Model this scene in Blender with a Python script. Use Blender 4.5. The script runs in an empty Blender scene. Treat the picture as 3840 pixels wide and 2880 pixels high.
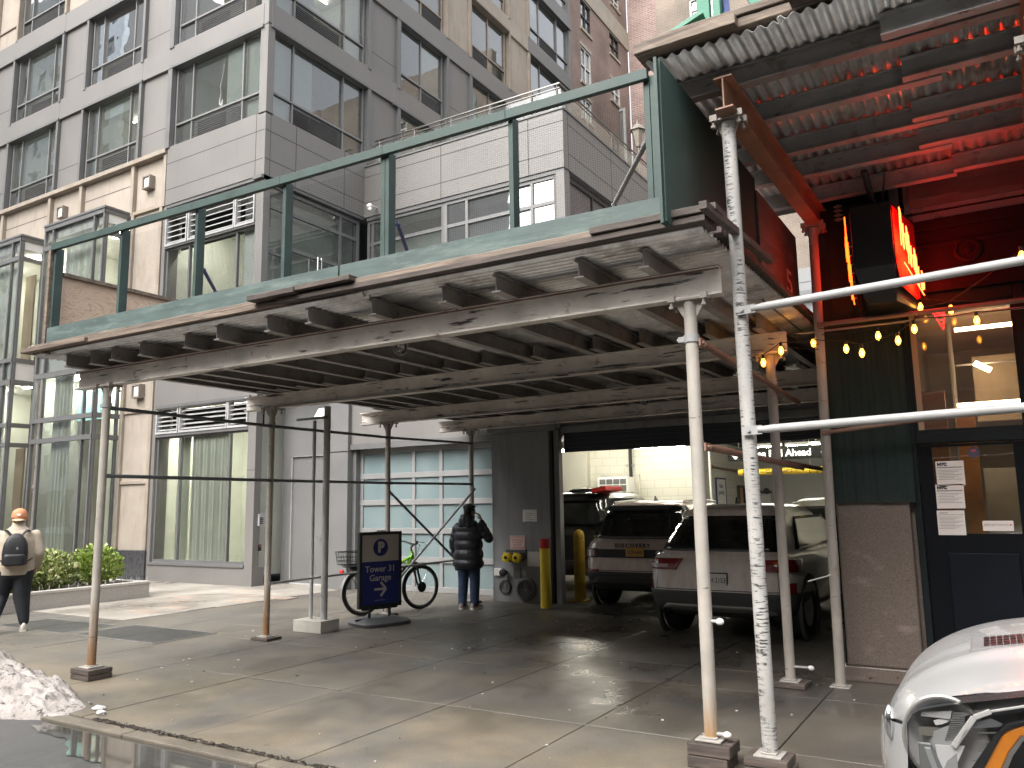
import bpy, bmesh, math, random
from mathutils import Vector, Matrix
sc = bpy.context.scene
COL = sc.collection
PI = math.pi
R = math.radians
rnd = random.Random(7)

# ------------------------------------------------------------------ camera
H = 1.7
YAW, PIT, ROL = R(31.2122), R(8.5140), R(-0.9267)
FPX = 3013.94            # focal length in pixels of the 3840 px wide photograph
def cam_axes():
    cy, sy, cp, sp = math.cos(YAW), math.sin(YAW), math.cos(PIT), math.sin(PIT)
    fw = Vector((-sy*cp, cy*cp, sp)); rt = Vector((cy, sy, 0)); up = rt.cross(fw)
    c, q = math.cos(ROL), math.sin(ROL)
    return c*rt+q*up, -q*rt+c*up, fw
AX = cam_axes()
cd = bpy.data.cameras.new('camera'); cam = bpy.data.objects.new('camera', cd); COL.objects.link(cam)
cd.sensor_width = 36; cd.lens = 36*FPX/3840; cd.clip_end = 500; cd.clip_start = 0.05
m = Matrix((AX[0], AX[1], -AX[2])).transposed().to_4x4(); m.translation = (0, 0, H)
cam.matrix_world = m
sc.camera = cam
def ray(x, y):
    k = 3840/2212
    return AX[0]*((x*k-1920)/FPX) - AX[1]*((y*k-1440)/FPX) + AX[2]
def atY(x, y, Y):
    d = ray(x, y); return Vector((0, 0, H)) + d*(Y/d.y)
def atX(x, y, X):
    d = ray(x, y); return Vector((0, 0, H)) + d*(X/d.x)
def atZ(x, y, Z=0.0):
    d = ray(x, y); return Vector((0, 0, H)) + d*((Z-H)/d.z)

# ------------------------------------------------------------------ materials
def nt(name):
    m = bpy.data.materials.new(name); m.use_nodes = True
    t = m.node_tree; b = t.nodes['Principled BSDF']
    return m, t, b
def nd(t, kind, **kw):
    n = t.nodes.new(kind)
    for k, v in kw.items():
        if k in n.inputs: n.inputs[k].default_value = v
        else: setattr(n, k, v)
    return n
def lk(t, a, b): t.links.new(a, b)
def rgb(c): return (c[0], c[1], c[2], 1)
def mixc(t, fac, a, b, mode='MIX'):
    n = t.nodes.new('ShaderNodeMix'); n.data_type = 'RGBA'; n.blend_type = mode
    for s, v in ((0, fac), (6, a), (7, b)):
        if hasattr(v, 'is_output'): t.links.new(v, n.inputs[s])
        else: n.inputs[s].default_value = v if s == 0 else rgb(v)
    return n.outputs[2]
def mth(t, op, a, b=None, clamp=False):
    n = t.nodes.new('ShaderNodeMath'); n.operation = op; n.use_clamp = clamp
    for i, v in enumerate((a, b)):
        if v is None: continue
        if hasattr(v, 'is_output'): t.links.new(v, n.inputs[i])
        else: n.inputs[i].default_value = v
    return n.outputs[0]
def ramp(t, src, lo, hi, a=0.0, b=1.0):
    n = t.nodes.new('ShaderNodeMapRange'); n.clamp = True
    t.links.new(src, n.inputs[0])
    for i, v in enumerate((lo, hi, a, b)): n.inputs[1+i].default_value = v
    return n.outputs[0]
def coords(t, scale=(1, 1, 1), rot=(0, 0, 0), loc=(0, 0, 0)):
    tc = t.nodes.new('ShaderNodeTexCoord'); mp = t.nodes.new('ShaderNodeMapping')
    t.links.new(tc.outputs['Object'], mp.inputs[0])
    mp.inputs['Scale'].default_value = scale; mp.inputs['Rotation'].default_value = rot; mp.inputs['Location'].default_value = loc
    return mp.outputs[0]
def noise(t, vec, scale, detail=5, rough=.55, dist=0):
    n = t.nodes.new('ShaderNodeTexNoise'); t.links.new(vec, n.inputs['Vector'])
    n.inputs['Scale'].default_value = scale; n.inputs['Detail'].default_value = detail
    n.inputs['Roughness'].default_value = rough; n.inputs['Distortion'].default_value = dist
    return n.outputs[0]
def bump(t, b, h, strength, dist=.01):
    n = t.nodes.new('ShaderNodeBump'); n.inputs['Strength'].default_value = strength; n.inputs['Distance'].default_value = dist
    t.links.new(h, n.inputs['Height']); t.links.new(n.outputs[0], b.inputs['Normal'])
MATS = {}
def pm(name, col, rough=.55, metal=0, var=.14, vs=2.5, bmp=.15, bs=45, grime=None, gs=(3, 3, .6), ga=(.5, .75), wear=None, ws=9, wa=(.58, .66), wsc=(1, 1, 1), coat=0, spec=.5, emit=None):
    """A painted / weathered surface: broad tone variation, stretched grime, patchy wear."""
    m, t, b = nt(name)
    v = coords(t)
    n1 = noise(t, v, vs, 6)
    c = mixc(t, 1.0, col, (1, 1, 1), 'MULTIPLY')
    f = ramp(t, n1, .3, .7, 1-var, 1+var)
    cc = t.nodes.new('ShaderNodeCombineColor')
    for i in range(3): t.links.new(f, cc.inputs[i])
    c = mixc(t, 1.0, c, cc.outputs[0], 'MULTIPLY')
    r_in = ramp(t, n1, .3, .7, max(.02, rough-.08), min(1, rough+.08))
    if grime:
        gv = coords(t, gs)
        g = ramp(t, noise(t, gv, 2.2, 8, .65), ga[0], ga[1])
        c = mixc(t, mth(t, 'MULTIPLY', g, .8), c, grime)
    if wear:
        wv = coords(t, wsc, loc=(3, 1, 7))
        w = ramp(t, noise(t, wv, ws, 9, .68), wa[0], wa[1])
        c = mixc(t, w, c, wear)
        r_in = mth(t, 'ADD', r_in, mth(t, 'MULTIPLY', w, .2), True)
    lk(t, c, b.inputs['Base Color']); lk(t, r_in, b.inputs['Roughness'])
    b.inputs['Metallic'].default_value = metal
    b.inputs['Specular IOR Level'].default_value = spec
    if coat: b.inputs['Coat Weight'].default_value = coat; b.inputs['Coat Roughness'].default_value = .04
    if bmp: bump(t, b, noise(t, v, bs, 5, .6), bmp, .006)
    MATS[name] = m
    return m
def emission(name, col, strength):
    m, t, b = nt(name)
    b.inputs['Base Color'].default_value = rgb(col); b.inputs['Emission Color'].default_value = rgb(col)
    b.inputs['Emission Strength'].default_value = strength
    return m
def glassy(name, tint, refl=1.0, rough=.015, wob=.15, ior=1.5, dirt=0.0):
    """Window glass: Fresnel mirror over a tinted clear pane; the sheet is slightly wavy."""
    m, t, b = nt(name); t.nodes.remove(b)
    out = t.nodes['Material Output']
    fr = nd(t, 'ShaderNodeFresnel', IOR=ior)
    gl = nd(t, 'ShaderNodeBsdfGlossy', Color=(1, 1, 1, 1), Roughness=rough)
    tr = nd(t, 'ShaderNodeBsdfTransparent', Color=rgb(tint))
    bp = nd(t, 'ShaderNodeBump', Strength=wob, Distance=.05)
    lk(t, noise(t, coords(t), .9, 2), bp.inputs['Height']); lk(t, bp.outputs[0], gl.inputs['Normal'])
    mx = t.nodes.new('ShaderNodeMixShader')
    lk(t, mth(t, 'MULTIPLY', fr.outputs[0], refl, True), mx.inputs[0]); lk(t, tr.outputs[0], mx.inputs[1]); lk(t, gl.outputs[0], mx.inputs[2])
    res = mx.outputs[0]
    if dirt:
        df = nd(t, 'ShaderNodeBsdfDiffuse', Color=(.55, .55, .52, 1))
        m2 = t.nodes.new('ShaderNodeMixShader')
        lk(t, ramp(t, noise(t, coords(t, (6, 6, .8)), 1.5, 7), .3, .9, dirt*.4, dirt), m2.inputs[0]); lk(t, res, m2.inputs[1]); lk(t, df.outputs[0], m2.inputs[2])
        res = m2.outputs[0]
    lk(t, res, out.inputs[0])
    return m
def brick(name, c1, c2, mortar, rough=.85, scale=1.0, bw=.215, bh=.068, ms=.012, var=.25):
    m, t, b = nt(name)
    tc = t.nodes.new('ShaderNodeTexCoord'); sp = t.nodes.new('ShaderNodeSeparateXYZ'); lk(t, tc.outputs['Object'], sp.inputs[0])
    cb = t.nodes.new('ShaderNodeCombineXYZ'); lk(t, mth(t, 'ADD', sp.outputs[0], sp.outputs[1]), cb.inputs[0]); lk(t, sp.outputs[2], cb.inputs[1])
    bt = nd(t, 'ShaderNodeTexBrick', Scale=1.0)
    lk(t, cb.outputs[0], bt.inputs['Vector'])
    for k, v in (('Color1', rgb(c1)), ('Color2', rgb(c2)), ('Mortar', rgb(mortar)), ('Mortar Size', ms), ('Brick Width', bw*scale), ('Row Height', bh*scale), ('Bias', 0.0), ('Mortar Smooth', .1)): bt.inputs[k].default_value = v
    n = noise(t, tc.outputs['Object'], .7, 6)
    f = ramp(t, n, .3, .7, 1-var, 1+var)
    cc = t.nodes.new('ShaderNodeCombineColor')
    for i in range(3): lk(t, f, cc.inputs[i])
    lk(t, mixc(t, 1.0, bt.outputs['Color'], cc.outputs[0], 'MULTIPLY'), b.inputs['Base Color'])
    b.inputs['Roughness'].default_value = rough
    bump(t, b, bt.outputs['Fac'], -.4, .01)
    return m
def wood(name, light, dark, scale=(1, 14, 14), rough=.7, rings=3.0, knots=True):
    m, t, b = nt(name)
    v = coords(t, scale)
    w = nd(t, 'ShaderNodeTexNoise', Scale=1.3, Detail=9, Roughness=.65, Distortion=1.2); lk(t, v, w.inputs['Vector'])
    c = mixc(t, ramp(t, w.outputs[0], .35, .68), dark, light)
    v2 = coords(t, (scale[0]*3, scale[1]*2.2, scale[2]*2.2))
    c = mixc(t, mth(t, 'MULTIPLY', ramp(t, noise(t, v2, 3, 6, .7), .55, .75), .55), c, [x*.4 for x in dark])
    lk(t, c, b.inputs['Base Color']); b.inputs['Roughness'].default_value = rough
    bump(t, b, w.outputs[0], .35, .006)
    return m

# ------------------------------------------------------------------ mesh collector
class MB:
    def __init__(s): s.v = []; s.f = []
    def add(s, vs, fs):
        k = len(s.v); s.v += [Vector(p) for p in vs]; s.f += [tuple(i+k for i in f) for f in fs]; return s
    def box(s, x0, x1, y0, y1, z0, z1):
        return s.add([(x0,y0,z0),(x1,y0,z0),(x1,y1,z0),(x0,y1,z0),(x0,y0,z1),(x1,y0,z1),(x1,y1,z1),(x0,y1,z1)],
                     [(0,3,2,1),(4,5,6,7),(0,1,5,4),(1,2,6,5),(2,3,7,6),(3,0,4,7)])
    def obox(s, c, ax, ay, az):
        c, ax, ay, az = Vector(c), Vector(ax), Vector(ay), Vector(az)
        return s.add([c-ax-ay-az, c+ax-ay-az, c+ax+ay-az, c-ax+ay-az, c-ax-ay+az, c+ax-ay+az, c+ax+ay+az, c-ax+ay+az],
                     [(0,3,2,1),(4,5,6,7),(0,1,5,4),(1,2,6,5),(2,3,7,6),(3,0,4,7)])
    def bar(s, p, q, w, h, up=(0, 0, 1)):
        """box beam from p to q, w wide, h high"""
        p, q = Vector(p), Vector(q); d = q-p; u = Vector(up)
        sx = d.cross(u)
        if sx.length < 1e-6: sx = d.cross(Vector((1, 0, 0)))
        sx.normalize(); uz = sx.cross(d).normalized()
        return s.obox((p+q)/2, d/2, sx*w/2, uz*h/2)
    def ibeam(s, p, q, w, h, tf=.012, tw=.009, up=(0, 0, 1)):
        p, q = Vector(p), Vector(q); d = q-p; u = Vector(up)
        sx = d.cross(u).normalized(); uz = sx.cross(d).normalized(); c = (p+q)/2
        s.obox(c+uz*(h/2-tf/2), d/2, sx*w/2, uz*tf/2)
        s.obox(c-uz*(h/2-tf/2), d/2, sx*w/2, uz*tf/2)
        s.obox(c, d/2, sx*tw/2, uz*(h/2-tf))
        return s
    def tube(s, pts, r, n=10, cap=True):
        pts = [Vector(p) for p in pts]
        rs = r if isinstance(r, (list, tuple)) else [r]*len(pts)
        k = len(s.v); prev = None
        for i, p in enumerate(pts):
            d = (pts[min(i+1, len(pts)-1)]-pts[max(i-1, 0)])
            d = d.normalized() if d.length > 1e-9 else Vector((0, 0, 1))
            if prev is None:
                a = Vector((0, 0, 1)) if abs(d.z) < .9 else Vector((1, 0, 0))
                u = d.cross(a).normalized()
            else:
                u = prev - d*prev.dot(d)
                u = u.normalized() if u.length > 1e-6 else d.orthogonal().normalized()
            prev = u; w = d.cross(u)
            for j in range(n):
                a = 2*PI*j/n; s.v.append(p+(u*math.cos(a)+w*math.sin(a))*rs[i])
        for i in range(len(pts)-1):
            for j in range(n):
                a, b = k+i*n+j, k+i*n+(j+1) % n
                s.f.append((a, b, b+n, a+n))
        if cap:
            s.f.append(tuple(k+j for j in reversed(range(n)))); e = k+(len(pts)-1)*n
            s.f.append(tuple(e+j for j in range(n)))
        return s
    def rings(s, rows, cap0=True, cap1=True, closed=True):
        k = len(s.v); n = len(rows[0])
        for r in rows: s.v += [Vector(p) for p in r]
        for i in range(len(rows)-1):
            for j in range(n if closed else n-1):
                a, b = k+i*n+j, k+i*n+(j+1) % n
                s.f.append((a, b, b+n, a+n))
        if cap0: s.f.append(tuple(k+j for j in reversed(range(n))))
        if cap1: s.f.append(tuple(k+(len(rows)-1)*n+j for j in range(n)))
        return s
    def lathe(s, prof, c=(0, 0, 0), axis='z', n=20, cap=True):
        """prof: (radius, height) pairs"""
        rows = []
        for r, h in prof:
            row = []
            for j in range(n):
                a = 2*PI*j/n; x, y = r*math.cos(a), r*math.sin(a)
                p = {'z': (x, y, h), 'y': (x, h, -y), 'x': (h, x, y)}[axis]
                row.append((p[0]+c[0], p[1]+c[1], p[2]+c[2]))
            rows.append(row)
        return s.rings(rows, cap, cap)
    def sphere(s, c, r, n=12, mth_=8, sq=(1, 1, 1)):
        prof = []
        rows = []
        for i in range(mth_+1):
            a = -PI/2+PI*i/mth_; rr, h = math.cos(a), math.sin(a)
            rr = max(rr, .02)
            rows.append([(c[0]+r*sq[0]*rr*math.cos(2*PI*j/n), c[1]+r*sq[1]*rr*math.sin(2*PI*j/n), c[2]+r*sq[2]*h) for j in range(n)])
        return s.rings(rows)
    def poly(s, pts, thick):
        """flat polygon pts (list of 3d), extruded by vector thick"""
        n = len(pts); t = Vector(thick); a = [Vector(p) for p in pts]
        k = len(s.v); s.v += a + [p+t for p in a]
        s.f.append(tuple(k+i for i in range(n))); s.f.append(tuple(k+n+i for i in reversed(range(n))))
        for i in range(n):
            j = (i+1) % n; s.f.append((k+j, k+i, k+n+i, k+n+j))
        return s
    def build(s, name, mat, parent=None, smooth=False, bevel=0, local=False, loc=None, fix=True, seg=2, angle=40):
        me = bpy.data.meshes.new(name)
        o = bpy.data.objects.new(name, me); COL.objects.link(o)
        off = Vector((0, 0, 0))
        if parent is not None:
            o.parent = parent
            if not local:
                p = parent
                while p is not None: off += p.location; p = p.parent
        elif loc is not None:
            o.location = loc; off = Vector(loc)
        me.from_pydata([tuple(p-off) for p in s.v], [], s.f)
        if fix:
            bm = bmesh.new(); bm.from_mesh(me); bmesh.ops.recalc_face_normals(bm, faces=bm.faces); bm.to_mesh(me); bm.free()
        if mat: me.materials.append(mat)
        if smooth:
            for p in me.polygons: p.use_smooth = True
            if smooth == 'auto':
                sm = me
                try:
                    me.set_sharp_from_angle(angle=R(angle))
                except Exception: pass
        if bevel:
            md = o.modifiers.new('bevel', 'BEVEL'); md.width = bevel; md.segments = seg; md.limit_method = 'ANGLE'
        me.update()
        return o
def thing(name, label, cat, loc=(0, 0, 0), rz=0, group=None):
    o = bpy.data.objects.new(name, None); COL.objects.link(o); o.empty_display_size = .1
    o.location = loc; o.rotation_euler = (0, 0, rz); o['label'] = label; o['category'] = cat
    if group: o['group'] = group
    return o
def tag(o, label, cat, group=None):
    o['label'] = label; o['category'] = cat
    if group: o['group'] = group
    return o
def kind(o, k): o['kind'] = k; return o
def copy_tree(o, parent=None):
    c = o.copy(); COL.objects.link(c); c.parent = parent
    for ch in list(o.children): copy_tree(ch, c)
    return c
def text(name, body, size, org, xd, yd, mat, parent=None, align='CENTER', ext=.0015, local=False, spacing=1.0, bold=0, sx=1.0):
    cu = bpy.data.curves.new(name, 'FONT'); cu.body = body; cu.size = size; cu.align_x = align; cu.align_y = 'CENTER'
    cu.extrude = ext; cu.space_character = spacing; cu.offset = bold; cu.resolution_u = 3
    o = bpy.data.objects.new(name, cu); COL.objects.link(o); cu.materials.append(mat)
    xd, yd = Vector(xd).normalized(), Vector(yd).normalized(); zd = xd.cross(yd)
    mt = Matrix((xd*sx, yd, zd)).transposed().to_4x4()
    off = Vector((0, 0, 0))
    if parent is not None:
        o.parent = parent
        if not local:
            p = parent
            while p is not None: off += p.location; p = p.parent
    mt.translation = Vector(org)-off
    o.matrix_local = mt
    return o
# ------------------------------------------------------------------ shared materials
stone = pm('beige_stone', (.37, .322, .272), .8, var=.12, vs=1.2, grime=(.27, .21, .155), gs=(2.2, 2.2, .5), ga=(.52, .8), bmp=.12)
stone_trim = pm('beige_stone_trim', (.315, .272, .225), .8, var=.15, vs=2, grime=(.28, .21, .14), gs=(3, 3, .5), ga=(.5, .75))
clad = pm('grey_cladding', (.182, .174, .166), .5, var=.07, vs=.8, grime=(.15, .142, .134), gs=(4, 4, .25), ga=(.55, .8), bmp=.04)
clad_dark = pm('dark_grey_cladding', (.16, .165, .17), .5, var=.08, vs=1.0, bmp=.05)
trimg = pm('grey_window_metal', (.14, .14, .14), .42, var=.08, bmp=.04)
framem = pm('window_frame_metal', (.19, .19, .19), .4, var=.06, bmp=.03)
garage_grey = pm('garage_front_paint', (.24, .245, .25), .55, var=.1, vs=.9, grime=(.12, .12, .12), gs=(3, 3, .3), ga=(.5, .8), bmp=.1)
louvre_m = pm('louvre_metal', (.20, .20, .20), .5)
louvre_l = pm('pale_louvre_metal', (.42, .42, .42), .45)
black_m = pm('black_paint', (.012, .012, .014), .45, var=.2)
black_void = pm('dark_interior', (.01, .01, .011), .9)
rubber = pm('black_rubber', (.014, .014, .014), .75, var=.2)
chrome = pm('chrome', (.75, .75, .75), .12, 1, var=.03, bmp=0)
white_p = pm('white_plastic', (.78, .77, .74), .4, var=.04, bmp=0)
paper = pm('white_paper', (.78, .76, .73), .8, var=.04, bmp=.02)
ink = pm('black_ink', (.015, .015, .018), .6, var=0, bmp=0)
glass_up = glassy('window_glass', (.72, .78, .76), 2.8, .012, .07, dirt=.10)
glass_sky = glassy('coated_glass', (.62, .68, .68), 9.0, .012, .07, dirt=.06)
glass_gr = glassy('shopfront_glass', (.92, .95, .925), 1.8, .012, .15, dirt=.03)
glass_clear = glassy('clear_glass', (.92, .94, .92), 1.0, .01, .05)

# ------------------------------------------------------------------ ground
def concrete(name, c_dry, c_wet, tan=None, zone=False):
    m, t, b = nt(name)
    v = coords(t)
    big = noise(t, v, .35, 5, .55, .4)
    mid = noise(t, v, 1.5, 7, .6, .3)
    st = noise(t, coords(t, (.9, .25, 1)), 1.0, 6, .6, .6)
    fine = noise(t, v, 70, 3, .7)
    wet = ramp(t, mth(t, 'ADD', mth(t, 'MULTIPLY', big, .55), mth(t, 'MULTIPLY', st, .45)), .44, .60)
    if zone:      # rain blows and drips in: the drive stays wet from the middle of the pavement to the garage, the strip by the kerb is dry, with its daylight painted in as tan
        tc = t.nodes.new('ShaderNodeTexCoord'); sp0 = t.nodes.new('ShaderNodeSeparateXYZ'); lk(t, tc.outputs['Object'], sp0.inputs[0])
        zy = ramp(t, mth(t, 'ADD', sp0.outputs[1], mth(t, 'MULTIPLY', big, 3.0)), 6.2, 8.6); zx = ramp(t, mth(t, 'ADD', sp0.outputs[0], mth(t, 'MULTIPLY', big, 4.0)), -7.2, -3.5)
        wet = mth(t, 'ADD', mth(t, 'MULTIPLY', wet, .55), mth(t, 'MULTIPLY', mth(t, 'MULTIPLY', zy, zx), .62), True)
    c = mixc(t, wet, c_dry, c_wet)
    if tan: c = mixc(t, mth(t, 'MULTIPLY', ramp(t, noise(t, coords(t, loc=(5, 9, 0)), .8, 6), .40, .60), .7 if not zone else ramp(t, sp0.outputs[1], 5.0, 6.3, .95, .25)), c, tan)  # near the kerb this tan also puts the daylight into the colour
    sp = t.nodes.new('ShaderNodeCombineColor')
    f = mth(t, 'MULTIPLY', ramp(t, mid, .25, .75, .72, 1.24), ramp(t, fine, .3, .7, .8, 1.2))
    for i in range(3): lk(t, f, sp.inputs[i])
    c = mixc(t, 1, c, sp.outputs[0], 'MULTIPLY')
    spot = ramp(t, noise(t, coords(t, loc=(2, 2, 2)), 14, 3, .5), .70, .73)
    c = mixc(t, mth(t, 'MULTIPLY', spot, .5), c, (.03, .03, .03))
    pale = ramp(t, noise(t, coords(t, loc=(8, 1, 2)), 23, 3, .5), .72, .75)
    c = mixc(t, mth(t, 'MULTIPLY', pale, .45), c, (.45, .42, .38))
    lk(t, c, b.inputs['Base Color'])
    rr = mth(t, 'ADD', ramp(t, wet, 0, 1, .75, .30), mth(t, 'MULTIPLY', ramp(t, mid, .3, .7, -.5, .5), .28), True)
    lk(t, rr, b.inputs['Roughness'])
    bump(t, b, mth(t, 'ADD', fine, mth(t, 'MULTIPLY', mid, 1.5)), .35, .004)
    return m
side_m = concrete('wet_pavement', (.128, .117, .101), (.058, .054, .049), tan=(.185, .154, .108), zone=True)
plaza_m = concrete('plaza_stone', (.34, .312, .275), (.235, .21, .182))
apron_m = concrete('garage_floor_concrete', (.20, .19, .175), (.12, .115, .11))
kerb_m = concrete('kerb_granite', (.185, .158, .12), (.12, .104, .084))
asph_m = concrete('asphalt', (.085, .083, .08), (.05, .05, .05))
joint_m = pm('joint_dirt', (.055, .048, .042), .9)
joint_p = pm('joint_sealant', (.20, .185, .165), .8)

kind(MB().box(-120, 120, -60, 4.0, -.6, -.036).build('street', asph_m), 'structure')
g = MB()
# the pavement is laid in slabs with 8 mm gaps over a bed
xs = [-60, -40, -30, -24, -18, -14.6, -13.3, -12.0, -10.7, -9.43, -8.1, -6.78, -5.5, -4.28, -2.95, -1.5, -.1, 1.3, 2.7, 4.1, 8, 16, 30, 60]
ys = [4.15, 5.88, 7.55, 8.42]
for i in range(len(xs)-1):
    for j in range(len(ys)-1):
        g.box(xs[i]+.006, xs[i+1]-.006, ys[j]+.005, ys[j+1]-.005, -.12, rnd.uniform(-.002, .002))
for i in range(len(xs)-1):
    if xs[i] >= -12.1 and xs[i+1] <= -1.4:
        for (a, b_) in ((8.42, 10.1), (10.1, 11.7), (11.7, 13.4)):
            g.box(xs[i]+.005, xs[i+1]-.005, a+.005, b_-.005, -.12, rnd.uniform(-.002, .002))
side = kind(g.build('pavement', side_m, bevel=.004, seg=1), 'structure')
kind(MB().box(-120, 120, 4.03, 60, -.5, -.013).build('pavement_bed', joint_m), 'structure')
k = MB()
for i in range(-40, 40):
    k.box(i*1.5+.004, i*1.5+1.496, 4.0, 4.145, -.3, -.006)
kind(k.build('kerb', kerb_m, bevel=.012), 'structure')
# pale sealant lines along two of the joints, a long dark crack
p = MB()
p.box(-8.15, -5.5, 5.872, 5.888, .002, .0045); p.box(-7.2, -5.9, 7.54, 7.556, .002, .0045); p.box(-4.4, -1.6, 5.87, 5.885, .002, .004)
kind(p.build('joint_filler', joint_p), 'structure')
# light plaza paving before the tower
q = MB(); yy = 7.9
r2 = random.Random(3)
while yy < 12.9:
    xx = -22 + r2.uniform(0, .6)
    while xx < -11.95:
        w = r2.choice((.6, .9, 1.2)); x1 = min(xx+w, -11.95)
        if x1-xx > .1: q.box(xx+.003, x1-.003, yy+.003, yy+.597, -.1, .008)
        xx += w
    yy += .6
plz = q.build('plaza_paving', plaza_m, bevel=.003, seg=1); kind(plz, 'structure')
q = MB()
for (x, y) in ((-12.9, 9.15), (-13.6, 9.75), (-12.6, 10.35), (-14.2, 10.3), (-13.2, 10.95), (-12.3, 11.0), (-13.9, 11.5), (-12.9, 8.55)):
    q.box(x, x+.62, y, y+.3, .0, .0115)
kind(q.build('plaza_tinted_paving', concrete('plaza_brown_stone', (.38, .30, .24), (.30, .24, .2))), 'structure')
kind(MB().box(-120, -12.0, 8.42, 7.9+.0, -.1, -.09).box(-14.3, -1.5, 13.4, 30, -.12, .0).build('garage_floor', apron_m), 'structure')
# cellar hatches in the pavement
hm = pm('hatch_plate', (.05, .05, .05), .45, .3, var=.2, vs=3, bmp=.5, bs=120)
for i, (x0, x1, y0, y1) in enumerate(((-13.3, -11.58, 6.72, 7.5), (-11.3, -9.56, 6.76, 7.66))):
    t_ = thing('cellar_hatch', ('dark steel cellar hatch in the pavement beside the planter', 'dark steel cellar hatch in the pavement between the rusty shed posts')[i], 'hatch', ((x0+x1)/2, (y0+y1)/2, 0), group='cellar hatches in the pavement')
    MB().box(x0, (x0+x1)/2-.006, y0, y1, -.02, .007).build('door_leaf', hm, t_)
    MB().box((x0+x1)/2+.006, x1, y0, y1, -.02, .007).build('door_leaf', hm, t_)
    f = MB(); e = .05
    f.box(x0-e, x1+e, y0-e, y0, -.02, .006).box(x0-e, x1+e, y1, y1+e, -.02, .006).box(x0-e, x0, y0, y1, -.02, .006).box(x1, x1+e, y0, y1, -.02, .006)
    f.build('frame', pm('hatch_frame', (.22, .21, .2), .5, .5), t_)

# puddle in the gutter: a still sheet of water with an uneven outline
wm, wt, wb = nt('puddle_water')
wb.inputs['Base Color'].default_value = (.055, .052, .046, 1); wb.inputs['Roughness'].default_value = .04
wb.inputs['Specular IOR Level'].default_value = .75; wb.inputs['IOR'].default_value = 1.9
bump(wt, wb, noise(wt, coords(wt), 3, 2), .02, .01)
r3 = random.Random(5)
top, bot = [], []
N = 60
for i in range(N+1):
    f = i/N; x = -7.0+f*4.6
    top.append((x, 3.995 + .004*math.sin(x*19), -.030))
    depth = .10+.62*math.sin(min(1, f*1.25)*PI*.80+.15)**.8 * (1-.35*f) if f < .98 else .05
    depth = .06 + .40*math.sin(PI*min(1, f*.9+.08))*(1+.22*math.sin(x*3.1)+.13*math.sin(x*8.3+1)+.07*math.sin(x*23))
    bot.append((x, 3.995-depth, -.030))
w_ = MB(); kz = len(top)
w_.v += [Vector(a) for a in top+bot]
for i in range(N): w_.f.append((i, i+1, kz+i+1, kz+i))
kind(w_.build('puddle_water', wm), 'structure')

# dirty snow heap on the kerb
def hash3(x, y): 
    v = math.sin(x*127.1+y*311.7)*43758.5453; return v-math.floor(v)
def vn(x, y):
    xi, yi = math.floor(x), math.floor(y); fx, fy = x-xi, y-yi
    fx, fy = fx*fx*(3-2*fx), fy*fy*(3-2*fy)
    a, b_, c, d = hash3(xi, yi), hash3(xi+1, yi), hash3(xi, yi+1), hash3(xi+1, yi+1)
    return a+(b_-a)*fx+(c-a)*fy+(a-b_-c+d)*fx*fy
def fbm(x, y, o=5):
    s, a, t_ = 0, .5, 0
    for i in range(o): s += a*vn(x, y); t_ += a; x *= 2.03; y *= 2.03; a *= .58
    return s/t_
snow, st, sb = nt('dirty_snow')
sv = coords(st)
c = mixc(st, ramp(st, noise(st, sv, 5, 8, .7), .45, .72), (.44, .405, .38), (.24, .20, .17))
c = mixc(st, ramp(st, noise(st, coords(st, loc=(4, 4, 4)), 16, 7, .75), .54, .62), c, (.07, .06, .05))
lk(st, c, sb.inputs['Base Color']); sb.inputs['Roughness'].default_value = .6
sb.inputs['Subsurface Weight'].default_value = .0
bump(st, sb, noise(st, sv, 45, 6, .7), .8, .02)
s_ = MB(); nx, ny = 170, 80
x0, x1, y0, y1 = -11.2, -6.45, 3.55, 5.0
for j in range(ny+1):
    for i in range(nx+1):
        x = x0+(x1-x0)*i/nx; y = y0+(y1-y0)*j/ny
        e = min(1, max(0, (-6.95-x)/1.9)) ; yc = 4.2; hw = .62*(.25+.75*min(1, e*1.6))
        q2 = max(0, 1-((y-yc+.12*(fbm(x*2, 3)-.5))/hw)**2)
        h = q2**.8*(e**.75)*.30*(.5+1.0*fbm(x*2.2, y*2.2)) + (.13*(fbm(x*8, y*8, 4)-.40) + .085*(fbm(x*21, y*21, 3)-.45))*min(1, q2*e*7)
        s_.v.append(Vector((x, y, (-.055 if y < 4 else -.02)+max(0, h)+(-.03 if h < .012 else 0))))
for j in range(ny):
    for i in range(nx):
        a = j*(nx+1)+i; s_.f.append((a, a+1, a+nx+2, a+nx+1))
sn = kind(s_.build('snow_heap', snow, smooth=True, loc=(-8.5, 4.3, 0)), 'stuff'); sn['label'] = 'dirty melting snow heaped along the kerb'; sn['category'] = 'snow'
# crumbs of ice, leaves, flattened litter
lm = [pm('litter_pale', (.55, .52, .47), .8), pm('litter_dark', (.06, .05, .04), .9), pm('litter_brown', (.2, .13, .08), .8)]
gl_ = MB(); gd = MB()
for i in range(110):
    x = rnd.uniform(-10.5, -1.2); y = rnd.uniform(4.25, 11.5); r_ = rnd.uniform(.003, .010)
    (gl_ if rnd.random() < .6 else gd).obox((x, y, .006), (r_*1.4, r_*rnd.uniform(-.6, .6), 0), (0, r_, 0), (0, 0, .003))
for i in range(420):
    x = -6.6+3.4*rnd.random()**1.2; y = 4.152+rnd.gauss(0, .014); r_ = rnd.uniform(.002, .009)
    gd.obox((x, y, .004), (r_*2, r_*rnd.uniform(-.4, .4), 0), (0, r_*.8, 0), (0, 0, .003))
o = kind(gl_.build('litter', lm[0]), 'stuff'); o = kind(gd.build('dirt_crumbs', lm[1]), 'stuff')
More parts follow.
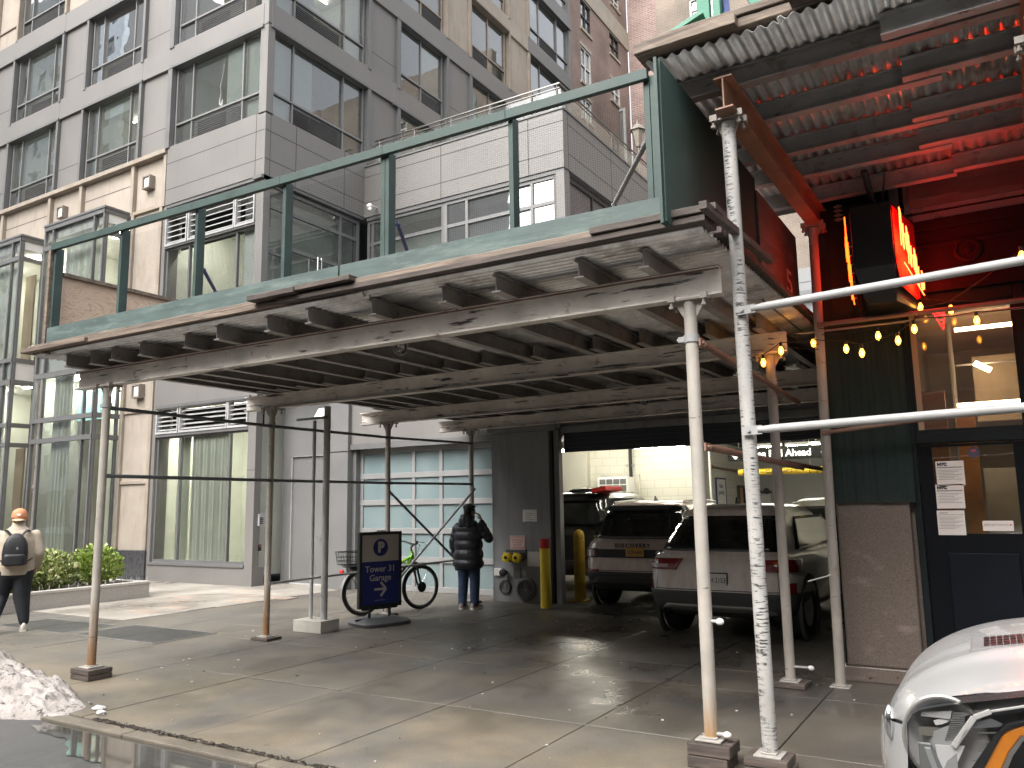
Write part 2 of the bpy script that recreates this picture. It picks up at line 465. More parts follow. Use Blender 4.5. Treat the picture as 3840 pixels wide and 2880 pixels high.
ice = pm('ice_lump', (.5, .5, .49), .35, var=.1)
for i, (px, py, r_) in enumerate(((393, 1517, .035), (402, 1530, .03), (362, 1523, .035))):
    c = atZ(px*1.0, py*1.0, .012)
for i, (c, r_, lb) in enumerate(((atZ(213, 1533), .06, 'small lump of melting ice fallen off the snow heap onto the pavement'), (atZ(218, 1543), .05, 'smallest lump of melting ice just past the snow heap'))):
    m_ = MB(); rr = random.Random(i)
    m_.sphere((0, 0, .012), r_, 9, 6, (1, .8, .35)); m_.v = [p_*rr.uniform(.8, 1.2) for p_ in m_.v]
    o = m_.build('ice_lump', ice, local=True); o.location = (c.x, c.y, 0); tag(o, lb, 'ice', 'ice lumps')
lf = MB(); c = atZ(440, 1625, -.06)
lf.poly([(c.x-.07, c.y, c.z), (c.x-.01, c.y-.03, c.z), (c.x+.05, c.y-.02, c.z), (c.x+.06, c.y+.01, c.z), (c.x, c.y+.03, c.z)], (0, 0, .006))
tag(lf.build('fallen_leaf', pm('yellow_leaf', (.55, .60, .03), .5), loc=c), 'bright yellow leaf floating in the gutter puddle', 'leaf')
# ------------------------------------------------------------------ sidewalk sheds
def steel_paint(name, col, rust, ra=(.58, .66), scr=(.07, .06, .055), sa=(.66, .70), ssc=(2, 2, 16), rs=6, low=None, clump=None):
    """Old cream paint on steel: rust blooms, black scuffs; optional rust reaching up from the foot, scuffs gathered in clumps."""
    m, t, b = nt(name)
    v = coords(t)
    n1 = noise(t, v, 3, 7, .6)
    c = mixc(t, ramp(t, n1, .3, .7), [x*.78 for x in col], [x*1.15 for x in col])
    r_ = noise(t, coords(t, loc=(1, 5, 2)), rs, 9, .68)
    rf = ramp(t, r_, *ra)
    if low:
        tc = t.nodes.new('ShaderNodeTexCoord'); sp = t.nodes.new('ShaderNodeSeparateXYZ'); lk(t, tc.outputs['Object'], sp.inputs[0])
        st_ = noise(t, coords(t, (14, 14, 1.2)), 2, 7, .65)
        zz = ramp(t, sp.outputs[2], 0, low, 1, 0)
        rf = mth(t, 'MAXIMUM', rf, ramp(t, mth(t, 'ADD', mth(t, 'MULTIPLY', zz, .75), mth(t, 'MULTIPLY', st_, .7)), .66, .98))
    c = mixc(t, rf, c, rust)
    s = ramp(t, noise(t, coords(t, ssc, loc=(7, 2, 1)), 2.4, 8, .6), *sa)
    if clump:
        k = ramp(t, noise(t, coords(t, clump, loc=(2.3, .7, 4)), 1.6, 3, .5), .44, .56)
        s = mth(t, 'MULTIPLY', s, k)
        fine = ramp(t, noise(t, coords(t, (20, 20, 20)), 3, 4, .6), .66, .69)
        s = mth(t, 'MAXIMUM', s, mth(t, 'MULTIPLY', fine, .7))
        dirt = ramp(t, noise(t, coords(t, (6, 6, .7), loc=(3, 3, 3)), 2, 6, .6), .45, .75)
        c = mixc(t, mth(t, 'MULTIPLY', dirt, .45), c, (.30, .28, .25))
    c = mixc(t, s, c, scr)
    lk(t, c, b.inputs['Base Color']); b.inputs['Roughness'].default_value = .55
    bump(t, b, mth(t, 'ADD', r_, n1), .25, .004)
    return m
beam_m = steel_paint('beam_paint', (.74, .69, .63), (.19, .095, .05), (.60, .72), ssc=(1.0, 3, 11), sa=(.585, .64))
beam_top = steel_paint('beam_flange_rust', (.23, .13, .085), (.14, .065, .035), (.45, .62))
joist_m = steel_paint('joist_paint', (.30, .28, .265), (.14, .10, .08), (.55, .7))
joist_edge = steel_paint('joist_flange_paint', (.38, .36, .33), (.2, .15, .12), (.6, .75))
post_rust = steel_paint('post_paint_rusty', (.40, .37, .32), (.23, .12, .05), (.60, .74), low=1.3)
post_cream = steel_paint('post_paint_cream', (.42, .39, .345), (.34, .20, .09), (.64, .73), low=.9)
post_scuff = steel_paint('post_paint_scuffed', (.46, .45, .43), (.30, .26, .22), (.66, .72), scr=(.05, .05, .05), sa=(.53, .57), ssc=(5, 5, 30), clump=(9, 9, .9))
post_plain = steel_paint('post_paint_grey', (.36, .325, .29), (.28, .16, .09), (.6, .74))
pipe_m = steel_paint('galvanised_pipe', (.36, .36, .355), (.30, .27, .24), (.6, .8))
pipe_dark = steel_paint('dark_pipe', (.13, .14, .15), (.10, .08, .07), (.6, .8))
pipe_rust = steel_paint('rusty_pipe', (.27, .16, .12), (.18, .09, .06), (.5, .7))
rust_beam = steel_paint('rusty_red_beam', (.34, .19, .125), (.21, .11, .07), (.5, .7))
green_p = pm('green_plywood_paint', (.085, .122, .115), .6, var=.2, vs=2.5, grime=(.055, .08, .076), gs=(.8, .8, 6), ga=(.45, .68), wear=(.17, .215, .20), ws=3.5, wa=(.52, .70), wsc=(.7, .7, 4), bmp=.35, bs=12)
green_d = pm('green_timber_paint', (.038, .068, .061), .55, var=.25, vs=5, wear=(.16, .15, .12), ws=12, wa=(.66, .72), bmp=.3, bs=20)
timber = wood('weathered_timber', (.30, .235, .18), (.11, .085, .07), (.7, 12, 12))
timber_d = wood('dark_wet_timber', (.13, .10, .085), (.045, .038, .034), (1.5, 12, 12))
def galv(name, shade=1.0):
    m, t, b = nt(name); v = coords(t)
    n1 = noise(t, v, 3.2, 8, .7)
    c = mixc(t, ramp(t, n1, .35, .65), (.55*shade, .54*shade, .52*shade), (.85*shade, .845*shade, .83*shade))
    c = mixc(t, mth(t, 'MULTIPLY', ramp(t, noise(t, coords(t, loc=(9, 3, 1)), 1.4, 8, .7), .52, .66), .75), c, (.22, .19, .16))
    lk(t, c, b.inputs['Base Color']); b.inputs['Metallic'].default_value = .6; b.inputs['Roughness'].default_value = .4
    bump(t, b, noise(t, v, 30, 4), .15, .004)
    return m
corr_m = galv('corrugated_steel'); corr_m2 = galv('corrugated_steel_bright', 1.12)
ply_m, pt_, pb = nt('bare_plywood')
pv = coords(pt_, (1, .35, 1.6))
pw = nd(pt_, 'ShaderNodeTexNoise', Scale=2.2, Detail=3, Roughness=.5, Distortion=2.2); lk(pt_, pv, pw.inputs['Vector'])
bands = mth(pt_, 'FRACT', mth(pt_, 'MULTIPLY', pw.outputs[0], 11))
line = ramp(pt_, mth(pt_, 'ABSOLUTE', mth(pt_, 'SUBTRACT', bands, .5)), 0, .16, 1, 0)
c = mixc(pt_, ramp(pt_, pw.outputs[0], .3, .7), (.78, .60, .46), (.72, .54, .40))
c = mixc(pt_, mth(pt_, 'MULTIPLY', line, .55), c, (.40, .24, .15))
c = mixc(pt_, ramp(pt_, noise(pt_, coords(pt_, (1, 1.2, 1.6)), 3.1, 2), .69, .73), c, (.66, .52, .40))
lk(pt_, c, pb.inputs['Base Color']); pb.inputs['Roughness'].default_value = .65

def post(root, x, y, z0, z1, r, mat, lean=(0, 0), plate=True):
    o = MB().tube([(x, y, z0), (x+lean[0]*.5, y+lean[1]*.5, (z0+z1)/2), (x+lean[0], y+lean[1], z1)], r, 20).build('post', mat, root, smooth='auto')
    if plate: MB().box(x-.085, x+.085, y-.085, y+.085, z0-.012, z0+.001).box(x-.05, x+.05, y-.05, y+.05, z0+.002, z0+.012).build('base_plate', joist_edge, o, bevel=.003)
    return o
def bracket(po, x, y, z, dx, mat, r=.03):
    """head bracket under a beam: two gusset plates, a cap plate and four clamp bolts; dx = half length along X"""
    b_ = MB()
    b_.box(x-dx, x+dx, y-.06, y+.06, z-.012, z)
    for s in (-1, 1):
        b_.poly([(x+s*r*.8, y-.005, z-.012), (x+s*dx*.9, y-.005, z-.012), (x+s*r*.9, y-.005, z-.16)], (0, .01, 0))
    for s in (-1, 1):
        for q in (-1, 1):
            b_.box(x+s*dx*.9-.02, x+s*dx*.9+.03, y+q*.06-.02, y+q*.06+.02, z-.02, z+.025)
            b_.tube([(x+s*dx*.9, y+q*.06, z-.07), (x+s*dx*.9, y+q*.06, z+.02)], .009, 8)
            b_.tube([(x+s*dx*.9, y+q*.06, z-.065), (x+s*dx*.9, y+q*.06, z-.048)], .017, 6)
    b_.build('head_bracket', mat, po)
def clamp(po, x, y, z, r, mat):
    b_ = MB(); b_.tube([(x, y, z-.028), (x, y, z+.028)], r+.009, 20)
    b_.box(x-r-.05, x-r+.01, y-.018, y+.018, z-.02, z+.02); b_.tube([(x-r-.06, y, z), (x-r+.05, y, z)], .012, 8)
    b_.build('pipe_clamp', mat, po, bevel=.003)
def brace(root, p, q, r, mat, flat=.09, n=14, name='brace'):
    """tube with flattened, bolted ends"""
    p, q = Vector(p), Vector(q); d = (q-p).normalized(); L = (q-p).length
    b_ = MB(); k = min(.22, flat/L*1.4) ; 
    b_.tube([p+d*flat*.9, p+d*flat*1.9, q-d*flat*1.9, q-d*flat*.9], [r*.75, r, r, r*.75], n)
    for e, s in ((p, 1), (q, -1)):
        b_.bar(e-d*s*.015, e+d*s*flat*1.15, r*.55, r*2.1)
        side = d.cross(Vector((0, 0, 1))).normalized(); c = e+d*s*.03
        b_.tube([c-side*.022, c+side*.022], .012, 8)
    return b_.build(name, mat, root, smooth='auto')
def corrug(name, mat, root, x0, x1, y0, y1, z, pitch, amp, along, dz=lambda x, y: 0, steps=6, dy=lambda x: 0):
    """corrugated sheet; along: the axis the ridges run along"""
    b_ = MB()
    if along == 'x': n = int((y1-y0)/pitch*steps); m_ = 4
    else: n = int((x1-x0)/pitch*steps); m_ = 4
    for i in range(n+1):
        for j in range(m_+1):
            if along == 'x': y = y0+(y1-y0)*i/n; x = x0+(x1-x0)*j/m_; ph = (y-y0)/pitch
            else: x = x0+(x1-x0)*i/n; y = y0+(y1-y0)*j/m_; ph = (x-x0)/pitch
            b_.v.append(Vector((x, y+dy(x), z+amp*math.sin(ph*2*PI)+dz(x, y))))
    for i in range(n):
        for j in range(m_):
            a = i*(m_+1)+j; b_.f.append((a, a+1, a+m_+2, a+m_+1))
    o = b_.build(name, mat, root, smooth=True)
    md = o.modifiers.new('gauge', 'SOLIDIFY'); md.thickness = .0015
    return o
def net(name, mat, root, org, u, v, nu, nv, pitch, r=.0004):
    """welded wire mesh in the plane spanned by unit vectors u and v"""
    org, u, v = Vector(org), Vector(u), Vector(v); w = u.cross(v).normalized(); b_ = MB()
    for i in range(nu+1):
        p = org+u*(i*pitch); q = p+v*(nv*pitch); b_.add([p-u*r, p+u*r, q+u*r, q-u*r, p+w*r*1.6, q+w*r*1.6], [(0, 1, 2, 3), (1, 4, 5, 2), (4, 0, 3, 5)])
    for j in range(nv+1):
        p = org+v*(j*pitch); q = p+u*(nu*pitch); b_.add([p-v*r, p+v*r, q+v*r, q-v*r, p+w*r*1.6, q+w*r*1.6], [(0, 1, 2, 3), (1, 4, 5, 2), (4, 0, 3, 5)])
    return b_.build(name, mat, root, fix=False)

# ---- low shed over the garage drive
low = thing('sidewalk_shed', 'low steel sidewalk shed with green plywood parapet over the garage driveway', 'sidewalk shed', (-5.2, 8.6, 0))
def LZ(x): return 3.035+(x+8.74)*.0115          # the deck climbs a little to the right
def LY(x): return (x+8.5)*.045                  # and is not quite square to the kerb
rows = [(5.1, -8.74, -1.56), (7.62, -8.93, -1.68), (10.1, -9.03, -1.6), (12.05, -8.88, -1.55)]
for i, (y, xa, xb) in enumerate(rows):
    sl = 0.045 if i < 2 else (.05 if i == 2 else .03)
    ya, yb = y+(xa+8.5)*sl, y+(xb+8.5)*sl
    b_ = MB().ibeam((xa, ya, LZ(xa)+.1), (xb, yb, LZ(xb)+.1), .11, .2, .014, .010)
    o = b_.build('main_beam', beam_m, low, bevel=.002, seg=1)
    if i == 0:
        d = Vector((xb-xa, yb-ya, LZ(xb)-LZ(xa)))
        MB().bar((xa, ya, LZ(xa)+.2015), (xb, yb, LZ(xb)+.2015), .112, .006).bar((xa, ya-.049, LZ(xa)+.186), (xb, yb-.049, LZ(xb)+.186), .012, .018).build('rusted_flange', beam_top, o)
def rowy(i, x):
    sl = 0.045 if i < 2 else (.05 if i == 2 else .03)
    return rows[i][0]+(x+8.5)*sl
# front joists and the rear ones lapped beside them
jpx = [(125, 790), (179, 784), (228, 776), (290, 766), (382, 748), (472, 735), (572, 715), (678, 702), (822, 685), (960, 655), (1095, 640), (1250, 600), (1385, 575)]
jx = []
for (a, b_) in jpx:
    x = -5
    for _ in range(6): x = atZ(a, b_, LZ(x)+.2).x
    jx.append(x)
for i, x in enumerate(jx):
    y0 = 4.80+LY(x)+rnd.uniform(-.05, .05); z = LZ(x)+.203
    for (xx, ya, yb, nm) in ((x, y0, 8.15+LY(x), 0), (x+.13, 7.3+LY(x), 10.6+LY(x), 1), (x+.01, 9.75+LY(x), 12.75, 2)):
        b_ = MB().ibeam((xx, ya, z+.068), (xx, yb, z+.068), .075, .136, .009, .007)
        o = b_.build('joist', joist_m, low)
        MB().box(xx-.038, xx+.038, ya+.001, yb-.001, z-.003, z-.0005).build('bottom_flange', joist_edge, o)
corrug('roof_sheet', corr_m, low, -8.95, -4.4, 4.68, 12.6, 0, .076, .020, 'x', lambda x, y: LZ(x)+.358, dy=LY)
corrug('roof_sheet', corr_m2, low, -4.5, -1.55, 4.68, 12.5, .004, .076, .020, 'x', lambda x, y: LZ(x)+.364, dy=LY)
# decking planks above the sheets: their ragged front ends and edges show
def plank(root, x0, x1, y0, y1, zf, th, m_):
    b_ = MB(); n = 12; rr = rnd.random()*9
    rowsp = []
    for i in range(n+1):
        x = x0+(x1-x0)*i/n; e = .012*(fbm(x*5+rr, 2)-.5); z = zf(x)
        rowsp.append([(x, y0+LY(x)+e, z), (x, y1+LY(x), z), (x, y1+LY(x), z+th), (x, y0+LY(x)+e*1.6, z+th)])
    b_.rings(rowsp); return b_.build('deck_plank', m_, root, bevel=.004, seg=1)
for (xa, xb, dy, dz, th, m_) in ((-9.02, -7.9, -.01, .376, .045, timber), (-7.92, -5.2, .03, .373, .042, timber), (-5.25, -1.5, .0, .378, .045, timber_d), (-8.98, -5.4, .05, .421, .04, timber), (-5.55, -5.0, -.06, .43, .05, timber_d), (-5.05, -4.4, -.05, .445, .045, timber_d), (-4.42, -2.3, .02, .425, .045, timber), (-2.3, -1.42, -.02, .43, .05, timber_d)):
    plank(low, xa, xb, 4.60+dy, 4.85+dy, lambda x: LZ(x)+dz, th, m_)
for (xa, xb) in ((-8.95, -5.1), (-5.09, -1.5)):
    for k in range(1):
        plank(low, xa, xb, 4.96, 12.7, lambda x: LZ(x)+.40, .05, timber_d)
# side edge of the deck at the right end
MB().bar((-1.46, 4.75, LZ(-1.4)+.42), (-1.40, 6.2, LZ(-1.4)+.42), .05, .05).build('deck_plank', timber_d, low)
# parapet: painted plywood kick panel, timber posts, top rail, netting
PY = 4.66
def py(x): return PY+LY(x)
def pz(x): return LZ(x)+.40
for (xa, xb) in ((-8.67, -4.62), (-4.60, -1.72)):
    n = 10; rowsp = []
    for i in range(n+1):
        x = xa+(xb-xa)*i/n
        rowsp.append([(x, py(x), pz(x)), (x, py(x)+.018, pz(x)), (x, py(x)+.018, pz(x)+.225), (x, py(x), pz(x)+.225)])
    MB().rings(rowsp).build('kick_panel', green_p, low)
ppx = [(122, 535), (265, 490), (428, 440), (617, 385), (838, 318), (1103, 232), (1408, 140)]
pxs = []
for (a, b_) in ppx:
    x = -5
    for _ in range(6): x = atY(a, b_, py(x)+.03).x
    pxs.append(x)
for i, x in enumerate(pxs):
    w = .045
    o = MB().box(x-.02, x+.02, py(x)+.02, py(x)+.11, pz(x), pz(x)+1.12).build('parapet_post', green_d, low, bevel=.003)
    if i in (4, 6):
        MB().box(x-.067, x-.023, py(x)+.02, py(x)+.11, pz(x), pz(x)+1.13).build('doubled_post', green_d, o, bevel=.003)
for a, b_ in zip(pxs[:-1], pxs[1:]):
    MB().bar((a-.02, py(a)+.0, pz(a)+1.125), (b_+.02-.042, py(b_)+.0, pz(b_)+1.125), .045, .075).build('top_rail', green_d, low, bevel=.003)
wire = pm('net_wire', (.03, .045, .04), .8, 0, spec=.1)
u = Vector((1, .045, .0115)).normalized()
net('netting', wire, low, (-8.62, py(-8.62)+.115, pz(-8.62)+.19), u, (0, 0, 1), 390, 50, .0177)
blue = pm('blue_brace_paint', (.05, .07, .22), .5, var=.15)
for (a, b_, c, d, m_, r) in (((130, 618), (172, 697), 0, .5, blue, .018), ((438, 580), (467, 632), 0, .5, blue, .018), ((858, 482), (882, 548), 0, .5, blue, .018), ((1402, 296), (1325, 445), 0, .9, pipe_m, .02)):
    pa = atY(*a, 4.85+LY(atY(*a, 4.9).x)); pb_ = atY(*b_, 4.85+d+LY(atY(*b_, 5.3).x))
    brace(low, pa, pb_, r, m_, .05, 10, 'parapet_strut')
# bare plywood inside the left end, on studs
o = MB().box(-8.70, -8.685, 4.75, 9.4, LZ(-8.7)+.43, LZ(-8.7)+1.27).build('end_panel', ply_m, low)
MB().box(-8.685, -8.645, 4.78, 9.4, LZ(-8.7)+1.23, LZ(-8.7)+1.27).build('end_rail', timber, low)
for y in (6.75, 8.5): MB().box(-8.685, -8.645, y, y+.05, LZ(-8.7)+.43, LZ(-8.7)+1.23).build('end_stud', timber, low)
MB().box(-8.72, -8.68, 4.64, 4.75, LZ(-8.7)+.35, LZ(-8.7)+1.5).build('end_stud', timber, low)

# posts
PA, PA2, PA3, PA4 = (-8.22, 5.1), (-8.45, rowy(1, -8.45)), None, None
PA3 = (atY(838, 1000, 10.08).x, 10.08); PA4 = (atY(1018, 1000, 12.04).x, 12.04)
PB = (-1.79, rowy(0, -1.79)); PB1 = (-1.87, rowy(1, -1.87)+.38)
PB1 = (-1.85, 7.93+.0)
for (x, y, z0, r, m_) in ((*PA, .12, .042, post_rust), (*PA2, .05, .042, post_rust), (*PA3, .05, .042, post_plain), (*PA4, .05, .042, post_plain), (*PB, .17, .045, post_cream), (*PB1, .06, .045, post_plain)):
    o = post(low, x, y, z0, LZ(x)-.012, r, m_)
    bracket(o, x, y, LZ(x), .13, post_plain if m_ is not post_cream else post_cream)
    if y < 8: clamp(o, x, y, 2.83, r, pipe_m)
for (p, q) in ((PA, PA2), (PA2, PA3), (PA3, PA4)):
    for z in (2.80, 2.07): brace(low, (p[0]+.03, p[1], z), (q[0]+.03, q[1], z), .021, pipe_dark)
brace(low, (PA2[0]+.05, PA2[1], .72), (PA4[0], PA4[1], .77), .017, pipe_m)
brace(low, (PA3[0]+.04, PA3[1], 1.93), (PA4[0]+.04, PA4[1], .42), .02, pipe_dark)
brace(low, (PA3[0]+.07, PA3[1], .42), (PA4[0]+.07, PA4[1], 1.98), .02, pipe_m)
for z, z2 in ((2.80, 2.72), (2.07, 2.03)): brace(low, (PB[0]+.06, PB[1], z), (PB1[0]+.06, PB1[1]+.9, z2), .026, pipe_rust)
brace(low, (PB1[0], PB1[1]+.02, 2.07), (PB1[0]+.01, 11.0, 2.05), .024, pipe_rust)
# a pair of slimmer pipes on a concrete foot
DP = (-8.32, 8.48)
o = MB().tube([(DP[0]+.06, DP[1], .16), (DP[0]+.06, DP[1], LZ(-8.3)+.1)], .048, 18).build('post', pipe_m, low, smooth='auto')
o = MB().tube([(DP[0]-.17, DP[1]-.02, .16), (DP[0]-.17, DP[1]-.02, 2.95)], .026, 14).build('post', pipe_m, low, smooth='auto')
brace(low, (DP[0]-.5, DP[1]-.05, 2.98), (DP[0]+.1, DP[1]-.05, 2.98), .02, pipe_dark)
foot = pm('concrete_foot', (.42, .40, .36), .85, var=.15, vs=6)
tag(MB().box(DP[0]-.33, DP[0]+.2, DP[1]-.2, DP[1]+.16, 0, .16).build('concrete_foot', foot, loc=(*DP, 0), bevel=.006), 'pale concrete foot block under the pair of slim pipes', 'foot block')
# timber pads under the posts
def pad(x, y, h, w, label, m_=timber_d):
    t_ = thing('timber_pad', label, 'timber pad', (x, y, 0), group='timber pads under the shed posts')
    n = 2 if h > .1 else 1
    for i in range(n):
        rr = random.Random(int(x*100)+i)
        b_ = MB().box(x-w+rr.uniform(-.012, .012), x+w+rr.uniform(-.012, .012), y-w*.85, y+w*.85, .002+i*h/n, (i+1)*h/n-.002)
        b_.build('board', m_, t_, bevel=.006)
pad(*PA, .108, .155, 'stacked dark timber pad under the rusty front post by the snow heap')
pad(*PA2, .04, .15, 'thin dark timber pad under the rusty post left of the concrete foot block')
pad(*PA3, .04, .13, 'thin timber pad under the grey post behind the parking sign')
pad(*PA4, .04, .13, 'thin timber pad under the grey post behind the man in the puffer jacket')
pad(*PB, .155, .14, 'stacked dark timber pad under the cream post with rust at its foot')
pad(*PB1, .05, .14, 'low timber pad under the brown grey post behind the scuffed white post')
# lamp bulbs in wire guards under the beams
bulb_g = glassy('bulb_glass', (.95, .95, .93), 1.4, .02, 0)
for i, (a, b_, ri) in enumerate(((866, 750, 0), (1154, 815, 1), (1392, 865, 2))):
    y = rowy(ri, -4)+.10; c = atY(a, b_, y+.05); x = c.x; z = LZ(x)
    t_ = thing('guarded_bulb', ('clear guarded bulb under the front main beam', 'clear guarded bulb under the second main beam', 'clear guarded bulb under the third main beam')[i], 'lamp', (x, c.y, c.z+.08), group='guarded bulbs under the shed beams')
    MB().tube([(x, c.y, c.z+.06), (x, c.y, z+.06)], .022, 10).build('socket', black_m, t_)
    MB().sphere((x, c.y, c.z), .055, 14, 10, (1, 1, 1.15)).build('bulb', bulb_g, t_, smooth=True)
    g_ = MB()
    for k in range(4):
        a_ = k*PI/4; g_.tube([(x+.07*math.cos(a_)*math.sin(tt), c.y+.07*math.sin(a_)*math.sin(tt), c.z-.075*math.cos(tt)) for tt in [PI*(-.8+1.6*j/12) for j in range(13)]], .0022, 5)
    g_.build('wire_guard', pipe_m, t_)

# ---- higher shed in front of the bar
up = thing('sidewalk_shed', 'higher steel sidewalk shed with rusty cross beam in front of the bar', 'sidewalk shed', (.5, 6.8, 0))
PC, PC2 = (-1.42, 5.42), (-1.45, 8.12)
o = post(up, *PC, .12, 4.36, .048, post_scuff, (-.03, 0)); bracket(o, PC[0]-.03, PC[1], 4.385, .10, post_plain)
o = post(up, *PC2, .012, 4.36, .045, post_plain, (.05, 0)); bracket(o, PC2[0]+.05, PC2[1], 4.385, .09, post_plain)
PD = (atY(2209, 110, 5.45).x+.07, 5.45)
o = post(up, *PD, .12, 4.36, .048, post_scuff); bracket(o, PD[0], PD[1], 4.385, .10, post_plain)
PD2 = (PD[0]+.08, 8.12); post(up, *PD2, .012, 4.36, .045, post_plain)
for (a, b_) in (((-1.425, 5.24, 4.385), (-1.375, 8.46, 4.385)), ((PD[0], 5.14, 4.385), (PD[0]+.08, 8.46, 4.385))):
    MB().ibeam((a[0], a[1], a[2]+.122), (b_[0], b_[1], b_[2]+.122), .13, .24, .014, .012).build('cross_beam', rust_beam, up, bevel=.002, seg=1)
joist_g = steel_paint('upper_joist_paint', (.40, .395, .385), (.20, .17, .15), (.55, .7))
for k, y in enumerate((5.47, 6.12, 6.85, 7.42, 8.14)):
    z = 4.628; hh = .15
    MB().ibeam((-1.93, y, z+hh/2), (-.12 if k != 0 else .9, y, z+hh/2), .085, hh, .010, .008).build('joist', joist_m if k == 0 else joist_g, up)
    if k < 4:
        y2 = y-.115 if k else y-.12
        MB().ibeam((-.36 if k else -.42, y2, z+hh/2), (2.4, y2, z+hh/2), .085, hh, .010, .008).build('joist', joist_g, up)
    else: MB().ibeam((-.14, y-.1, z+hh/2), (2.4, y-.1, z+hh/2), .085, hh, .010, .008).build('joist', joist_g, up)
corrug('roof_sheet', corr_m2, up, -1.92, -.95, 5.08, 8.6, 4.800, .087, .017, 'y')
corrug('roof_sheet', corr_m2, up, -1.0, .1, 5.05, 8.75, 4.804, .087, .017, 'y')
corrug('roof_sheet', corr_m, up, .05, 2.4, 5.0, 9.0, 4.810, .087, .017, 'y')
for (xa, xb, ya, yb, z, th) in ((-1.97, -1.25, 4.98, 5.25, 4.83, .075), (-1.93, -.5, 5.03, 5.2, 4.905, .05), (-1.28, -.62, 5.05, 5.3, 4.835, .06), (-.9, -.58, 4.92, 5.2, 4.84, .085), (-.6, 1.6, 5.0, 5.3, 4.83, .08), (-.55, 2.4, 5.05, 5.25, 4.92, .05)):
    b_ = MB(); n = 8; rr = rnd.random()*9
    b_.rings([[(xa+(xb-xa)*i/n, ya+.03*(fbm(i*.7+rr, 1)-.5), z+.008*(fbm(i*.9, rr)-.5)), (xa+(xb-xa)*i/n, yb, z), (xa+(xb-xa)*i/n, yb, z+th), (xa+(xb-xa)*i/n, ya+.03*(fbm(i*.7+rr, 4)-.5), z+th)] for i in range(n+1)])
    b_.build('deck_plank', timber_d if xa > -.95 and xb < -.4 else timber, up, bevel=.006)
MB().box(-1.9, 2.4, 5.32, 8.9, 4.83, 4.88).build('deck_plank', timber_d, up)
# side panels closing the step between the decks
red_panel = pm('dark_green_panel', (.045, .085, .075), .6, var=.2, vs=2)
MB().box(-1.735, -1.715, 4.80, 7.2, 3.50, 4.63).build('side_panel', red_panel, up)
MB().box(-1.745, -1.725, 4.76, 4.86, 3.48, 4.63).build('side_post', green_d, up)
raw = wood('scuffed_panel', (.22, .20, .19), (.12, .11, .105), (1, 1, 6))
o = MB().box(-1.705, -1.69, 7.15, 8.75, 3.46, 4.50).build('side_panel', raw, up)
mk = pm('chalk_mark', (.85, .75, .68), .9)
text('painted_digit', '5', .36, (-1.688, 8.28, 3.88), (0, 1, 0), (0, 0, 1), mk, o, ext=.001, sx=1.7)
# parapet of the upper deck: green posts behind netting
gm = pm('fresh_green_paint', (.06, .26, .17), .5, var=.2)
a = atY(1500, 55, 5.15)
MB().bar((-1.52, 5.22, 4.95), (-1.52, 5.22, 6.2), .09, .045, (0, 1, 0)).build('parapet_post', gm, up, bevel=.003)
MB().bar((-1.43, 5.26, 4.95), (-1.45, 5.30, 6.2), .05, .08, (0, 1, 0)).build('parapet_post', gm, up, bevel=.003)
MB().bar((-1.08, 5.22, 4.95), (-1.42, 5.22, 5.6), .04, .09).build('parapet_strut', gm, up)
MB().bar((-1.36, 5.25, 4.95), (-1.47, 5.5, 5.9), .04, .04).build('parapet_strut', blue, up)
MB().bar((-1.75, 5.12, 4.96), (-1.50, 5.14, 5.06), .10, .03).build('parapet_offcut', gm, up)
MB().bar((-1.4, 5.16, 4.985), (1.6, 5.16, 4.985), .03, .05).build('parapet_rail', gm, up)
net('netting', pm('green_net', (.08, .2, .15), .5), up, (-1.7, 5.15, 4.97), (1, 0, 0), (0, 0, 1), 110, 60, .018)
# long tubes tying the posts together towards the right
for (p, q) in (((1594, 672), (2212, 562)), ((1608, 931), (2212, 880))):
    a = atY(*p, 5.35); b_ = atY(*q, 5.38); d = (b_-a)
    brace(up, a, a+d*1.4, .028, pipe_m, .10, 16)
for (p, q, r, m_) in (((1768, 702), (2212, 648), .022, pipe_rust), ((1778, 935), (2000, 905), .02, pipe_rust)):
    a = atY(*p, 8.07); b_ = atY(*q, 8.07); d = (b_-a)
    brace(up, a, a+d*1.3, r, m_, .07)
a = atY(1720, 722, 8.2); b_ = atY(2212, 664, 8.2); MB().tube([a, a+(b_-a)*1.2], .010, 8).build('conduit', pipe_m, up)
pad(*PC, .11, .14, 'stacked timber pad under the scuffed white post', timber_d)
pad(*PD, .11, .14, 'stacked timber pad under the far right white post', timber_d)
# white bulbs stuck out on short sockets
for i, (a, b_, po) in enumerate(((1555, 1343, PB), (1571, 1588, PB), (1752, 1443, PB1))):
    c = atY(a, b_, po[1]-.01); x0 = po[0]+.04
    t_ = thing('lamp_bulb', ('white bulb sticking out halfway up the cream post', 'white bulb sticking out near the foot of the cream post', 'small white bulb near the foot of the brown grey post')[i], 'bulb', (x0, c.y, c.z), group='white bulbs on the posts')
    MB().tube([(x0, c.y, c.z), (c.x-.02, c.y, c.z)], .012, 10).build('socket', pipe_m, t_)
    MB().sphere((c.x, c.y, c.z), .022, 12, 8, (1.3, 1, 1)).build('bulb', white_p, t_, smooth=True)
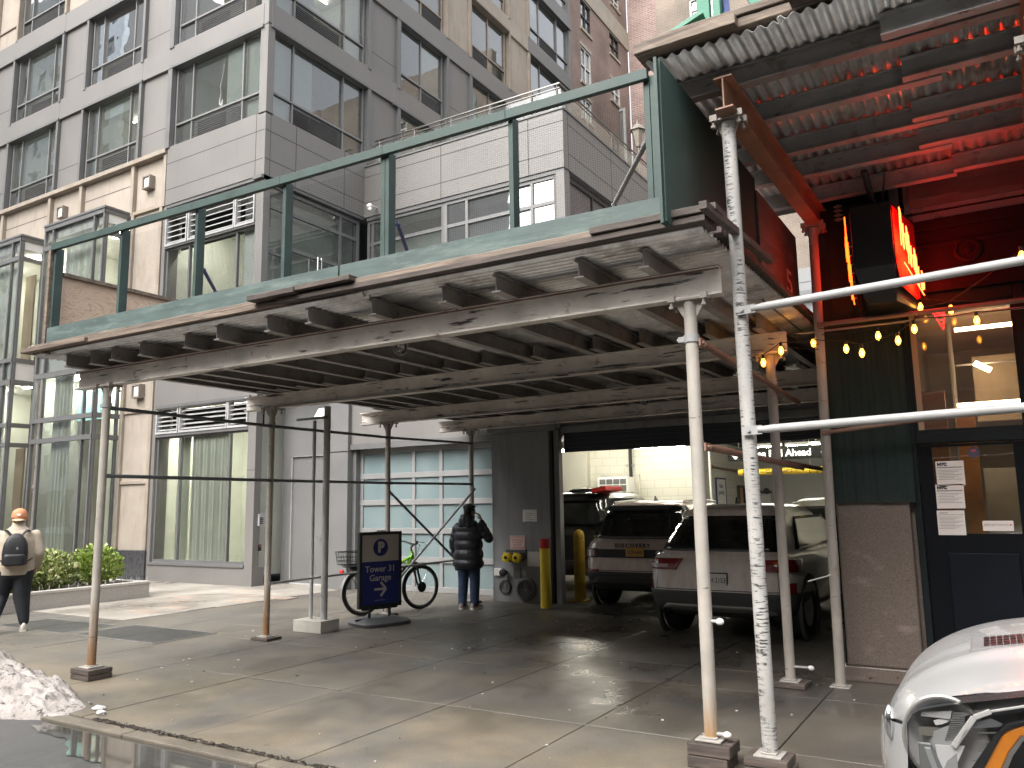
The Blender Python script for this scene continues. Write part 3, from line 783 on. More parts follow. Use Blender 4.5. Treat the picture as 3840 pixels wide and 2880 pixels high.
# ------------------------------------------------------------------ apartment tower
class Face:
    """u along the wall, z up, d outward"""
    def __init__(s, o, ud, nd_): s.o, s.u, s.n = Vector(o), Vector(ud), Vector(nd_)
    def p(s, u, z, d): return s.o+s.u*u+s.n*d+Vector((0, 0, z))
    def box(s, b, u0, u1, z0, z1, d0, d1):
        P = [s.p(u, z, d) for z in (z0, z1) for (u, d) in ((u0, d0), (u1, d0), (u1, d1), (u0, d1))]
        return b.add(P, [(0,3,2,1),(4,5,6,7),(0,1,5,4),(1,2,6,5),(2,3,7,6),(3,0,4,7)])
    def quad(s, b, u0, u1, z0, z1, d): return b.add([s.p(u0, z0, d), s.p(u1, z0, d), s.p(u1, z1, d), s.p(u0, z1, d)], [(0, 1, 2, 3)])
TF = Face((0, 12.44, 0), (1, 0, 0), (0, -1, 0))       # street front, u = x
TS = Face((-14.3, 0, 0), (0, 1, 0), (1, 0, 0))        # side over the terrace, u = y
WF = Face((0, 15.9, 0), (1, 0, 0), (0, -1, 0))        # terrace wing, u = x
WS = Face((-8.12, 0, 0), (0, 1, 0), (1, 0, 0))
tower = thing('apartment_building', 'grey and beige apartment tower with strip windows and a garage in its base', 'building', (-18, 20, 0))
room_mats = [pm('room_paint_grey', (.62, .65, .63), .9, var=.05, bmp=0), pm('room_paint_green', (.62, .64, .58), .9, var=.05, bmp=0), pm('room_paint_warm', (.60, .63, .56), .9, var=.05, bmp=0), pm('room_paint_white', (.72, .72, .70), .9, var=.04, bmp=0)]
blind_m = pm('roller_blind', (.62, .64, .62), .8, var=.04, bmp=0)
strip_l = emission('ceiling_strip_light', (1, .93, .80), 3.0)
curt = pm('sheer_curtain', (.82, .85, .76), .9, var=.05, bmp=0)
curt_w = pm('warm_curtain', (.50, .40, .28), .9, var=.1, bmp=0)
lobby_l = emission('lobby_light', (1, .94, .82), 60)
def louvres(b, F_, u0, u1, z0, z1, n, d0, d1):
    for i in range(n):
        z = z0+(z1-z0)*(i+.5)/n; h = (z1-z0)/n
        P = [F_.p(u, z+a, d) for (a, d) in ((-.30*h, d1), (-.12*h, d1), (.34*h, d0), (.16*h, d0)) for u in (u0, u1)]
        b.add(P, [(0, 1, 3, 2), (2, 3, 5, 4), (4, 5, 7, 6), (6, 7, 1, 0)])
def window(F_, u0, u1, z0, z1, splits, tz=None, louv=None, mat_f=None, depth=.10, room=0, room_d=1.6, blind=None, glass=None, fw=.05, light=False, name='window', lm=None, upper=None):
    """frame > panes, louvre grille, room behind; splits are the mullion fractions; tz the height of the lower row"""
    fr = MB(); w = u1-u0; mat_f = mat_f or framem; us = [u0]+[u0+w*s for s in splits]+[u1]
    D0, D1 = -depth-.05, -depth+.03
    F_.box(fr, u0, u0+fw, z0, z1, D0, D1); F_.box(fr, u1-fw, u1, z0, z1, D0, D1)
    F_.box(fr, u0+fw, u1-fw, z0, z0+fw, D0, D1); F_.box(fr, u0+fw, u1-fw, z1-fw, z1, D0, D1)
    zl = z0+fw
    if tz:
        F_.box(fr, u0+fw, u1-fw, z0+tz-fw*.5, z0+tz+fw*.5, D0, D1+.012); zl = z0+tz+fw*.5
    for s in us[1:-1]:
        F_.box(fr, s-fw*.45, s+fw*.45, zl, z1-fw, D0, D1-.004)
        if tz: F_.box(fr, s-fw*.45, s+fw*.45, z0+fw, z0+tz-fw*.5, D0, D1-.004)
    if upper:
        for zu in upper:
            F_.box(fr, u0+fw, u1-fw, zu-fw*.5, zu+fw*.5, D0+.003, D1-.008)
    win = fr.build(name, mat_f, tower)
    g = MB(); lb = MB()
    for i in range(len(us)-1):
        a, b_ = us[i]+.02, us[i+1]-.02
        sh = -depth-.01-(.03 if i == 1 and len(us) > 3 else 0)
        F_.quad(g, a, b_, zl-.01, z1-.02, sh)
        if tz:
            if louv is not None and i in louv:
                F_.box(lb, a, b_, z0+fw*.8, z0+tz-fw*.4, -depth-.16, -depth-.15)
                louvres(lb, F_, a+.01, b_-.01, z0+fw*.8, z0+tz-fw*.4, 9, -depth-.05, -depth+.01)
            else: F_.quad(g, a, b_, z0+fw*.6, z0+tz-.01, -depth-.012)
    gl = g.build('pane', glass or glass_up, win, fix=False)
    if lb.v: lb.build('louvre_grille', lm or louvre_m, win)
    if room is not None:
        r_ = MB(); a0, a1, d = u0+.03, u1-.03, -depth-.2
        F_.quad(r_, a0, a1, z0, z1+.05, -depth-room_d)
        for u in (a0, a1): r_.add([F_.p(u, z0, d), F_.p(u, z0, -depth-room_d), F_.p(u, z1+.05, -depth-room_d), F_.p(u, z1+.05, d)], [(0, 1, 2, 3)])
        for z in (z0+.0, z1+.05): r_.add([F_.p(a0, z, d), F_.p(a1, z, d), F_.p(a1, z, -depth-room_d), F_.p(a0, z, -depth-room_d)], [(0, 1, 2, 3)])
        r_.build('room', room_mats[room], win, fix=False)
        if light:
            l_ = MB(); F_.box(l_, u0+w*.15, u1-w*.1, z1-.06, z1-.03, -depth-room_d*.72, -depth-room_d*.68); l_.build('ceiling_light', strip_l, win)
    if blind:
        b_ = MB()
        for (i, f) in blind: F_.box(b_, us[i]+.05, us[i+1]-.05, z1-.05-(z1-zl)*f, z1-.05, -depth-.13, -depth-.12)
        b_.build('blind', blind_m, win)
    return win
ZB = [11.12, 13.95, 16.85, 19.7, 22.55]; WH = 2.22
# --- walls (structural skins behind the windows leave openings, so they are laid as piers and bands)
G, S, T = MB(), MB(), MB()    # grey cladding, stone, grey trim
def groove(F_, u0, u1, z0, z1, d=.0):   # dark joint strip standing 2 mm proud
    return F_.box(JO, u0, u1, z0, z1, d, d+.002)
JO = MB(); JS = MB()
# street front. columns of windows, from the corner leftwards
fcols = [(-17.85, -14.52), (-21.9, -19.3), (-26.0, -23.36), (-30.1, -27.45)]
fpan = [(-19.2, -18.05), (-23.25, -22.05), (-27.35, -26.15), (-32, -30.25)]
for r, z in enumerate(ZB):
    for c, (a, b_) in enumerate(fcols):
        gre = c == 0 or r < 2
        wz = z; sp = [.10, .80] if c == 0 else ([.26, .80] if c % 2 else [.2, .82])
        window(TF, a, b_, z, z+WH, [.2, .78], .60, {1}, room=(c+r*2) % 2 if c else 0, light=(c in (1, 2) and r == 0) or (c == 2 and r == 1), blind=[(1, .25)] if (c == 1 and r == 0) else None, glass=glass_sky if (r == 1 and c in (0, 1)) else None, mat_f=framem if gre else framem)
        # band between storeys
        Bd = G if gre else S
        TF.box(Bd, a-.12, b_+.10, z+WH, ZB[r+1] if r < 4 else z+2.9, -.25, .05)
        if gre: TF.box(T, a-.14, b_+.12, z+WH-.04, z+WH+.03, -.1, .085)
        else: TF.box(JS, a-.10, b_+.1, z+WH-.03, z+WH+.06, -.1, .12)
    for c, (a, b_) in enumerate(fpan):
        gre = r < 2; Bd = G if gre else S
        TF.box(Bd, a, b_, z-.08, z+WH+.0, -.3, -.03)
        TF.box(Bd, a-.15, b_+.15, z+WH, z+WH+.64 if r < 4 else z+2.9, -.25, .045)
        groove(TF, a+.02, b_-.02, z+.60, z+.62, -.03) if gre else TF.box(JS, a+.02, b_-.02, z+.58, z+.64, -.03, .01)
        for u in (a-.10, b_+.0): TF.box(T if gre else JS, u, u+.10, z-.05, z+WH, -.25, .07)
    TF.box(T if True else JS, -18.03, -17.87, z-.05, z+WH, -.25, .075)
# corner post and trims of the corner bay
TF.box(G, -14.52, -14.30, 11.05, 26, -.22, .04); 
for r, z in enumerate(ZB): TF.box(T, -14.54, -14.26, z+WH+.02, z+WH+.06, -.2, .05)
# grey belt below the corner bay
TF.box(G, -17.95, -14.302, 9.5, 11.10, -.35, .04)
for z in (9.9, 10.62): groove(TF, -17.95, -14.30, z, z+.02, .04)
groove(TF, -14.58, -14.56, 9.5, 11.1, .04)
# beige belt over the ground floors further left
TF.box(S, -32, -17.97, 9.55, 11.02, -.4, -.08)
TF.box(JS, -32, -17.99, 10.95, 11.08, -.35, .10)
for a in (-18.12, -19.5, -21.95, -23.55, -26.2, -27.6):
    TF.box(JS, a, a+.13, 9.5, 10.95, -.3, .04)
for (a, b_) in ((-19.37, -18.12), (-23.42, -22.0), (-27.5, -26.3)): TF.box(JS, a, b_, 9.52, 9.62, -.3, .02)
for (a, b_) in ((-21.85, -19.55), (-26.1, -23.6)): TF.box(JO, a, b_, 10.45, 10.47, -.08, -.076)
# beige pier with inset panels, black granite foot
blackg = pm('black_granite', (.055, .056, .06), .3, var=.2, vs=12)
for (a, b_) in ((-19.42, -18.08), (-23.53, -22.3), (-27.5, -26.35)):
    q_ = MB(); TF.box(q_, a, b_, .72, 9.55, -.4, -.05); pr = q_.build('stone_pier', stone, tower, bevel=.006, seg=1)
    q_ = MB()
    for u in (a, b_-.12): TF.box(q_, u, u+.12, .74, 9.55, -.3, .03)
    for z in (4.15, 2.35, 6.6): TF.box(q_, a+.12, b_-.12, z, z+.09, -.3, .0)
    q_.build('stone_trim', stone_trim, pr, bevel=.01, seg=1)
    q_ = MB(); TF.box(q_, a-.01, b_+.03, 0, .72, -.4, .05); q_.build('granite_foot', blackg, pr, bevel=.006)
# corner bay, street level to belt: base, window, louvres, panel, window, louvres
TF.box(G, -18.05, -14.3, 0, .40, -.35, .0); TF.box(T, -17.98, -14.56, .40, .46, -.3, .03)
TF.box(G, -14.56, -14.3, .40, 9.5, -.19, .0); TF.box(G, -18.05, -17.93, .40, 9.5, -.4, .0)
TF.box(G, -17.93, -14.56, 4.24, 5.88, -.35, .0); TF.box(T, -17.96, -14.5, 4.18, 4.26, -.2, .05)
groove(TF, -14.56, -14.3, 2.55, 2.565, .0)
for (z0, z1, zl0, zl1) in ((.46, 3.50, 3.58, 4.18), (5.88, 8.36, 8.42, 9.2)):
    w_ = window(TF, -17.93, -14.56, z0, z1, [.265, .79], room=None, glass=glass_gr, fw=.06, name='shop_window', mat_f=trimg)
    lo = MB()
    for (a, b_) in ((-17.88, -17.1), (-16.98, -15.33), (-15.23, -14.62)):
        louvres(lo, TF, a, b_, zl0+.03, zl1-.03, 5, -.16, -.03)
        for (p_, q_) in ((a-.04, a), (b_, b_+.04)): TF.box(lo, p_, q_, zl0, zl1, -.14, .02)
        for (p_, q_) in ((zl0-.03, zl0+.02), (zl1-.02, zl1+.03)): TF.box(lo, a-.04, b_+.04, p_, q_, -.14, .021)
    lo.build('louvre_grille', louvre_l, w_)
    v_ = MB(); TF.box(v_, -17.9, -14.6, zl0, zl1, -.5, -.45); v_.build('louvre_backing', black_void, w_)
    TF.box(T, -17.93, -14.56, zl1+.03, zl1+.35 if zl1 > 5 else zl1+.05, -.2, -.03)
TF.box(T, -17.93, -14.56, 3.48, 3.58, -.16, .0); TF.box(T, -17.93, -14.56, 8.34, 8.42, -.16, .0)
# side over the terrace
GS, SS, TT, JT = MB(), MB(), MB(), MB()
scols = [(12.62, 15.95, [.215, .755], {0}), (17.42, 19.68, [.5], {1}), (21.28, 23.58, [.5], {0}), (25.25, 28.75, [.28, .72], {1})]
span = [(16.08, 17.28), (19.85, 21.1), (23.8, 25.15)]
for r, z in enumerate(ZB):
    for c, (a, b_, sp, lv) in enumerate(scols):
        gre = c in (0, 3) or r < 2
        if r == 0 and c == 0: lv = set()
        if r == 0 and c == 1: a, b_, sp, lv = 17.2, 19.3, [.06], set()
        window(TS, a, b_, z-(.0), z+WH, sp, .60 if not (r == 0 and c == 1) else None, ({1} if (c == 0) else lv), room=(c*2+r) % 3 if r < 2 else (c+r) % 2, blind=[(1, 1.0)] if (c == 1 and r == 1) else ([(0, .5)] if c == 3 and r == 3 else None), mat_f=framem if gre else stone_trim, light=(c == 0 and r == 1))
        Bd = GS if gre else SS
        TS.box(Bd, a-.12, b_+.12, z+WH, ZB[r+1] if r < 4 else z+2.9, -.25, .05)
        if gre: TS.box(TT, a-.13, b_+.13, z+WH-.04, z+WH+.03, -.1, .085)
        else: TS.box(JT, a-.1, b_+.1, z+WH-.03, z+WH+.07, -.1, .13)
    for c, (a, b_) in enumerate(span):
        gre = r < 2; Bd = GS if gre else SS
        TS.box(Bd, a, b_, z-.08, z+WH, -.3, -.03); TS.box(Bd, a-.15, b_+.18, z+WH, z+WH+.66, -.25, .045)
        groove(TS, a+.02, b_-.02, z+.6, z+.62, -.03) if gre else TS.box(JT, a+.02, b_-.02, z+.0, z+.07, -.03, .03)
        for u in (a-.10, b_): TS.box(TT if gre else JT, u, u+.13, z-.05, z+WH, -.25, .07)
TS.box(GS, 12.402, 12.62, 11.05, 26, -.22, .04); TS.box(GS, 28.75, 28.9, 4, 26, -.4, .04)
TS.box(GS, 12.402, 29, 9.5, 11.10, -.35, .04)
for z in (9.9, 10.62): groove(TS, 12.4, 15.9, z, z+.02, .04)
for u in (13.38, 15.1): groove(TS, u, u+.02, 9.5, 11.1, .04)
groove(TS, 12.56, 12.575, 9.5, 11.1, .04)
TS.box(TT, 12.35, 15.9, 9.42, 9.50, -.3, .02); TF.box(T, -17.9, -14.28, 9.42, 9.50, -.3, .02)
# side of the corner bay under the belt, with the terrace door
window(TS, 12.66, 13.30, 4.9, 9.38, [], room=0, name='window', upper=(8.82, 7.7), mat_f=trimg, room_d=.8)
window(TS, 13.34, 15.84, 4.9, 9.38, [.71], room=0, upper=(8.84, 7.95), mat_f=trimg, fw=.09, room_d=.9)
hd = MB()
for y in (14.20, 14.33): hd.tube([TS.p(y, 6.9, .04), TS.p(y, 7.93, .04)], .016, 8)
hd.build('door_pull', chrome, tower)
# glass bays on the street front
def bay(x0, x1, yf, shade):
    F2 = Face((0, yf, 0), (1, 0, 0), (0, -1, 0)); F3 = Face((x1, 0, 0), (0, 1, 0), (1, 0, 0))
    fr = MB(); fw = .07
    zs = [.45, 3.50, 4.10, 5.33, 5.95, 8.92, 9.52]
    for z, h in ((.45, .12), (3.56, .12), (4.11, .12), (5.32, .14), (5.95, .12), (8.92, .12), (9.50, .12)):
        F2.box(fr, x0, x1, z-h/2, z+h/2, -.08, .03); F3.box(fr, yf-.03+.031, 12.44, z-h/2, z+h/2, -.08, .03)
    for x in (x0+.02, x0+.42, x1-.46, x1-.03): F2.box(fr, x-.03, x+.03, .4, 9.5, -.06, .02)
    for y in (yf+.06, 12.38): F3.box(fr, y-.03, y+.03, .4, 9.5, -.06, .02)
    b_ = fr.build('bay_window', trimg, tower)
    g_ = MB()
    for (a, c) in ((x0+.02, x0+.42), (x0+.42, x1-.46), (x1-.46, x1-.03)): F2.quad(g_, a, c, .5, 9.5, -.03)
    F3.quad(g_, yf, 12.44, .5, 9.5, -.03)
    g_.build('pane', glass_gr, b_, fix=False)
    r_ = MB(); r_.box(x0-.02, x1+.05, yf-.05, 12.5, 9.56, 9.62).build('bay_roof', trimg, b_)
    i_ = MB(); i_.box(x0, x1, yf+.1, 14.4, 5.38, 5.9).box(x0, x1, yf+.1, 14.4, 9.2, 9.5); i_.build('floor_slab', room_mats[3], b_)
    i_ = MB(); i_.add([(x0, 14.3, 0), (x1+.3, 14.3, 0), (x1+.3, 14.3, 9.5), (x0, 14.3, 9.5)], [(0, 1, 2, 3)]).add([(x0-.05, yf+.3, 0), (x0-.05, 14.3, 0), (x0-.05, 14.3, 9.5), (x0-.05, yf+.3, 9.5)], [(0, 1, 2, 3)]); i_.build('room', room_mats[1 if shade else 2], b_, fix=False)
    c_ = MB(); n = 60
    for (xa, xb, za, zb, yy) in shade:
        k = len(c_.v)
        for j in range(n+1):
            x = xa+(xb-xa)*j/n; y = yy+.03*math.sin(j*1.3)+.012*math.sin(j*3.1)
            c_.v += [Vector((x, y, za)), Vector((x, y, zb))]
        for j in range(n): c_.f.append((k+2*j, k+2*j+2, k+2*j+3, k+2*j+1))
    c_.build('curtain', curt, b_, fix=False)
    l_ = MB()
    for zc in (5.33, 9.15):
        for xx in (x0+.6, x1-.6): l_.box(xx-.25, xx+.25, 12.5, 12.62, zc-.03, zc-.01)
    l_.build('ceiling_light', lobby_l, b_)
    return b_
bay(-22.3, -19.48, 11.74, [(-21.75, -20.9, .4, 5.3, 12.0), (-20.7, -19.6, .4, 5.3, 12.9), (-22.0, -20.2, 5.95, 9.1, 12.2)])
b0 = bay(-26.35, -23.53, 11.74, [(-25.6, -24.3, .4, 5.3, 12.0), (-26.2, -24.3, 5.95, 9.1, 12.1)])
bay(-30.4, -27.55, 11.74, [(-30.3, -27.6, .4, 9.1, 12.6)])
MB().box(-24.25, -23.75, 12.3, 12.34, 5.95, 8.6).box(-24.1, -23.65, 12.3, 12.34, .5, 3.5).build('curtain', curt_w, b0)
MB().box(-22.2, -19.6, 12.9, 12.93, 4.2, 5.2).build('hung_banner', pm('pale_blue_banner', (.30, .55, .60), .8, var=.2), tower)
# room behind the big corner windows, with sheer curtains
for (za, zb) in ((.2, 4.2), (5.7, 9.2)):
    r_ = MB(); x0, x1, y0, y1 = -17.95, -14.62, 12.75, 15.2
    r_.add([(x0, y1, za), (x1, y1, za), (x1, y1, zb), (x0, y1, zb)], [(0, 1, 2, 3)]).add([(x0, y0, za), (x0, y1, za), (x0, y1, zb), (x0, y0, zb)], [(0, 1, 2, 3)]).add([(x1, y0, za), (x1, y1, za), (x1, y1, zb), (x1, y0, zb)], [(0, 1, 2, 3)]).add([(x0, y0, zb), (x1, y0, zb), (x1, y1, zb), (x0, y1, zb)], [(0, 1, 2, 3)]).add([(x0, y0, za), (x1, y0, za), (x1, y1, za), (x0, y1, za)], [(0, 1, 2, 3)])
    r_.build('room', room_mats[1], tower, fix=False)
c_ = MB(); n = 70
for (xa, xb, za, zb, yy) in ((-16.75, -15.45, .2, 3.6, 12.66), (-17.6, -17.1, .2, 3.6, 12.9), (-15.2, -14.8, .2, 3.6, 13.2)):
    k = len(c_.v)
    for j in range(n+1):
        x = xa+(xb-xa)*j/n; y = yy+.025*math.sin(j*1.25)+.012*math.sin(j*2.9)
        c_.v += [Vector((x, y, za)), Vector((x, y, zb))]
    for j in range(n): c_.f.append((k+2*j, k+2*j+2, k+2*j+3, k+2*j+1))
c_.build('curtain', curt, tower, fix=False)
l_ = MB().box(-17.2, -16.6, 13.1, 13.25, 4.1, 4.13).box(-15.9, -15.2, 13.1, 13.25, 4.1, 4.13).box(-17.2, -16.6, 13.3, 13.4, 9.1, 9.13); l_.build('ceiling_light', lobby_l, tower)
warm_l = emission('warm_lamp_glow', (1, .62, .2), 14)
MB().sphere((-16.1, 12.85, 2.02), .03, 8, 6).build('lamp_glow', warm_l, tower)
# upper glazing of the shop bay shows a brick house opposite: nothing to build, it reflects
# terrace wing
GW, TW = MB(), MB()
WF.box(GW, -14.26, -8.12, 9.48, 10.92, -.3, .0); WF.box(TW, -14.26, -8.10, 10.92, 10.965, -.3, .03)
for z in (9.88, 10.62): groove(WF, -14.26, -8.12, z, z+.022, .0)
for u in (-11.68, -9.08): groove(WF, u, u+.022, 9.48, 10.9, .0)
WS.box(GW, 16.0, 30, 9.48, 10.92, -.3, .003); WS.box(TW, 15.95, 30, 10.92, 10.97, -.3, .028)
for z in (9.88, 10.62): groove(WS, 16.15, 30, z, z+.022, .003)
for u in (16.13, 18.6, 21.2, 24): groove(WS, u, u+.022, 9.48, 10.9, .003)
WF.box(TW, -14.2, -8.14, 9.38, 9.48, -.3, -.03)
WF.box(GW, -8.36, -8.13, 4.6, 9.40, -.3, -.02)
window(WF, -14.2, -11.62, 4.9, 9.38, [.07, ], room=0, upper=(8.72, 7.9, 6.9), mat_f=trimg, fw=.09, room_d=.9)
window(WF, -11.62, -8.36, 4.9, 9.38, [.21, .79], room=3, glass=glass_sky, upper=(8.72, 7.9, 6.9), mat_f=framem, fw=.085, room_d=.9)
wb_ = MB(); WS.box(wb_, 15.95, 30, 4.86, 9.47, -.3, -.15); wb_.build('brick_side_wall', brick('grey_brown_brick', (.19, .15, .145), (.15, .12, .115), (.10, .09, .09)), tower)
tr_ = MB()
for (a, b_, z) in ((16.25, 30, 9.30), (16.25, 17.6, 8.4)): WS.box(tr_, a, b_, z, z+.05, -.15, -.10)
WS.box(tr_, 17.6, 17.65, 8.4, 9.3, -.15, -.10); tr_.build('conduit', black_m, tower)
# glass balustrade with a double handrail
gp = MB(); WF.quad(gp, -13.97, -8.2, 10.97, 11.50, -.1); WS.quad(gp, 16.0, 30, 10.97, 11.50, -.1)
gb = gp.build('glass_railing', glassy('railing_glass', (.80, .90, .88), 1.6, .02, .1, dirt=.14), tower, fix=False)
hr = MB(); hr.tube([(-13.97, 15.98, 11.64), (-8.24, 15.98, 11.64), (-8.24, 30, 11.64)], .024, 8).tube([(-13.97, 15.98, 11.53), (-8.24, 15.98, 11.53), (-8.24, 30, 11.53)], .015, 8)
for x in (-13.8, -12.6, -11.4, -10.2, -9.0, -8.3): hr.tube([(x, 15.98, 10.95), (x, 15.98, 11.64)], .013, 6)
for y in (17.5, 19, 20.5, 22, 24, 26): hr.tube([(-8.24, y, 10.95), (-8.24, y, 11.64)], .013, 6)
hr.build('handrail', pm('handrail_metal', (.2, .19, .18), .35, .8), gb)
MB().box(-14.25, -8.15, 15.95, 30, 10.6, 10.7).build('terrace_floor', clad_dark, tower)
# --- base with the garage
door_grey = pm('door_wall_grey', (.165, .165, .165), .5, var=.08, vs=1)
gg = MB()
def Y(b, x0, x1, y0, y1, z0, z1): return b.box(x0, x1, y0, y1, z0, z1)
Y(gg, -11.86, -7.99, 12.90, 13.3, 2.98, 4.75); gg.build('garage_header', clad, tower, bevel=.004, seg=1); gg = MB()
Y(gg, -14.28, -12.43, 13.25, 13.5, 2.86, 4.75)          # over the steel door
Y(gg, -14.28, -13.98, 13.25, 13.5, 0, 2.86); Y(gg, -12.70, -12.43, 13.25, 13.5, 0, 2.86)
Y(gg, -12.43, -11.86, 12.80, 13.5, 0, 4.75)              # pier left of the roll-up door
gg.build('garage_wall', door_grey, tower, bevel=.004, seg=1)
gg = MB()
Y(gg, -7.99, -6.80, 12.42, 12.66, 0, 2.98); Y(gg, -8.05, -6.62, 12.36, 12.66, 2.985, 3.10); Y(gg, -8.02, -6.78, 12.39, 12.66, 3.10, 4.75); Y(gg, -7.985, -7.95, 12.67, 13.4, 0, 4.74)
Y(gg, -6.74, -6.64, 12.50, 12.64, 0, 2.98); Y(gg, -6.80, -1.5, 12.62, 13.4, 2.94, 4.75)
Y(gg, -6.62, -1.5, 12.55, 12.62, 2.93, 3.05)
gg.build('garage_pier', garage_grey, tower, bevel=.005, seg=1)
MB().box(-6.80, -6.74, 12.56, 12.64, 0, 2.98).build('dark_gap', black_m, tower)
MB().box(-14.28, -1.5, 12.5, 30, 4.75, 4.85).build('terrace_deck', clad_dark, tower)
gg = MB(); Y(gg, -12.40, -11.86, 12.795, 12.8, 2.86, 2.88); gg.build('joint', black_m, tower)
dl = MB(); Y(dl, -13.97, -12.71, 13.29, 13.33, .02, 2.85)
sd = dl.build('steel_door', door_grey, tower)
fr = MB(); Y(fr, -13.985, -13.97, 13.24, 13.30, 0, 2.86); Y(fr, -13.97, -12.7, 13.24, 13.3, .0, .035); Y(fr, -13.97, -12.7, 13.235, 13.245, 2.855, 2.865); fr.build('door_frame', louvre_l, sd)
h_ = MB(); Y(h_, -13.02, -12.93, 13.27, 13.292, .92, 1.28); h_.tube([(-12.975, 13.26, 1.07), (-12.975, 13.22, 1.07), (-13.14, 13.22, 1.07)], .014, 8); h_.tube([(-12.975, 13.29, 1.2), (-12.975, 13.255, 1.2)], .02, 10); h_.build('door_handle', chrome, sd)
# roll-up door of glazed panels
rows_z = [.06, .63, 1.20, 1.78, 2.33, 2.86]; cols_x = [-11.72, -11.03, -10.32, -9.63, -8.92, -8.20, -7.95]
fr = MB(); 
for i in range(6):
    z = rows_z[i]; Y(fr, -11.80, -7.95, 13.08, 13.14, z-.055, z+.055)
for x in cols_x[:-1]: Y(fr, x-.04, x+.04, 13.085, 13.135, .0, 2.92)
rd = fr.build('roll_up_door', pm('door_aluminium', (.33, .33, .33), .35, .3, var=.05, bmp=.03), tower, bevel=.004, seg=1)
frost = nt('frosted_pane'); fm, ft, fb = frost
c = mixc(ft, ramp(ft, noise(ft, coords(ft, (1, 1, .5)), 1.3, 5), .35, .65), (.205, .262, .268), (.165, .22, .228)); lk(ft, c, fb.inputs['Base Color'])
fb.inputs['Roughness'].default_value = .10; fb.inputs['Specular IOR Level'].default_value = .55
bump(ft, fb, noise(ft, coords(ft), 1.1, 2), .25, .03)
pn = MB()
for i in range(5):
    for j in range(6):
        Y(pn, cols_x[j]+.03, cols_x[j+1]-.03, 13.12, 13.125, rows_z[i]+.045, rows_z[i+1]-.045)
pn.build('pane', fm, rd)
Y(MB(), -11.86, -11.76, 12.95, 13.3, 0, 2.98).build('door_jamb', trimg, tower)
Y(MB(), -11.86, -7.95, 12.86, 13.0, 2.90, 3.02).build('door_lintel', trimg, tower)
Y(MB(), -11.76, -7.95, 13.2, 13.3, 0, 2.98).build('door_backing', clad_dark, tower)
# roller shutter box over the drive
sh = MB()
for i in range(9): Y(sh, -6.64, -1.52, 12.70+.01*(i % 2), 12.76, 2.60+i*.038, 2.636+i*.038)
sh.build('roller_shutter', pm('shutter_navy', (.022, .026, .034), .5, var=.15), tower)
lt = MB(); lt.tube([atY(1206, 975, 12.6), atY(1211, 948, 12.6), atY(1216, 938, 12.6)], .02, 8); lt.build('shutter_guide', pipe_m, tower)
# floor-to-roof closing walls so no light leaks through the block
G.box(-32, -14.45, 30, 30.2, 0, 26)
GS.build('cladding', clad, tower, bevel=.004, seg=1); SS.build('stone_facade', stone, tower, bevel=.006, seg=1); TT.build('metal_trim', trimg, tower); JT.build('stone_trim', stone_trim, tower, bevel=.01, seg=1); GW.build('cladding', clad, tower, bevel=.004, seg=1); TW.build('metal_trim', trimg, tower)
S.build('stone_facade', stone, tower, bevel=.006, seg=1); G.build('cladding', clad, tower, bevel=.004, seg=1); T.build('metal_trim', trimg, tower); JS.build('stone_trim', stone_trim, tower, bevel=.01, seg=1)
JO.build('panel_joint', pm('joint_dark_grey', (.07, .066, .066), .8), tower)  # dark grey strips for the panel joints
bk = MB()
for r, z in enumerate(ZB): bk.box(-32, -16.2, 14.6, 14.7, z-.6, z+2.4)
bk.box(-32, -16.0, 15, 15.1, 9.3, 26).box(-16.4, -16.3, 15, 30, 4, 26).box(-32, -14.5, 14.4, 28.8, 25.9, 26)
bk.build('inner_wall', clad_dark, tower)

# wall lamps: square frame with a frosted box
lampglass = pm('lamp_frosted_glass', (.80, .80, .76), .5, var=.03, bmp=0); lampf = pm('lamp_bronze', (.22, .19, .165), .45)
def wall_lamp(x, z, y, label):
    t_ = thing('wall_lamp', label, 'wall lamp', (x, y, z), group='square wall lamps on the tower')
    MB().box(x-.10, x+.10, y-.14, y, z-.13, z+.13).build('glass_box', lampglass, t_, bevel=.01)
    f = MB()
    for (a, b_, c, d) in ((-.16, -.12, -.18, .18), (.12, .16, -.18, .18), (-.12, .12, -.18, -.14), (-.12, .12, .14, .18)): f.box(x+a, x+b_, y-.17, y, z+c, z+d)
    f.build('frame', lampf, t_, bevel=.004)
for (px, py_, yy, lb) in ((321, 395, 12.52, 'square wall lamp on the beige belt beside the grey corner bay'), (134.5, 460, 12.52, 'square wall lamp on the beige belt between the two glass bays'), (298.5, 845.6, 12.49, 'square wall lamp on the beige pier under the shed')):
    c = atY(px, py_, yy-.08); wall_lamp(c.x, c.z, yy, lb)
# bulb and camera under the inner corner, intercom
c = atY(804, 448, 15.7); t_ = thing('flood_light', 'small white flood light on the terrace wing corner', 'lamp', c)
MB().lathe([(.02, .0), (.07, .02), (.09, .10), (.03, .16)], (c.x, c.y-.1, c.z-.08), 'z', 12).sphere((c.x+.03, c.y-.12, c.z-.10), .06).build('lamp_head', white_p, t_, smooth=True)
MB().tube([(c.x, c.y+.2, c.z+.05), (c.x, c.y-.1, c.z+.05)], .02).build('arm', white_p, t_)
c = atX(564, 1123, -14.3); t_ = thing('intercom', 'grey intercom keypad on the wall beside the steel door', 'intercom', c)
MB().box(c.x, c.x+.05, c.y-.10, c.y+.10, c.z-.13, c.z+.13).build('housing', louvre_l, t_, bevel=.005)
kb = MB()
for i in range(3):
    for j in range(4): kb.box(c.x+.05, c.x+.056, c.y-.08+i*.035, c.y-.055+i*.035, c.z-.09+j*.04, c.z-.065+j*.04)
kb.build('button', black_m, t_)
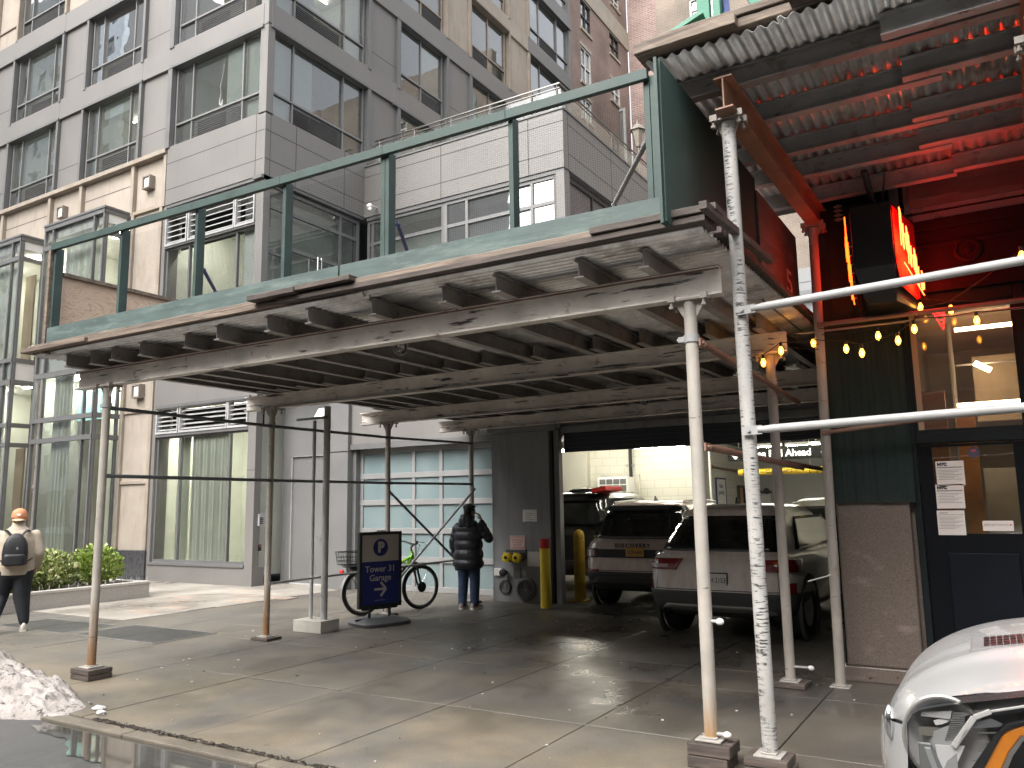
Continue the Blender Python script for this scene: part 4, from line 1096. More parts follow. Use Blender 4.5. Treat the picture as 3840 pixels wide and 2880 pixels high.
c = atX(560, 1183, -14.3); t_ = thing('card_reader', 'small black card reader below the intercom', 'card reader', c)
MB().box(c.x, c.x+.03, c.y-.04, c.y+.04, c.z-.07, c.z+.07).build('housing', black_m, t_, bevel=.008)
MB().box(c.x+.03, c.x+.032, c.y-.006, c.y+.006, c.z+.03, c.z+.04).build('indicator', emission('reader_led', (1, .1, .1), 1.5), t_)
c = atY(700, 893, 12.8); t_ = thing('flood_light', 'white wedge shaped wall light beside the roll-up door', 'lamp', (c.x-.1, 12.8, c.z))
MB().poly([(c.x-.16, 12.795, c.z+.12), (c.x-.12, 12.6, c.z-.12), (c.x-.16, 12.795, c.z-.16)], (.30, 0, 0)).build('housing', white_p, t_, bevel=.004)
# ------------------------------------------------------------------ buildings behind
brick_b = brick('brown_brick', (.30, .195, .16), (.25, .16, .13), (.29, .235, .205))
brick_r = brick('rough_red_brick', (.39, .26, .22), (.28, .175, .15), (.44, .36, .33), scale=1.5, ms=.02)
brick_t = brick('tan_brick', (.22, .17, .13), (.185, .14, .108), (.24, .21, .18))
band_st = pm('limestone_band', (.42, .37, .30), .8, var=.1)
sash_m = pm('white_sash', (.70, .69, .66), .5, var=.05); sash_d = pm('dark_sash', (.035, .035, .035), .5)
glass_old = glassy('old_window_glass', (.5, .55, .56), 2.2, .02, .4)
def sash_window(F_, root, u0, u1, z0, z1, fm_, sill=True, void=black_void, mat_g=None):
    f = MB(); w = .07
    for (a, b_, c, d) in ((u0, u0+w, z0, z1), (u1-w, u1, z0, z1), (u0+w, u1-w, z0, z0+w), (u0+w, u1-w, z1-w, z1), (u0+w, u1-w, (z0+z1)/2-.04, (z0+z1)/2+.04), ((u0+u1)/2-.02, (u0+u1)/2+.02, z0+w, z1-w)): F_.box(f, a, b_, c, d, -.12, -.03 - (.01 if c > z0+.1 and d < z1-.1 else 0))
    o = f.build('window', fm_, root)
    g_ = MB(); F_.quad(g_, u0+.03, u1-.03, z0+.03, z1-.03, -.09); g_.build('pane', mat_g or glass_old, o, fix=False)
    b_ = MB(); F_.box(b_, u0, u1, z0, z1, -.42, -.40); b_.build('blind', void, o)  # backing sheet behind the glass, coloured by void
    if sill: s_ = MB(); F_.box(s_, u0-.08, u1+.08, z0-.12, z0, -.1, .06); F_.box(s_, u0-.05, u1+.05, z1, z1+.16, -.1, .015); s_.build('sill', band_st, o)
def holed(b, F_, u0, u1, z0, z1, holes, t=.4):
    """wall sheet of thickness t with rectangular holes (u0,u1,z0,z1)"""
    us = sorted({u0, u1, *[h[0] for h in holes], *[h[1] for h in holes]}); zs = sorted({z0, z1, *[h[2] for h in holes], *[h[3] for h in holes]})
    us = [u for u in us if u0 <= u <= u1]; zs = [z for z in zs if z0 <= z <= z1]
    for i in range(len(us)-1):
        j = 0
        while j < len(zs)-1:
            def free(jj): 
                cu, cz = (us[i]+us[i+1])/2, (zs[jj]+zs[jj+1])/2
                return not any(h[0] < cu < h[1] and h[2] < cz < h[3] for h in holes)
            if not free(j): j += 1; continue
            k = j
            while k+1 < len(zs)-1 and free(k+1): k += 1
            F_.box(b, us[i], us[i+1], zs[j], zs[k+1], -t, 0); j = k+1
brown = thing('brick_building', 'brown brick apartment house with a pale stone belt behind the grey tower', 'building', (-15, 32, 0))
BS = Face((-14.3, 0, 0), (0, 1, 0), (1, 0, 0))
hs = []
def bwin(px, py0, py1, w):
    p0, p1 = atX(px, py0, -14.3), atX(px, py1, -14.3); hs.append((p0.y-w/2, p0.y+w/2, p1.z, p0.z))
bwin(1264, 8, 68, 1.05); bwin(1265, 107, 182, 1.05); bwin(1327, -12, 15, 1.05); bwin(1326, 80, 122, 1.1); bwin(1329, 178, 222, 1.1); bwin(1267, 214, 260, 1.05)
bwin(1329, 300, 345, 1.1); bwin(1267, -92, -40, 1.05)
b_ = MB(); holed(b_, BS, 28.92, 35.4, 0, 34, hs); b_.build('wall', brick_b, brown)
for i, h in enumerate(hs): sash_window(BS, brown, *h, sash_d if i % 3 == 0 else sash_m, void=blind_m)  # pale sheets behind these panes stand in for the sky they reflect
p0 = atX(1240, 30, -14.3); b_ = MB(); BS.box(b_, 28.95, 35.4, 24.2, 25.2, -.2, .06); b_.build('stone_belt', band_st, brown)
MB().box(-20, -14.9, 29, 35.3, 0, 33.9).build('inner_wall', black_void, brown)
red = thing('brick_building', 'rough red brick party wall standing beyond the terrace', 'building', (-12, 36, 0))
x0 = atY(1345, 200, 35.45).x; x1 = atY(1413, 150, 35.45).x
MB().box(-14.25, x1+.3, 35.42, 44, 0, 40).build('wall', brick_r, red)
MB().box(x1+.3, x1+.55, 35.3, 35.7, 0, 40).build('corner_strip', band_st, red)
c = MB(); c.tube([(x1+.85, 35.3, 0), (x1+.85, 35.3, 40)], .12, 10); c.build('downpipe', white_p, red)
# metal fence on the far terrace and a lantern
fx0, fx1 = atY(1296, 260, 34).x, atY(1352, 260, 34).x; zt = atY(1320, 242, 34).z
t_ = thing('metal_fence', 'tall grey metal bar fence on the far roof terrace', 'fence', ((fx0+fx1)/2, 34, 11))
b_ = MB(); b_.box(fx0-.1, fx1, 33.95, 34.05, zt-.12, zt); b_.box(fx1-.12, fx1, 33.94, 34.06, 9, zt-.12); b_.build('frame', louvre_l, t_)
b_ = MB(); n = 16
for i in range(n): x = fx0+(fx1-.15-fx0)*i/n; b_.box(x, x+.05, 33.98, 34.02, 9, zt-.1)
b_.build('bar', pm('fence_bar', (.20, .20, .20), .5, .4), t_)
c = atY(1378, 296, 31); t_ = thing('lantern_post', 'old fashioned lantern on a slim post beyond the terrace rail', 'lamp', (c.x, 31, 8))
MB().tube([(c.x, 31, 8), (c.x, 31, c.z-.5)], .05, 8).build('post', pm('lantern_metal', (.25, .22, .19), .5, .3), t_)
MB().lathe([(.05, -.5), (.12, -.45), (.28, .25), (.30, .3)], (c.x, 31, c.z), 'z', 6).build('lantern_glass', pm('lantern_pane', (.45, .40, .34), .2), t_)
MB().lathe([(.36, .28), (.30, .36), (.14, .55), (.05, .6), (.05, .7), (.01, .75)], (c.x, 31, c.z), 'z', 6).build('lantern_cap', pm('lantern_cap', (.42, .38, .33), .4, .3), t_)
tan = thing('brick_building', 'tan brick house with green shopfront trim above the bar shed', 'building', (2, 30, 0))
BF = Face((0, 29.0, 0), (1, 0, 0), (0, -1, 0)); hs = []
def twin(pa, pb, ua=0): 
    p, q = atY(*pa, 29), atY(*pb, 29); hs.append((p.x, q.x, q.z, p.z))
twin((1488, 0), (1542, 30)); twin((1578, 34), (1632, 68)); twin((1690, -10), (1740, 20)); twin((1486, 92), (1545, 132)); twin((1600, 130), (1660, 165))
xl = atY(1419, 100, 29).x; ZT = max(atY(1419, -6, 29).z, atY(1780, -6, 29).z)+.4
b_ = MB(); holed(b_, BF, xl, 6, 0, ZT, hs); b_.build('wall', brick_t, tan)
for h in hs: sash_window(BF, tan, *h, sash_m, void=room_mats[0])
gt = pm('verdigris_trim', (.20, .27, .26), .6, var=.15)
b_ = MB()
for (pa, pb) in (((1462, 62), (1560, 98)), ((1560, 58), (1640, 70))):
    p, q = atY(*pa, 29), atY(*pb, 29); BF.box(b_, p.x, q.x, min(p.z, q.z), max(p.z, q.z), 0, .08)
b_.build('trim_panel', gt, tan)
MB().box(xl+.4, 6, 29.6, 40, 0, ZT-.1).build('inner_wall', black_void, tan)
lowg = thing('rooftop_hut', 'pale grey boarded hut on the garage roof glimpsed between the sheds', 'hut', (-4, 20, 4.85))
z1 = atY(1735, 578, 19).z
b_ = MB(); zz = 4.85
while zz < z1: b_.box(-7.5, 4, 19.0+.0, 19.2, zz, min(z1, zz+.46)-.014); zz += .46
b_.build('boarding', pm('hut_boarding', (.22, .22, .22), .6, var=.06), lowg)
MB().box(-7.5, 4, 19.02, 23, 4.86, z1-.02).build('wall', clad_dark, lowg)

# houses across the street (they fill the windows' and the puddle's reflections)
for i, (x0, x1, h, cm, lb) in enumerate(((-120, -63, 52, pm('street_blue_glass', (.55, .62, .68), .5), 'tall blue grey tower far along the street'), (-62.5, -50, 24, brick('street_dark_brick', (.2, .13, .11), (.17, .11, .09), (.25, .22, .2)), 'dark brick house further along the street'), (-49.5, -34, 44, brick_t, 'tall tan brick block across the street'), (-33.5, -19, 13, brick('street_red_brick', (.30, .18, .14), (.25, .15, .12), (.3, .26, .23)), 'low red brick house across the street'), (-18.5, -4, 15, pm('street_limestone', (.48, .44, .37), .8), 'limestone loft house across the street'), (-3.5, 14, 12, brick_b, 'low brown brick house across the street'), (14.5, 44, 28, pm('street_concrete', (.4, .39, .37), .8), 'concrete block across the street, far right'))):
    t_ = thing('street_house', lb, 'building', ((x0+x1)/2, -14, 0)); OF = Face((0, -13.5, 0), (1, 0, 0), (0, 1, 0)); hs = []
    z = 4.5
    while z < h-2.5:
        x = x0+1
        while x < x1-2: hs.append((x, x+1.5, z, z+2)); x += 2.8
        z += 3.4
    hs += [(x0+1, x1-1, .4, 3.4)]
    b_ = MB(); holed(b_, OF, x0, x1, 0, h, hs, .35); b_.build('wall', cm, t_)
    g_ = MB()
    for q in hs: OF.quad(g_, *q, -.25)
    g_.build('glazing', pm('opposite_glazing', (.09, .11, .12), .1, var=.2), t_, fix=False)
    MB().box(x0, x1, -24, -13.9, 0, h-.1).build('inner_wall', clad_dark, t_)
# stop the street view at both ends
# ------------------------------------------------------------------ garage interior
cmu, ct, cb_ = nt('painted_block_wall')
tc = ct.nodes.new('ShaderNodeTexCoord'); sp = ct.nodes.new('ShaderNodeSeparateXYZ'); lk(ct, tc.outputs['Object'], sp.inputs[0])
cv = ct.nodes.new('ShaderNodeCombineXYZ'); lk(ct, mth(ct, 'ADD', sp.outputs[0], sp.outputs[1]), cv.inputs[0]); lk(ct, sp.outputs[2], cv.inputs[1])
bt = nd(ct, 'ShaderNodeTexBrick', Scale=1.0); lk(ct, cv.outputs[0], bt.inputs['Vector'])
for k_, v_ in (('Color1', (.66, .645, .56, 1)), ('Color2', (.63, .615, .53, 1)), ('Mortar', (.50, .49, .42, 1)), ('Mortar Size', .007), ('Brick Width', .41), ('Row Height', .205)): bt.inputs[k_].default_value = v_
lk(ct, bt.outputs['Color'], cb_.inputs['Base Color']); cb_.inputs['Roughness'].default_value = .6
bump(ct, cb_, bt.outputs['Fac'], -.5, .01)
cmu_d = pm('grey_lower_block', (.34, .335, .31), .6, var=.05)
xr = atY(1523, 1050, 19.5).x
gw = thing('garage_wall', 'cream painted block walls inside the garage', 'wall', (-7, 19.5, 0))
MB().box(-13, xr, 19.5, 19.7, 0, 3.2).build('block_wall', cmu, gw)
yb = 23.5
MB().box(xr-.2, xr, 19.7, yb, 0, 3.2).build('block_wall', cmu, gw)
MB().box(xr-.2, 2, yb, yb+.2, 0, 3.2).build('block_wall', cmu_d, gw)
MB().box(-13.2, -13, 13.5, 19.7, 0, 3.2).build('block_wall', cmu, gw)
MB().box(-1.62, -1.48, 13.4, yb, 0, 3.2).build('block_wall', cmu, gw)
MB().box(-7.94, -6.80, 12.68, 12.70, 0, 3.2).box(-13, -7.94, 13.42, 13.5, 0, 3.2).build('block_wall', cmu_d, gw)
MB().box(-13.2, 2, 13.4, yb+.2, 3.2, 3.3).build('ceiling', pm('garage_ceiling', (.10, .10, .10), .8), gw)
a = atY(1254, 1100, 19.4).x; b_ = atY(1296, 1100, 19.4).x
MB().box(a-.5, a+.28, 19.3, 19.5, 0, 3.2).build('pilaster', pm('cream_paint', (.60, .58, .50), .6, var=.04), gw)
px = atY(1361, 1000, 19.35).x
t_ = thing('sprinkler_pipe', 'black vertical pipe on the garage back wall', 'pipe', (px, 19.35, 0))
MB().tube([(px, 19.38, 0), (px, 19.38, 3.2)], .045, 10).build('pipe', black_m, t_); MB().box(px-.14, px+.05, 19.36, 19.5, 2.62, 2.67).build('bracket', pipe_m, t_)
px = atY(1531, 1000, 19.35).x
t_ = thing('conduit', 'thin pale conduit on the corner of the block wall', 'pipe', (px, 19.4, 0)); MB().tube([(px, 19.42, 0), (px, 19.42, 3.2)], .03, 8).build('pipe', white_p, t_)
# air conditioner
c = atY(1331, 1048, 19.2); t_ = thing('air_conditioner', 'white window air conditioner set in the garage back wall', 'air conditioner', (c.x, 19.4, c.z))
w, h = .42, .20
MB().box(c.x-w, c.x+w, 18.95, 19.5, c.z-h, c.z+h).build('housing', white_p, t_, bevel=.02)
gr = MB()
for i in range(4): gr.box(c.x-w+.08+i*.19, c.x-w+.24+i*.19, 18.93, 18.955, c.z-h+.05, c.z-.01).box(c.x-w+.08+i*.19, c.x-w+.24+i*.19, 18.93, 18.955, c.z+.02, c.z+h-.05)
gr.build('grille', pm('ac_grille', (.12, .12, .12), .5), t_)
MB().box(c.x-w-.12, c.x+w+.12, 19.42, 19.5, c.z-h-.08, c.z+h+.08).build('surround', pm('cream_board', (.55, .53, .46), .7), t_)
# doorway and valet board on the return wall
p, q = atX(1590, 1028, xr), atX(1614, 1110, xr)
t_ = thing('doorway', 'lit doorway with dark frame in the garage side wall', 'door', (xr, p.y, 0))
MB().box(xr, xr+.06, p.y, p.y+.08, 0, 2.05).box(xr, xr+.06, q.y-.08, q.y, 0, 2.05).box(xr, xr+.06, p.y, q.y, 2.05, 2.12).build('frame', pm('door_frame_brown', (.06, .045, .035), .5), t_)
MB().box(xr, xr+.02, p.y+.08, q.y-.35, 0, 2.05).build('door_leaf', pm('tan_door', (.55, .37, .24), .6), t_)
MB().box(xr, xr+.015, q.y-.35, q.y-.08, 0, 2.05).build('opening', black_void, t_)
p, q = atX(1545, 1035, xr), atX(1567, 1095, xr)
t_ = thing('valet_board', 'white notice reading Valet parking in the garage', 'sign', (xr, (p.y+q.y)/2, 1.2))
MB().box(xr+.001, xr+.03, p.y, q.y, q.z, p.z).build('panel', paper, t_)
blu = pm('sign_blue_ink', (.03, .05, .16), .6, var=0)
text('lettering', 'Valet\nparking', .16, (xr+.032, (p.y+q.y)/2, (p.z+q.z)/2+.1), (0, 1, 0), (0, 0, 1), blu, t_)
f = MB(); f.box(xr+.001, xr+.04, p.y-.04, p.y, q.z, p.z+.04).box(xr+.001, xr+.04, q.y, q.y+.04, q.z, p.z+.04).box(xr+.001, xr+.04, p.y, q.y, p.z, p.z+.04); f.build('frame', blu, t_)
c = atY(1652, 1070, yb); t_ = thing('emergency_light', 'twin head emergency light on the grey back wall', 'lamp', (c.x, yb, c.z))
MB().box(c.x-.2, c.x+.2, yb-.12, yb, c.z-.28, c.z+.05).build('housing', pm('grey_box', (.45, .44, .41), .5), t_, bevel=.02)
MB().lathe([(.05, -.18), (.09, -.26)], (c.x-.12, yb, c.z+.12), 'y', 10).lathe([(.05, -.18), (.09, -.26)], (c.x+.12, yb, c.z+.12), 'y', 10).box(c.x-.2, c.x+.2, yb-.18, yb, c.z+.06, c.z+.12).build('lamp_head', black_m, t_)
# tubes
fl_m = emission('fluorescent_tube', (1, .95, .80), 60)
fx = pm('fixture_white', (.7, .7, .68), .5)
def tubelight(x0, x1, y, z, label):
    t_ = thing('tube_light', label, 'ceiling light', ((x0+x1)/2, y, z), group='fluorescent lights on the garage ceiling')
    MB().box(x0, x1, y-.07, y+.07, z+.03, z+.09).build('fixture', fx, t_)
    MB().tube([(x0+.03, y, z), (x1-.03, y, z)], .022, 8).build('tube', fl_m, t_)
    MB().tube([(x0+.1, y, z+.09), (x0+.1, y, 3.2)], .008, 6).tube([(x1-.1, y, z+.09), (x1-.1, y, 3.2)], .008, 6).build('hanger', pipe_m, t_)
for (pa, pb, y, lb) in (((1622, 969), (1688, 966), 17, 'fluorescent light behind the left end of the hanging sign'), ((1697, 966), (1748, 963), 17, 'fluorescent light above the middle of the hanging sign'), ((1752, 964), (1785, 962), 17.3, 'fluorescent light above the right end of the hanging sign')):
    a, b_ = atY(*pa, y), atY(*pb, y); tubelight(a.x, b_.x, y, a.z, lb)
for i, (x, y) in enumerate(((-9.5, 17.8), (-7.6, 18.2))): tubelight(x, x+1.3, y, 3.0, ('added unseen fluorescent light deep in the garage over the dark jeep', 'added unseen fluorescent light over the roof of the beige car')[i])  # unseen tubes added above the shutter line to brighten the back wall
for x in (-5.4, -3.6): tubelight(x, x+1.3, 13.5, 3.1, ('added unseen fluorescent light just inside the shutter over the pale rose car', 'added unseen fluorescent light just inside the shutter over the white car')[x > -5])  # added tubes, hidden by the shutter, to light sign, clearance bar and roofs
# hanging sign and clearance bar
ys = 14.2
p, q = atY(1571, 970, ys), atY(1573, 997, ys); p2 = atY(1792, 955, ys)
zt, zb_ = p.z+.0, q.z; x0, x1 = p.x, atY(1800, 960, ys).x
t_ = thing('hanging_sign', 'black hanging sign reading Please Pull Ahead between two down arrows', 'sign', ((x0+x1)/2, ys, zb_))
signb = pm('sign_black', (.010, .011, .010), .8, spec=.1); MB().box(x0, x1, ys, ys+.03, zb_, zt).build('board', signb, t_, bevel=.004)
sw = emission('sign_white_letters_glow', (.9, .9, .88), .25)  # a faint glow is put into the white letters and arrows
text('lettering', 'Please Pull Ahead', (zt-zb_)*.74, ((x0+x1)/2-.05, ys-.003, (zt+zb_)/2-.008), (1, 0, 0), (0, 0, 1), sw, t_, bold=.004)
hh = (zt-zb_)
for xx in (x0+.14, x1-.14):
    a_ = MB(); zc = (zt+zb_)/2
    a_.bar((xx, ys-.004, zc+hh*.33), (xx, ys-.004, zc-hh*.30), .022, .004, (0, 1, 0)).bar((xx, ys-.004, zc-hh*.33), (xx-.055, ys-.004, zc-hh*.02), .022, .004, (0, 1, 0)).bar((xx, ys-.004, zc-hh*.33), (xx+.055, ys-.004, zc-hh*.02), .022, .004, (0, 1, 0)); a_.build('arrow', sw, t_)
MB().tube([(x0+.2, ys+.015, zt), (x0+.2, ys+.015, 3.2)], .006, 6).tube([(x1-.2, ys+.015, zt), (x1-.2, ys+.015, 3.2)], .006, 6).build('hanger', black_m, t_)
yel = pm('yellow_tube', (.72, .50, .03), .4, var=.05)
yc = 14.9
p, q = atY(1596, 1021, yc), atY(1790, 1014, yc)
t_ = thing('clearance_bar', 'yellow clearance bar hanging below the black sign', 'clearance bar', ((p.x+q.x)/2, yc, p.z))
MB().tube([(p.x, yc, p.z), (q.x, yc, q.z)], .058, 18).build('bar', yel, t_, smooth='auto')
text('lettering', "CLEARANCE 7'", .085, ((p.x+q.x)/2, yc-.061, (p.z+q.z)/2), (1, 0, (q.z-p.z)/(q.x-p.x)), (0, 0, 1), ink, t_)
b_ = MB()
for f in (.06, .80, .88, .96): b_.tube([(p.x+(q.x-p.x)*f, yc, p.z+(q.z-p.z)*f), (p.x+(q.x-p.x)*f+.012, yc, p.z+(q.z-p.z)*f)], .0595, 18)
b_.build('band', black_m, t_)
MB().tube([(p.x+.3, yc, p.z), (p.x+.3, yc, 3.2)], .005, 6).tube([(q.x-.3, yc, q.z), (q.x-.3, yc, 3.2)], .005, 6).build('hanger', pipe_m, t_)
c1 = atX(1538, 995, xr); c = atY(1566, 993, 18); t_ = thing('sprinkler_pipe', 'short rusty pipe stub on the block wall beside the sign', 'pipe', (xr+.3, 20, 2.4))
MB().tube([(xr+.05, 19.9, 2.55), (xr+.12, 22, 2.5)], .03, 8).tube([(xr+.05, 19.9, 2.5), (xr+.05, 19.9, 2.6)], .05, 8).build('pipe', pipe_rust, t_)

# ------------------------------------------------------------------ things on the garage pier
def on_pier(px, py_, y=12.415): return atY(px, py_, y)
red_ink = pm('red_ink', (.62, .05, .05), .6, var=0)
a, b_ = on_pier(1102, 1157), on_pier(1135, 1187)
t_ = thing('fire_sign', 'white sign with red letters about the automatic sprinkler and standpipe', 'sign', ((a.x+b_.x)/2, 12.41, b_.z))
MB().box(a.x, b_.x, 12.405, 12.417, b_.z, a.z).build('plate', paper, t_)
f = MB(); e = .012
for (u0, u1, v0, v1) in ((a.x+.01, b_.x-.01, a.z-.01-e*.4, a.z-.01), (a.x+.01, b_.x-.01, b_.z+.01, b_.z+.01+e*.4), (a.x+.01, a.x+.01+e*.4, b_.z+.01, a.z-.01), (b_.x-.01-e*.4, b_.x-.01, b_.z+.01, a.z-.01)): f.box(u0, u1, 12.403, 12.406, v0, v1)
f.build('border', red_ink, t_)
text('lettering', 'AUTOMATIC\nSPRINKLER &\nSTANDPIPE\nFIRE DEPT.\nCONNECTION', .043, ((a.x+b_.x)/2, 12.403, (a.z+b_.z)/2), (1, 0, 0), (0, 0, 1), red_ink, t_, ext=.001)
c = on_pier(1117, 1203); t_ = thing('hose_connection', 'twin fire hose connection with yellow caps below the red lettered sign', 'hose connection', (c.x, 12.42, c.z))
MB().box(c.x-.22, c.x+.20, 12.39, 12.42, c.z-.02, c.z+.13).build('plate', pm('brass_dark', (.10, .10, .10), .4, .5), t_, bevel=.006)
ycap = pm('yellow_cap', (.80, .62, .02), .45, var=.05)
for s in (-.10, .10):
    o = MB().lathe([(.085, 0), (.085, -.12), (.07, -.13)], (c.x+s, 12.39, c.z), 'y', 16).build('outlet', pm('brass_outlet', (.16, .15, .13), .4, .7), t_, smooth='auto')
    k = MB().lathe([(.07, -.131), (.082, -.14), (.08, -.19), (.05, -.2)], (c.x+s, 12.39, c.z), 'y', 16)
    for q in range(4): k.obox((c.x+s+.085*math.cos(q*PI/2+.5), 12.23, c.z+.085*math.sin(q*PI/2+.5)), (.014, 0, 0), (0, .02, 0), (0, 0, .014))
    k.build('cap', ycap, o)
    MB().lathe([(.03, -.201), (.03, -.21)], (c.x+s, 12.39, c.z), 'y', 10).build('cap_eye', black_m, o)
def plate(name, label, cat, px0, py0, px1, py1, mat, th=.01):
    a, b_ = on_pier(px0, py0), on_pier(px1, py1)
    return tag(MB().box(a.x, b_.x, 12.419-th, 12.419, b_.z, a.z).build(name, mat, loc=((a.x+b_.x)/2, 12.42, (a.z+b_.z)/2), bevel=.003), label, cat)
a, b_ = on_pier(1129, 1101), on_pier(1160, 1127)
t_ = thing('paper_notice', 'typed white paper notice taped high on the garage pier', 'notice', ((a.x+b_.x)/2, 12.42, (a.z+b_.z)/2))
MB().box(a.x, b_.x, 12.412, 12.417, b_.z, a.z).build('sheet', paper, t_)
ln = MB()
for i in range(7): ln.box(a.x+.06, b_.x-.06-.03*(i % 3), 12.4105, 12.412, a.z-.07-i*.035, a.z-.061-i*.035)
ln.build('print', pm('faint_print', (.32, .32, .38), .8), t_)
plate('blank_panel', 'blank white panel behind the yellow bollard with the red top', 'panel', 1139, 1191, 1168, 1224, paper)
t_ = plate('junction_box', 'white square socket box low on the garage pier', 'box', 1071, 1227, 1087, 1243, white_p, .07)
plate('cover_plate', 'dark square cover plate on the garage pier', 'plate', 1109, 1226, 1126, 1248, pm('brown_plate', (.13, .125, .12), .5), .02)
c = on_pier(1094, 1236); t_ = thing('alarm_knob', 'black round knob beside the white socket box', 'knob', (c.x, 12.4, c.z)); MB().lathe([(.03, 0), (.03, -.08), (.06, -.10), (.06, -.16), (.02, -.17)], (c.x, 12.42, c.z), 'y', 14).build('knob', black_m, t_)
for (px, py_, r, lb) in ((1092, 1268, .125, 'smaller round vent with a bent grille low on the pier'), (1137, 1273, .20, 'larger round vent low on the pier next to the bollard')):
    c = on_pier(px, py_); t_ = thing('round_vent', lb, 'vent', (c.x, 12.42, c.z), group='round vents on the garage pier')
    MB().lathe([(r, 0), (r, -.03), (r*.9, -.045), (r*.76, -.045), (r*.74, -.02)], (c.x, 12.42, c.z), 'y', 28, cap=False).build('rim', pm('vent_rim', (.12, .12, .12), .5, .3), t_, smooth='auto')
    g_ = MB().lathe([(r*.75, -.006), (.001, -.006)], (c.x, 12.42, c.z), 'y', 20); g_.build('backing', black_void, t_)
    g_ = MB()
    for k in range(1, 5): g_.lathe([(r*.15*k, -.03), (r*.15*k+.006, -.035), (r*.15*k+.012, -.03)], (c.x, 12.42, c.z), 'y', 24, cap=False)
    for k in range(6): aa = k*PI/6; g_.bar((c.x-r*.74*math.cos(aa), 12.392, c.z-r*.74*math.sin(aa)), (c.x+r*.74*math.cos(aa), 12.392, c.z+r*.74*math.sin(aa)), .006, .006, (0, 1, 0))
    g_.build('grille', pm('vent_grille', (.18, .18, .18), .5, .4), t_)
# bollards
yb_ = pm('bollard_yellow', (.70, .52, .03), .45, var=.12, wear=(.30, .22, .04), wa=(.62, .75)); yb2 = pm('bollard_old_yellow', (.50, .33, .03), .55, var=.2, wear=(.12, .09, .03), wa=(.55, .75)); redtop = pm('bollard_red', (.55, .02, .03), .45)
c = atZ(1178, 1308); c.y = 11.95; c.x = atY(1178, 1250, 11.95).x
t_ = thing('bollard', 'yellow bollard with a red band round its top at the garage pier', 'bollard', (c.x, c.y, 0))
MB().lathe([(.085, 0), (.085, .965)], (c.x, c.y, 0), n=24).build('post', yb_, t_, smooth='auto'); MB().lathe([(.087, .966), (.087, 1.115), (.08, 1.12)], (c.x, c.y, 0), n=24).build('red_band', redtop, t_, smooth='auto')
c = atZ(1254, 1298)
t_ = thing('bollard', 'worn ochre bollard with a domed top inside the garage mouth', 'bollard', (c.x, c.y, 0))
MB().lathe([(.10, .02), (.10, 1.12), (.093, 1.17), (.07, 1.21), (.035, 1.235), (.005, 1.24)], (c.x, c.y, 0), n=24).build('post', yb2, t_, smooth='auto', angle=60); MB().box(c.x-.16, c.x+.16, c.y-.16, c.y+.16, 0, .022).build('base_plate', yb2, t_, bevel=.004)
bb = MB()
for s in (-.13, .13):
    for q in (-.13, .13): bb.tube([(c.x+s, c.y+q, .02), (c.x+s, c.y+q, .06)], .014, 6)
bb.build('bolt', pipe_m, t_)

# ------------------------------------------------------------------ the bar
bar = thing('bar_building', 'dark bar front with granite pilaster, lit door and black painted woodwork', 'building', (1.5, 8.5, 0))
bw = pm('bar_black_green', (.010, .014, .015), .6, var=.15, spec=.15); bw2 = pm('bar_navy_door', (.004, .005, .007), .6, var=.12, spec=.12)
red_w = pm('bar_oxblood', (.012, .006, .006), .6, var=.15, spec=.12)
gran, gt_, gb_ = nt('red_granite')
gv = coords(gt_); c = mixc(gt_, ramp(gt_, noise(gt_, gv, 90, 3, .7), .38, .62), (.112, .086, .071), (.20, .162, .138))
c = mixc(gt_, mth(gt_, 'MULTIPLY', ramp(gt_, noise(gt_, coords(gt_, (2, 2, 5)), 1.6, 4), .6, .75), .35), c, (.50, .42, .38))
c = mixc(gt_, ramp(gt_, noise(gt_, coords(gt_, loc=(3, 3, 3)), 13, 2), .72, .74), c, (.05, .03, .025)); lk(gt_, c, gb_.inputs['Base Color']); gb_.inputs['Roughness'].default_value = .32
MB().box(-1.43, -.78, 8.42, 8.9, .14, 1.68).build('granite_pilaster', gran, bar, bevel=.02)
MB().box(-1.46, -.74, 8.40, 8.9, 0, .14).build('plinth', gran, bar, bevel=.01)
MB().box(-.78, -.70, 8.52, 8.9, 0, 1.68).build('granite_return', gran, bar)
cloth = pm('green_shed_netting', (.007, .018, .016), .85, var=.3, vs=5, wear=(.018, .03, .027), ws=9, wa=(.55, .75), wsc=(3, 3, .5), bmp=.8, bs=30)
n = 64; rowsp = []
b_ = MB()
for j in range(15):
    z = 1.66+(4.62-1.66)*j/14
    for i in range(n+1):
        x = -1.44+.72*i/n; f = .06*(fbm(i*.13, j*.3)-.5)+.03*(fbm(i*.45, j*.5+5)-.5)
        b_.v.append(Vector((x, 8.40+f-(.02 if j == 0 else 0), z)))
for j in range(14):
    for i in range(n): a = j*(n+1)+i; b_.f.append((a, a+1, a+n+2, a+n+1))
b_.build('netting_wrap', cloth, bar, smooth=True, fix=False)
MB().box(-1.43, -.74, 8.46, 8.9, 1.7, 6.0).build('pilaster', bw, bar)
MB().box(-1.47, -1.43, 8.6, 13.39, 0, 6.0).build('side_wall', bw, bar)
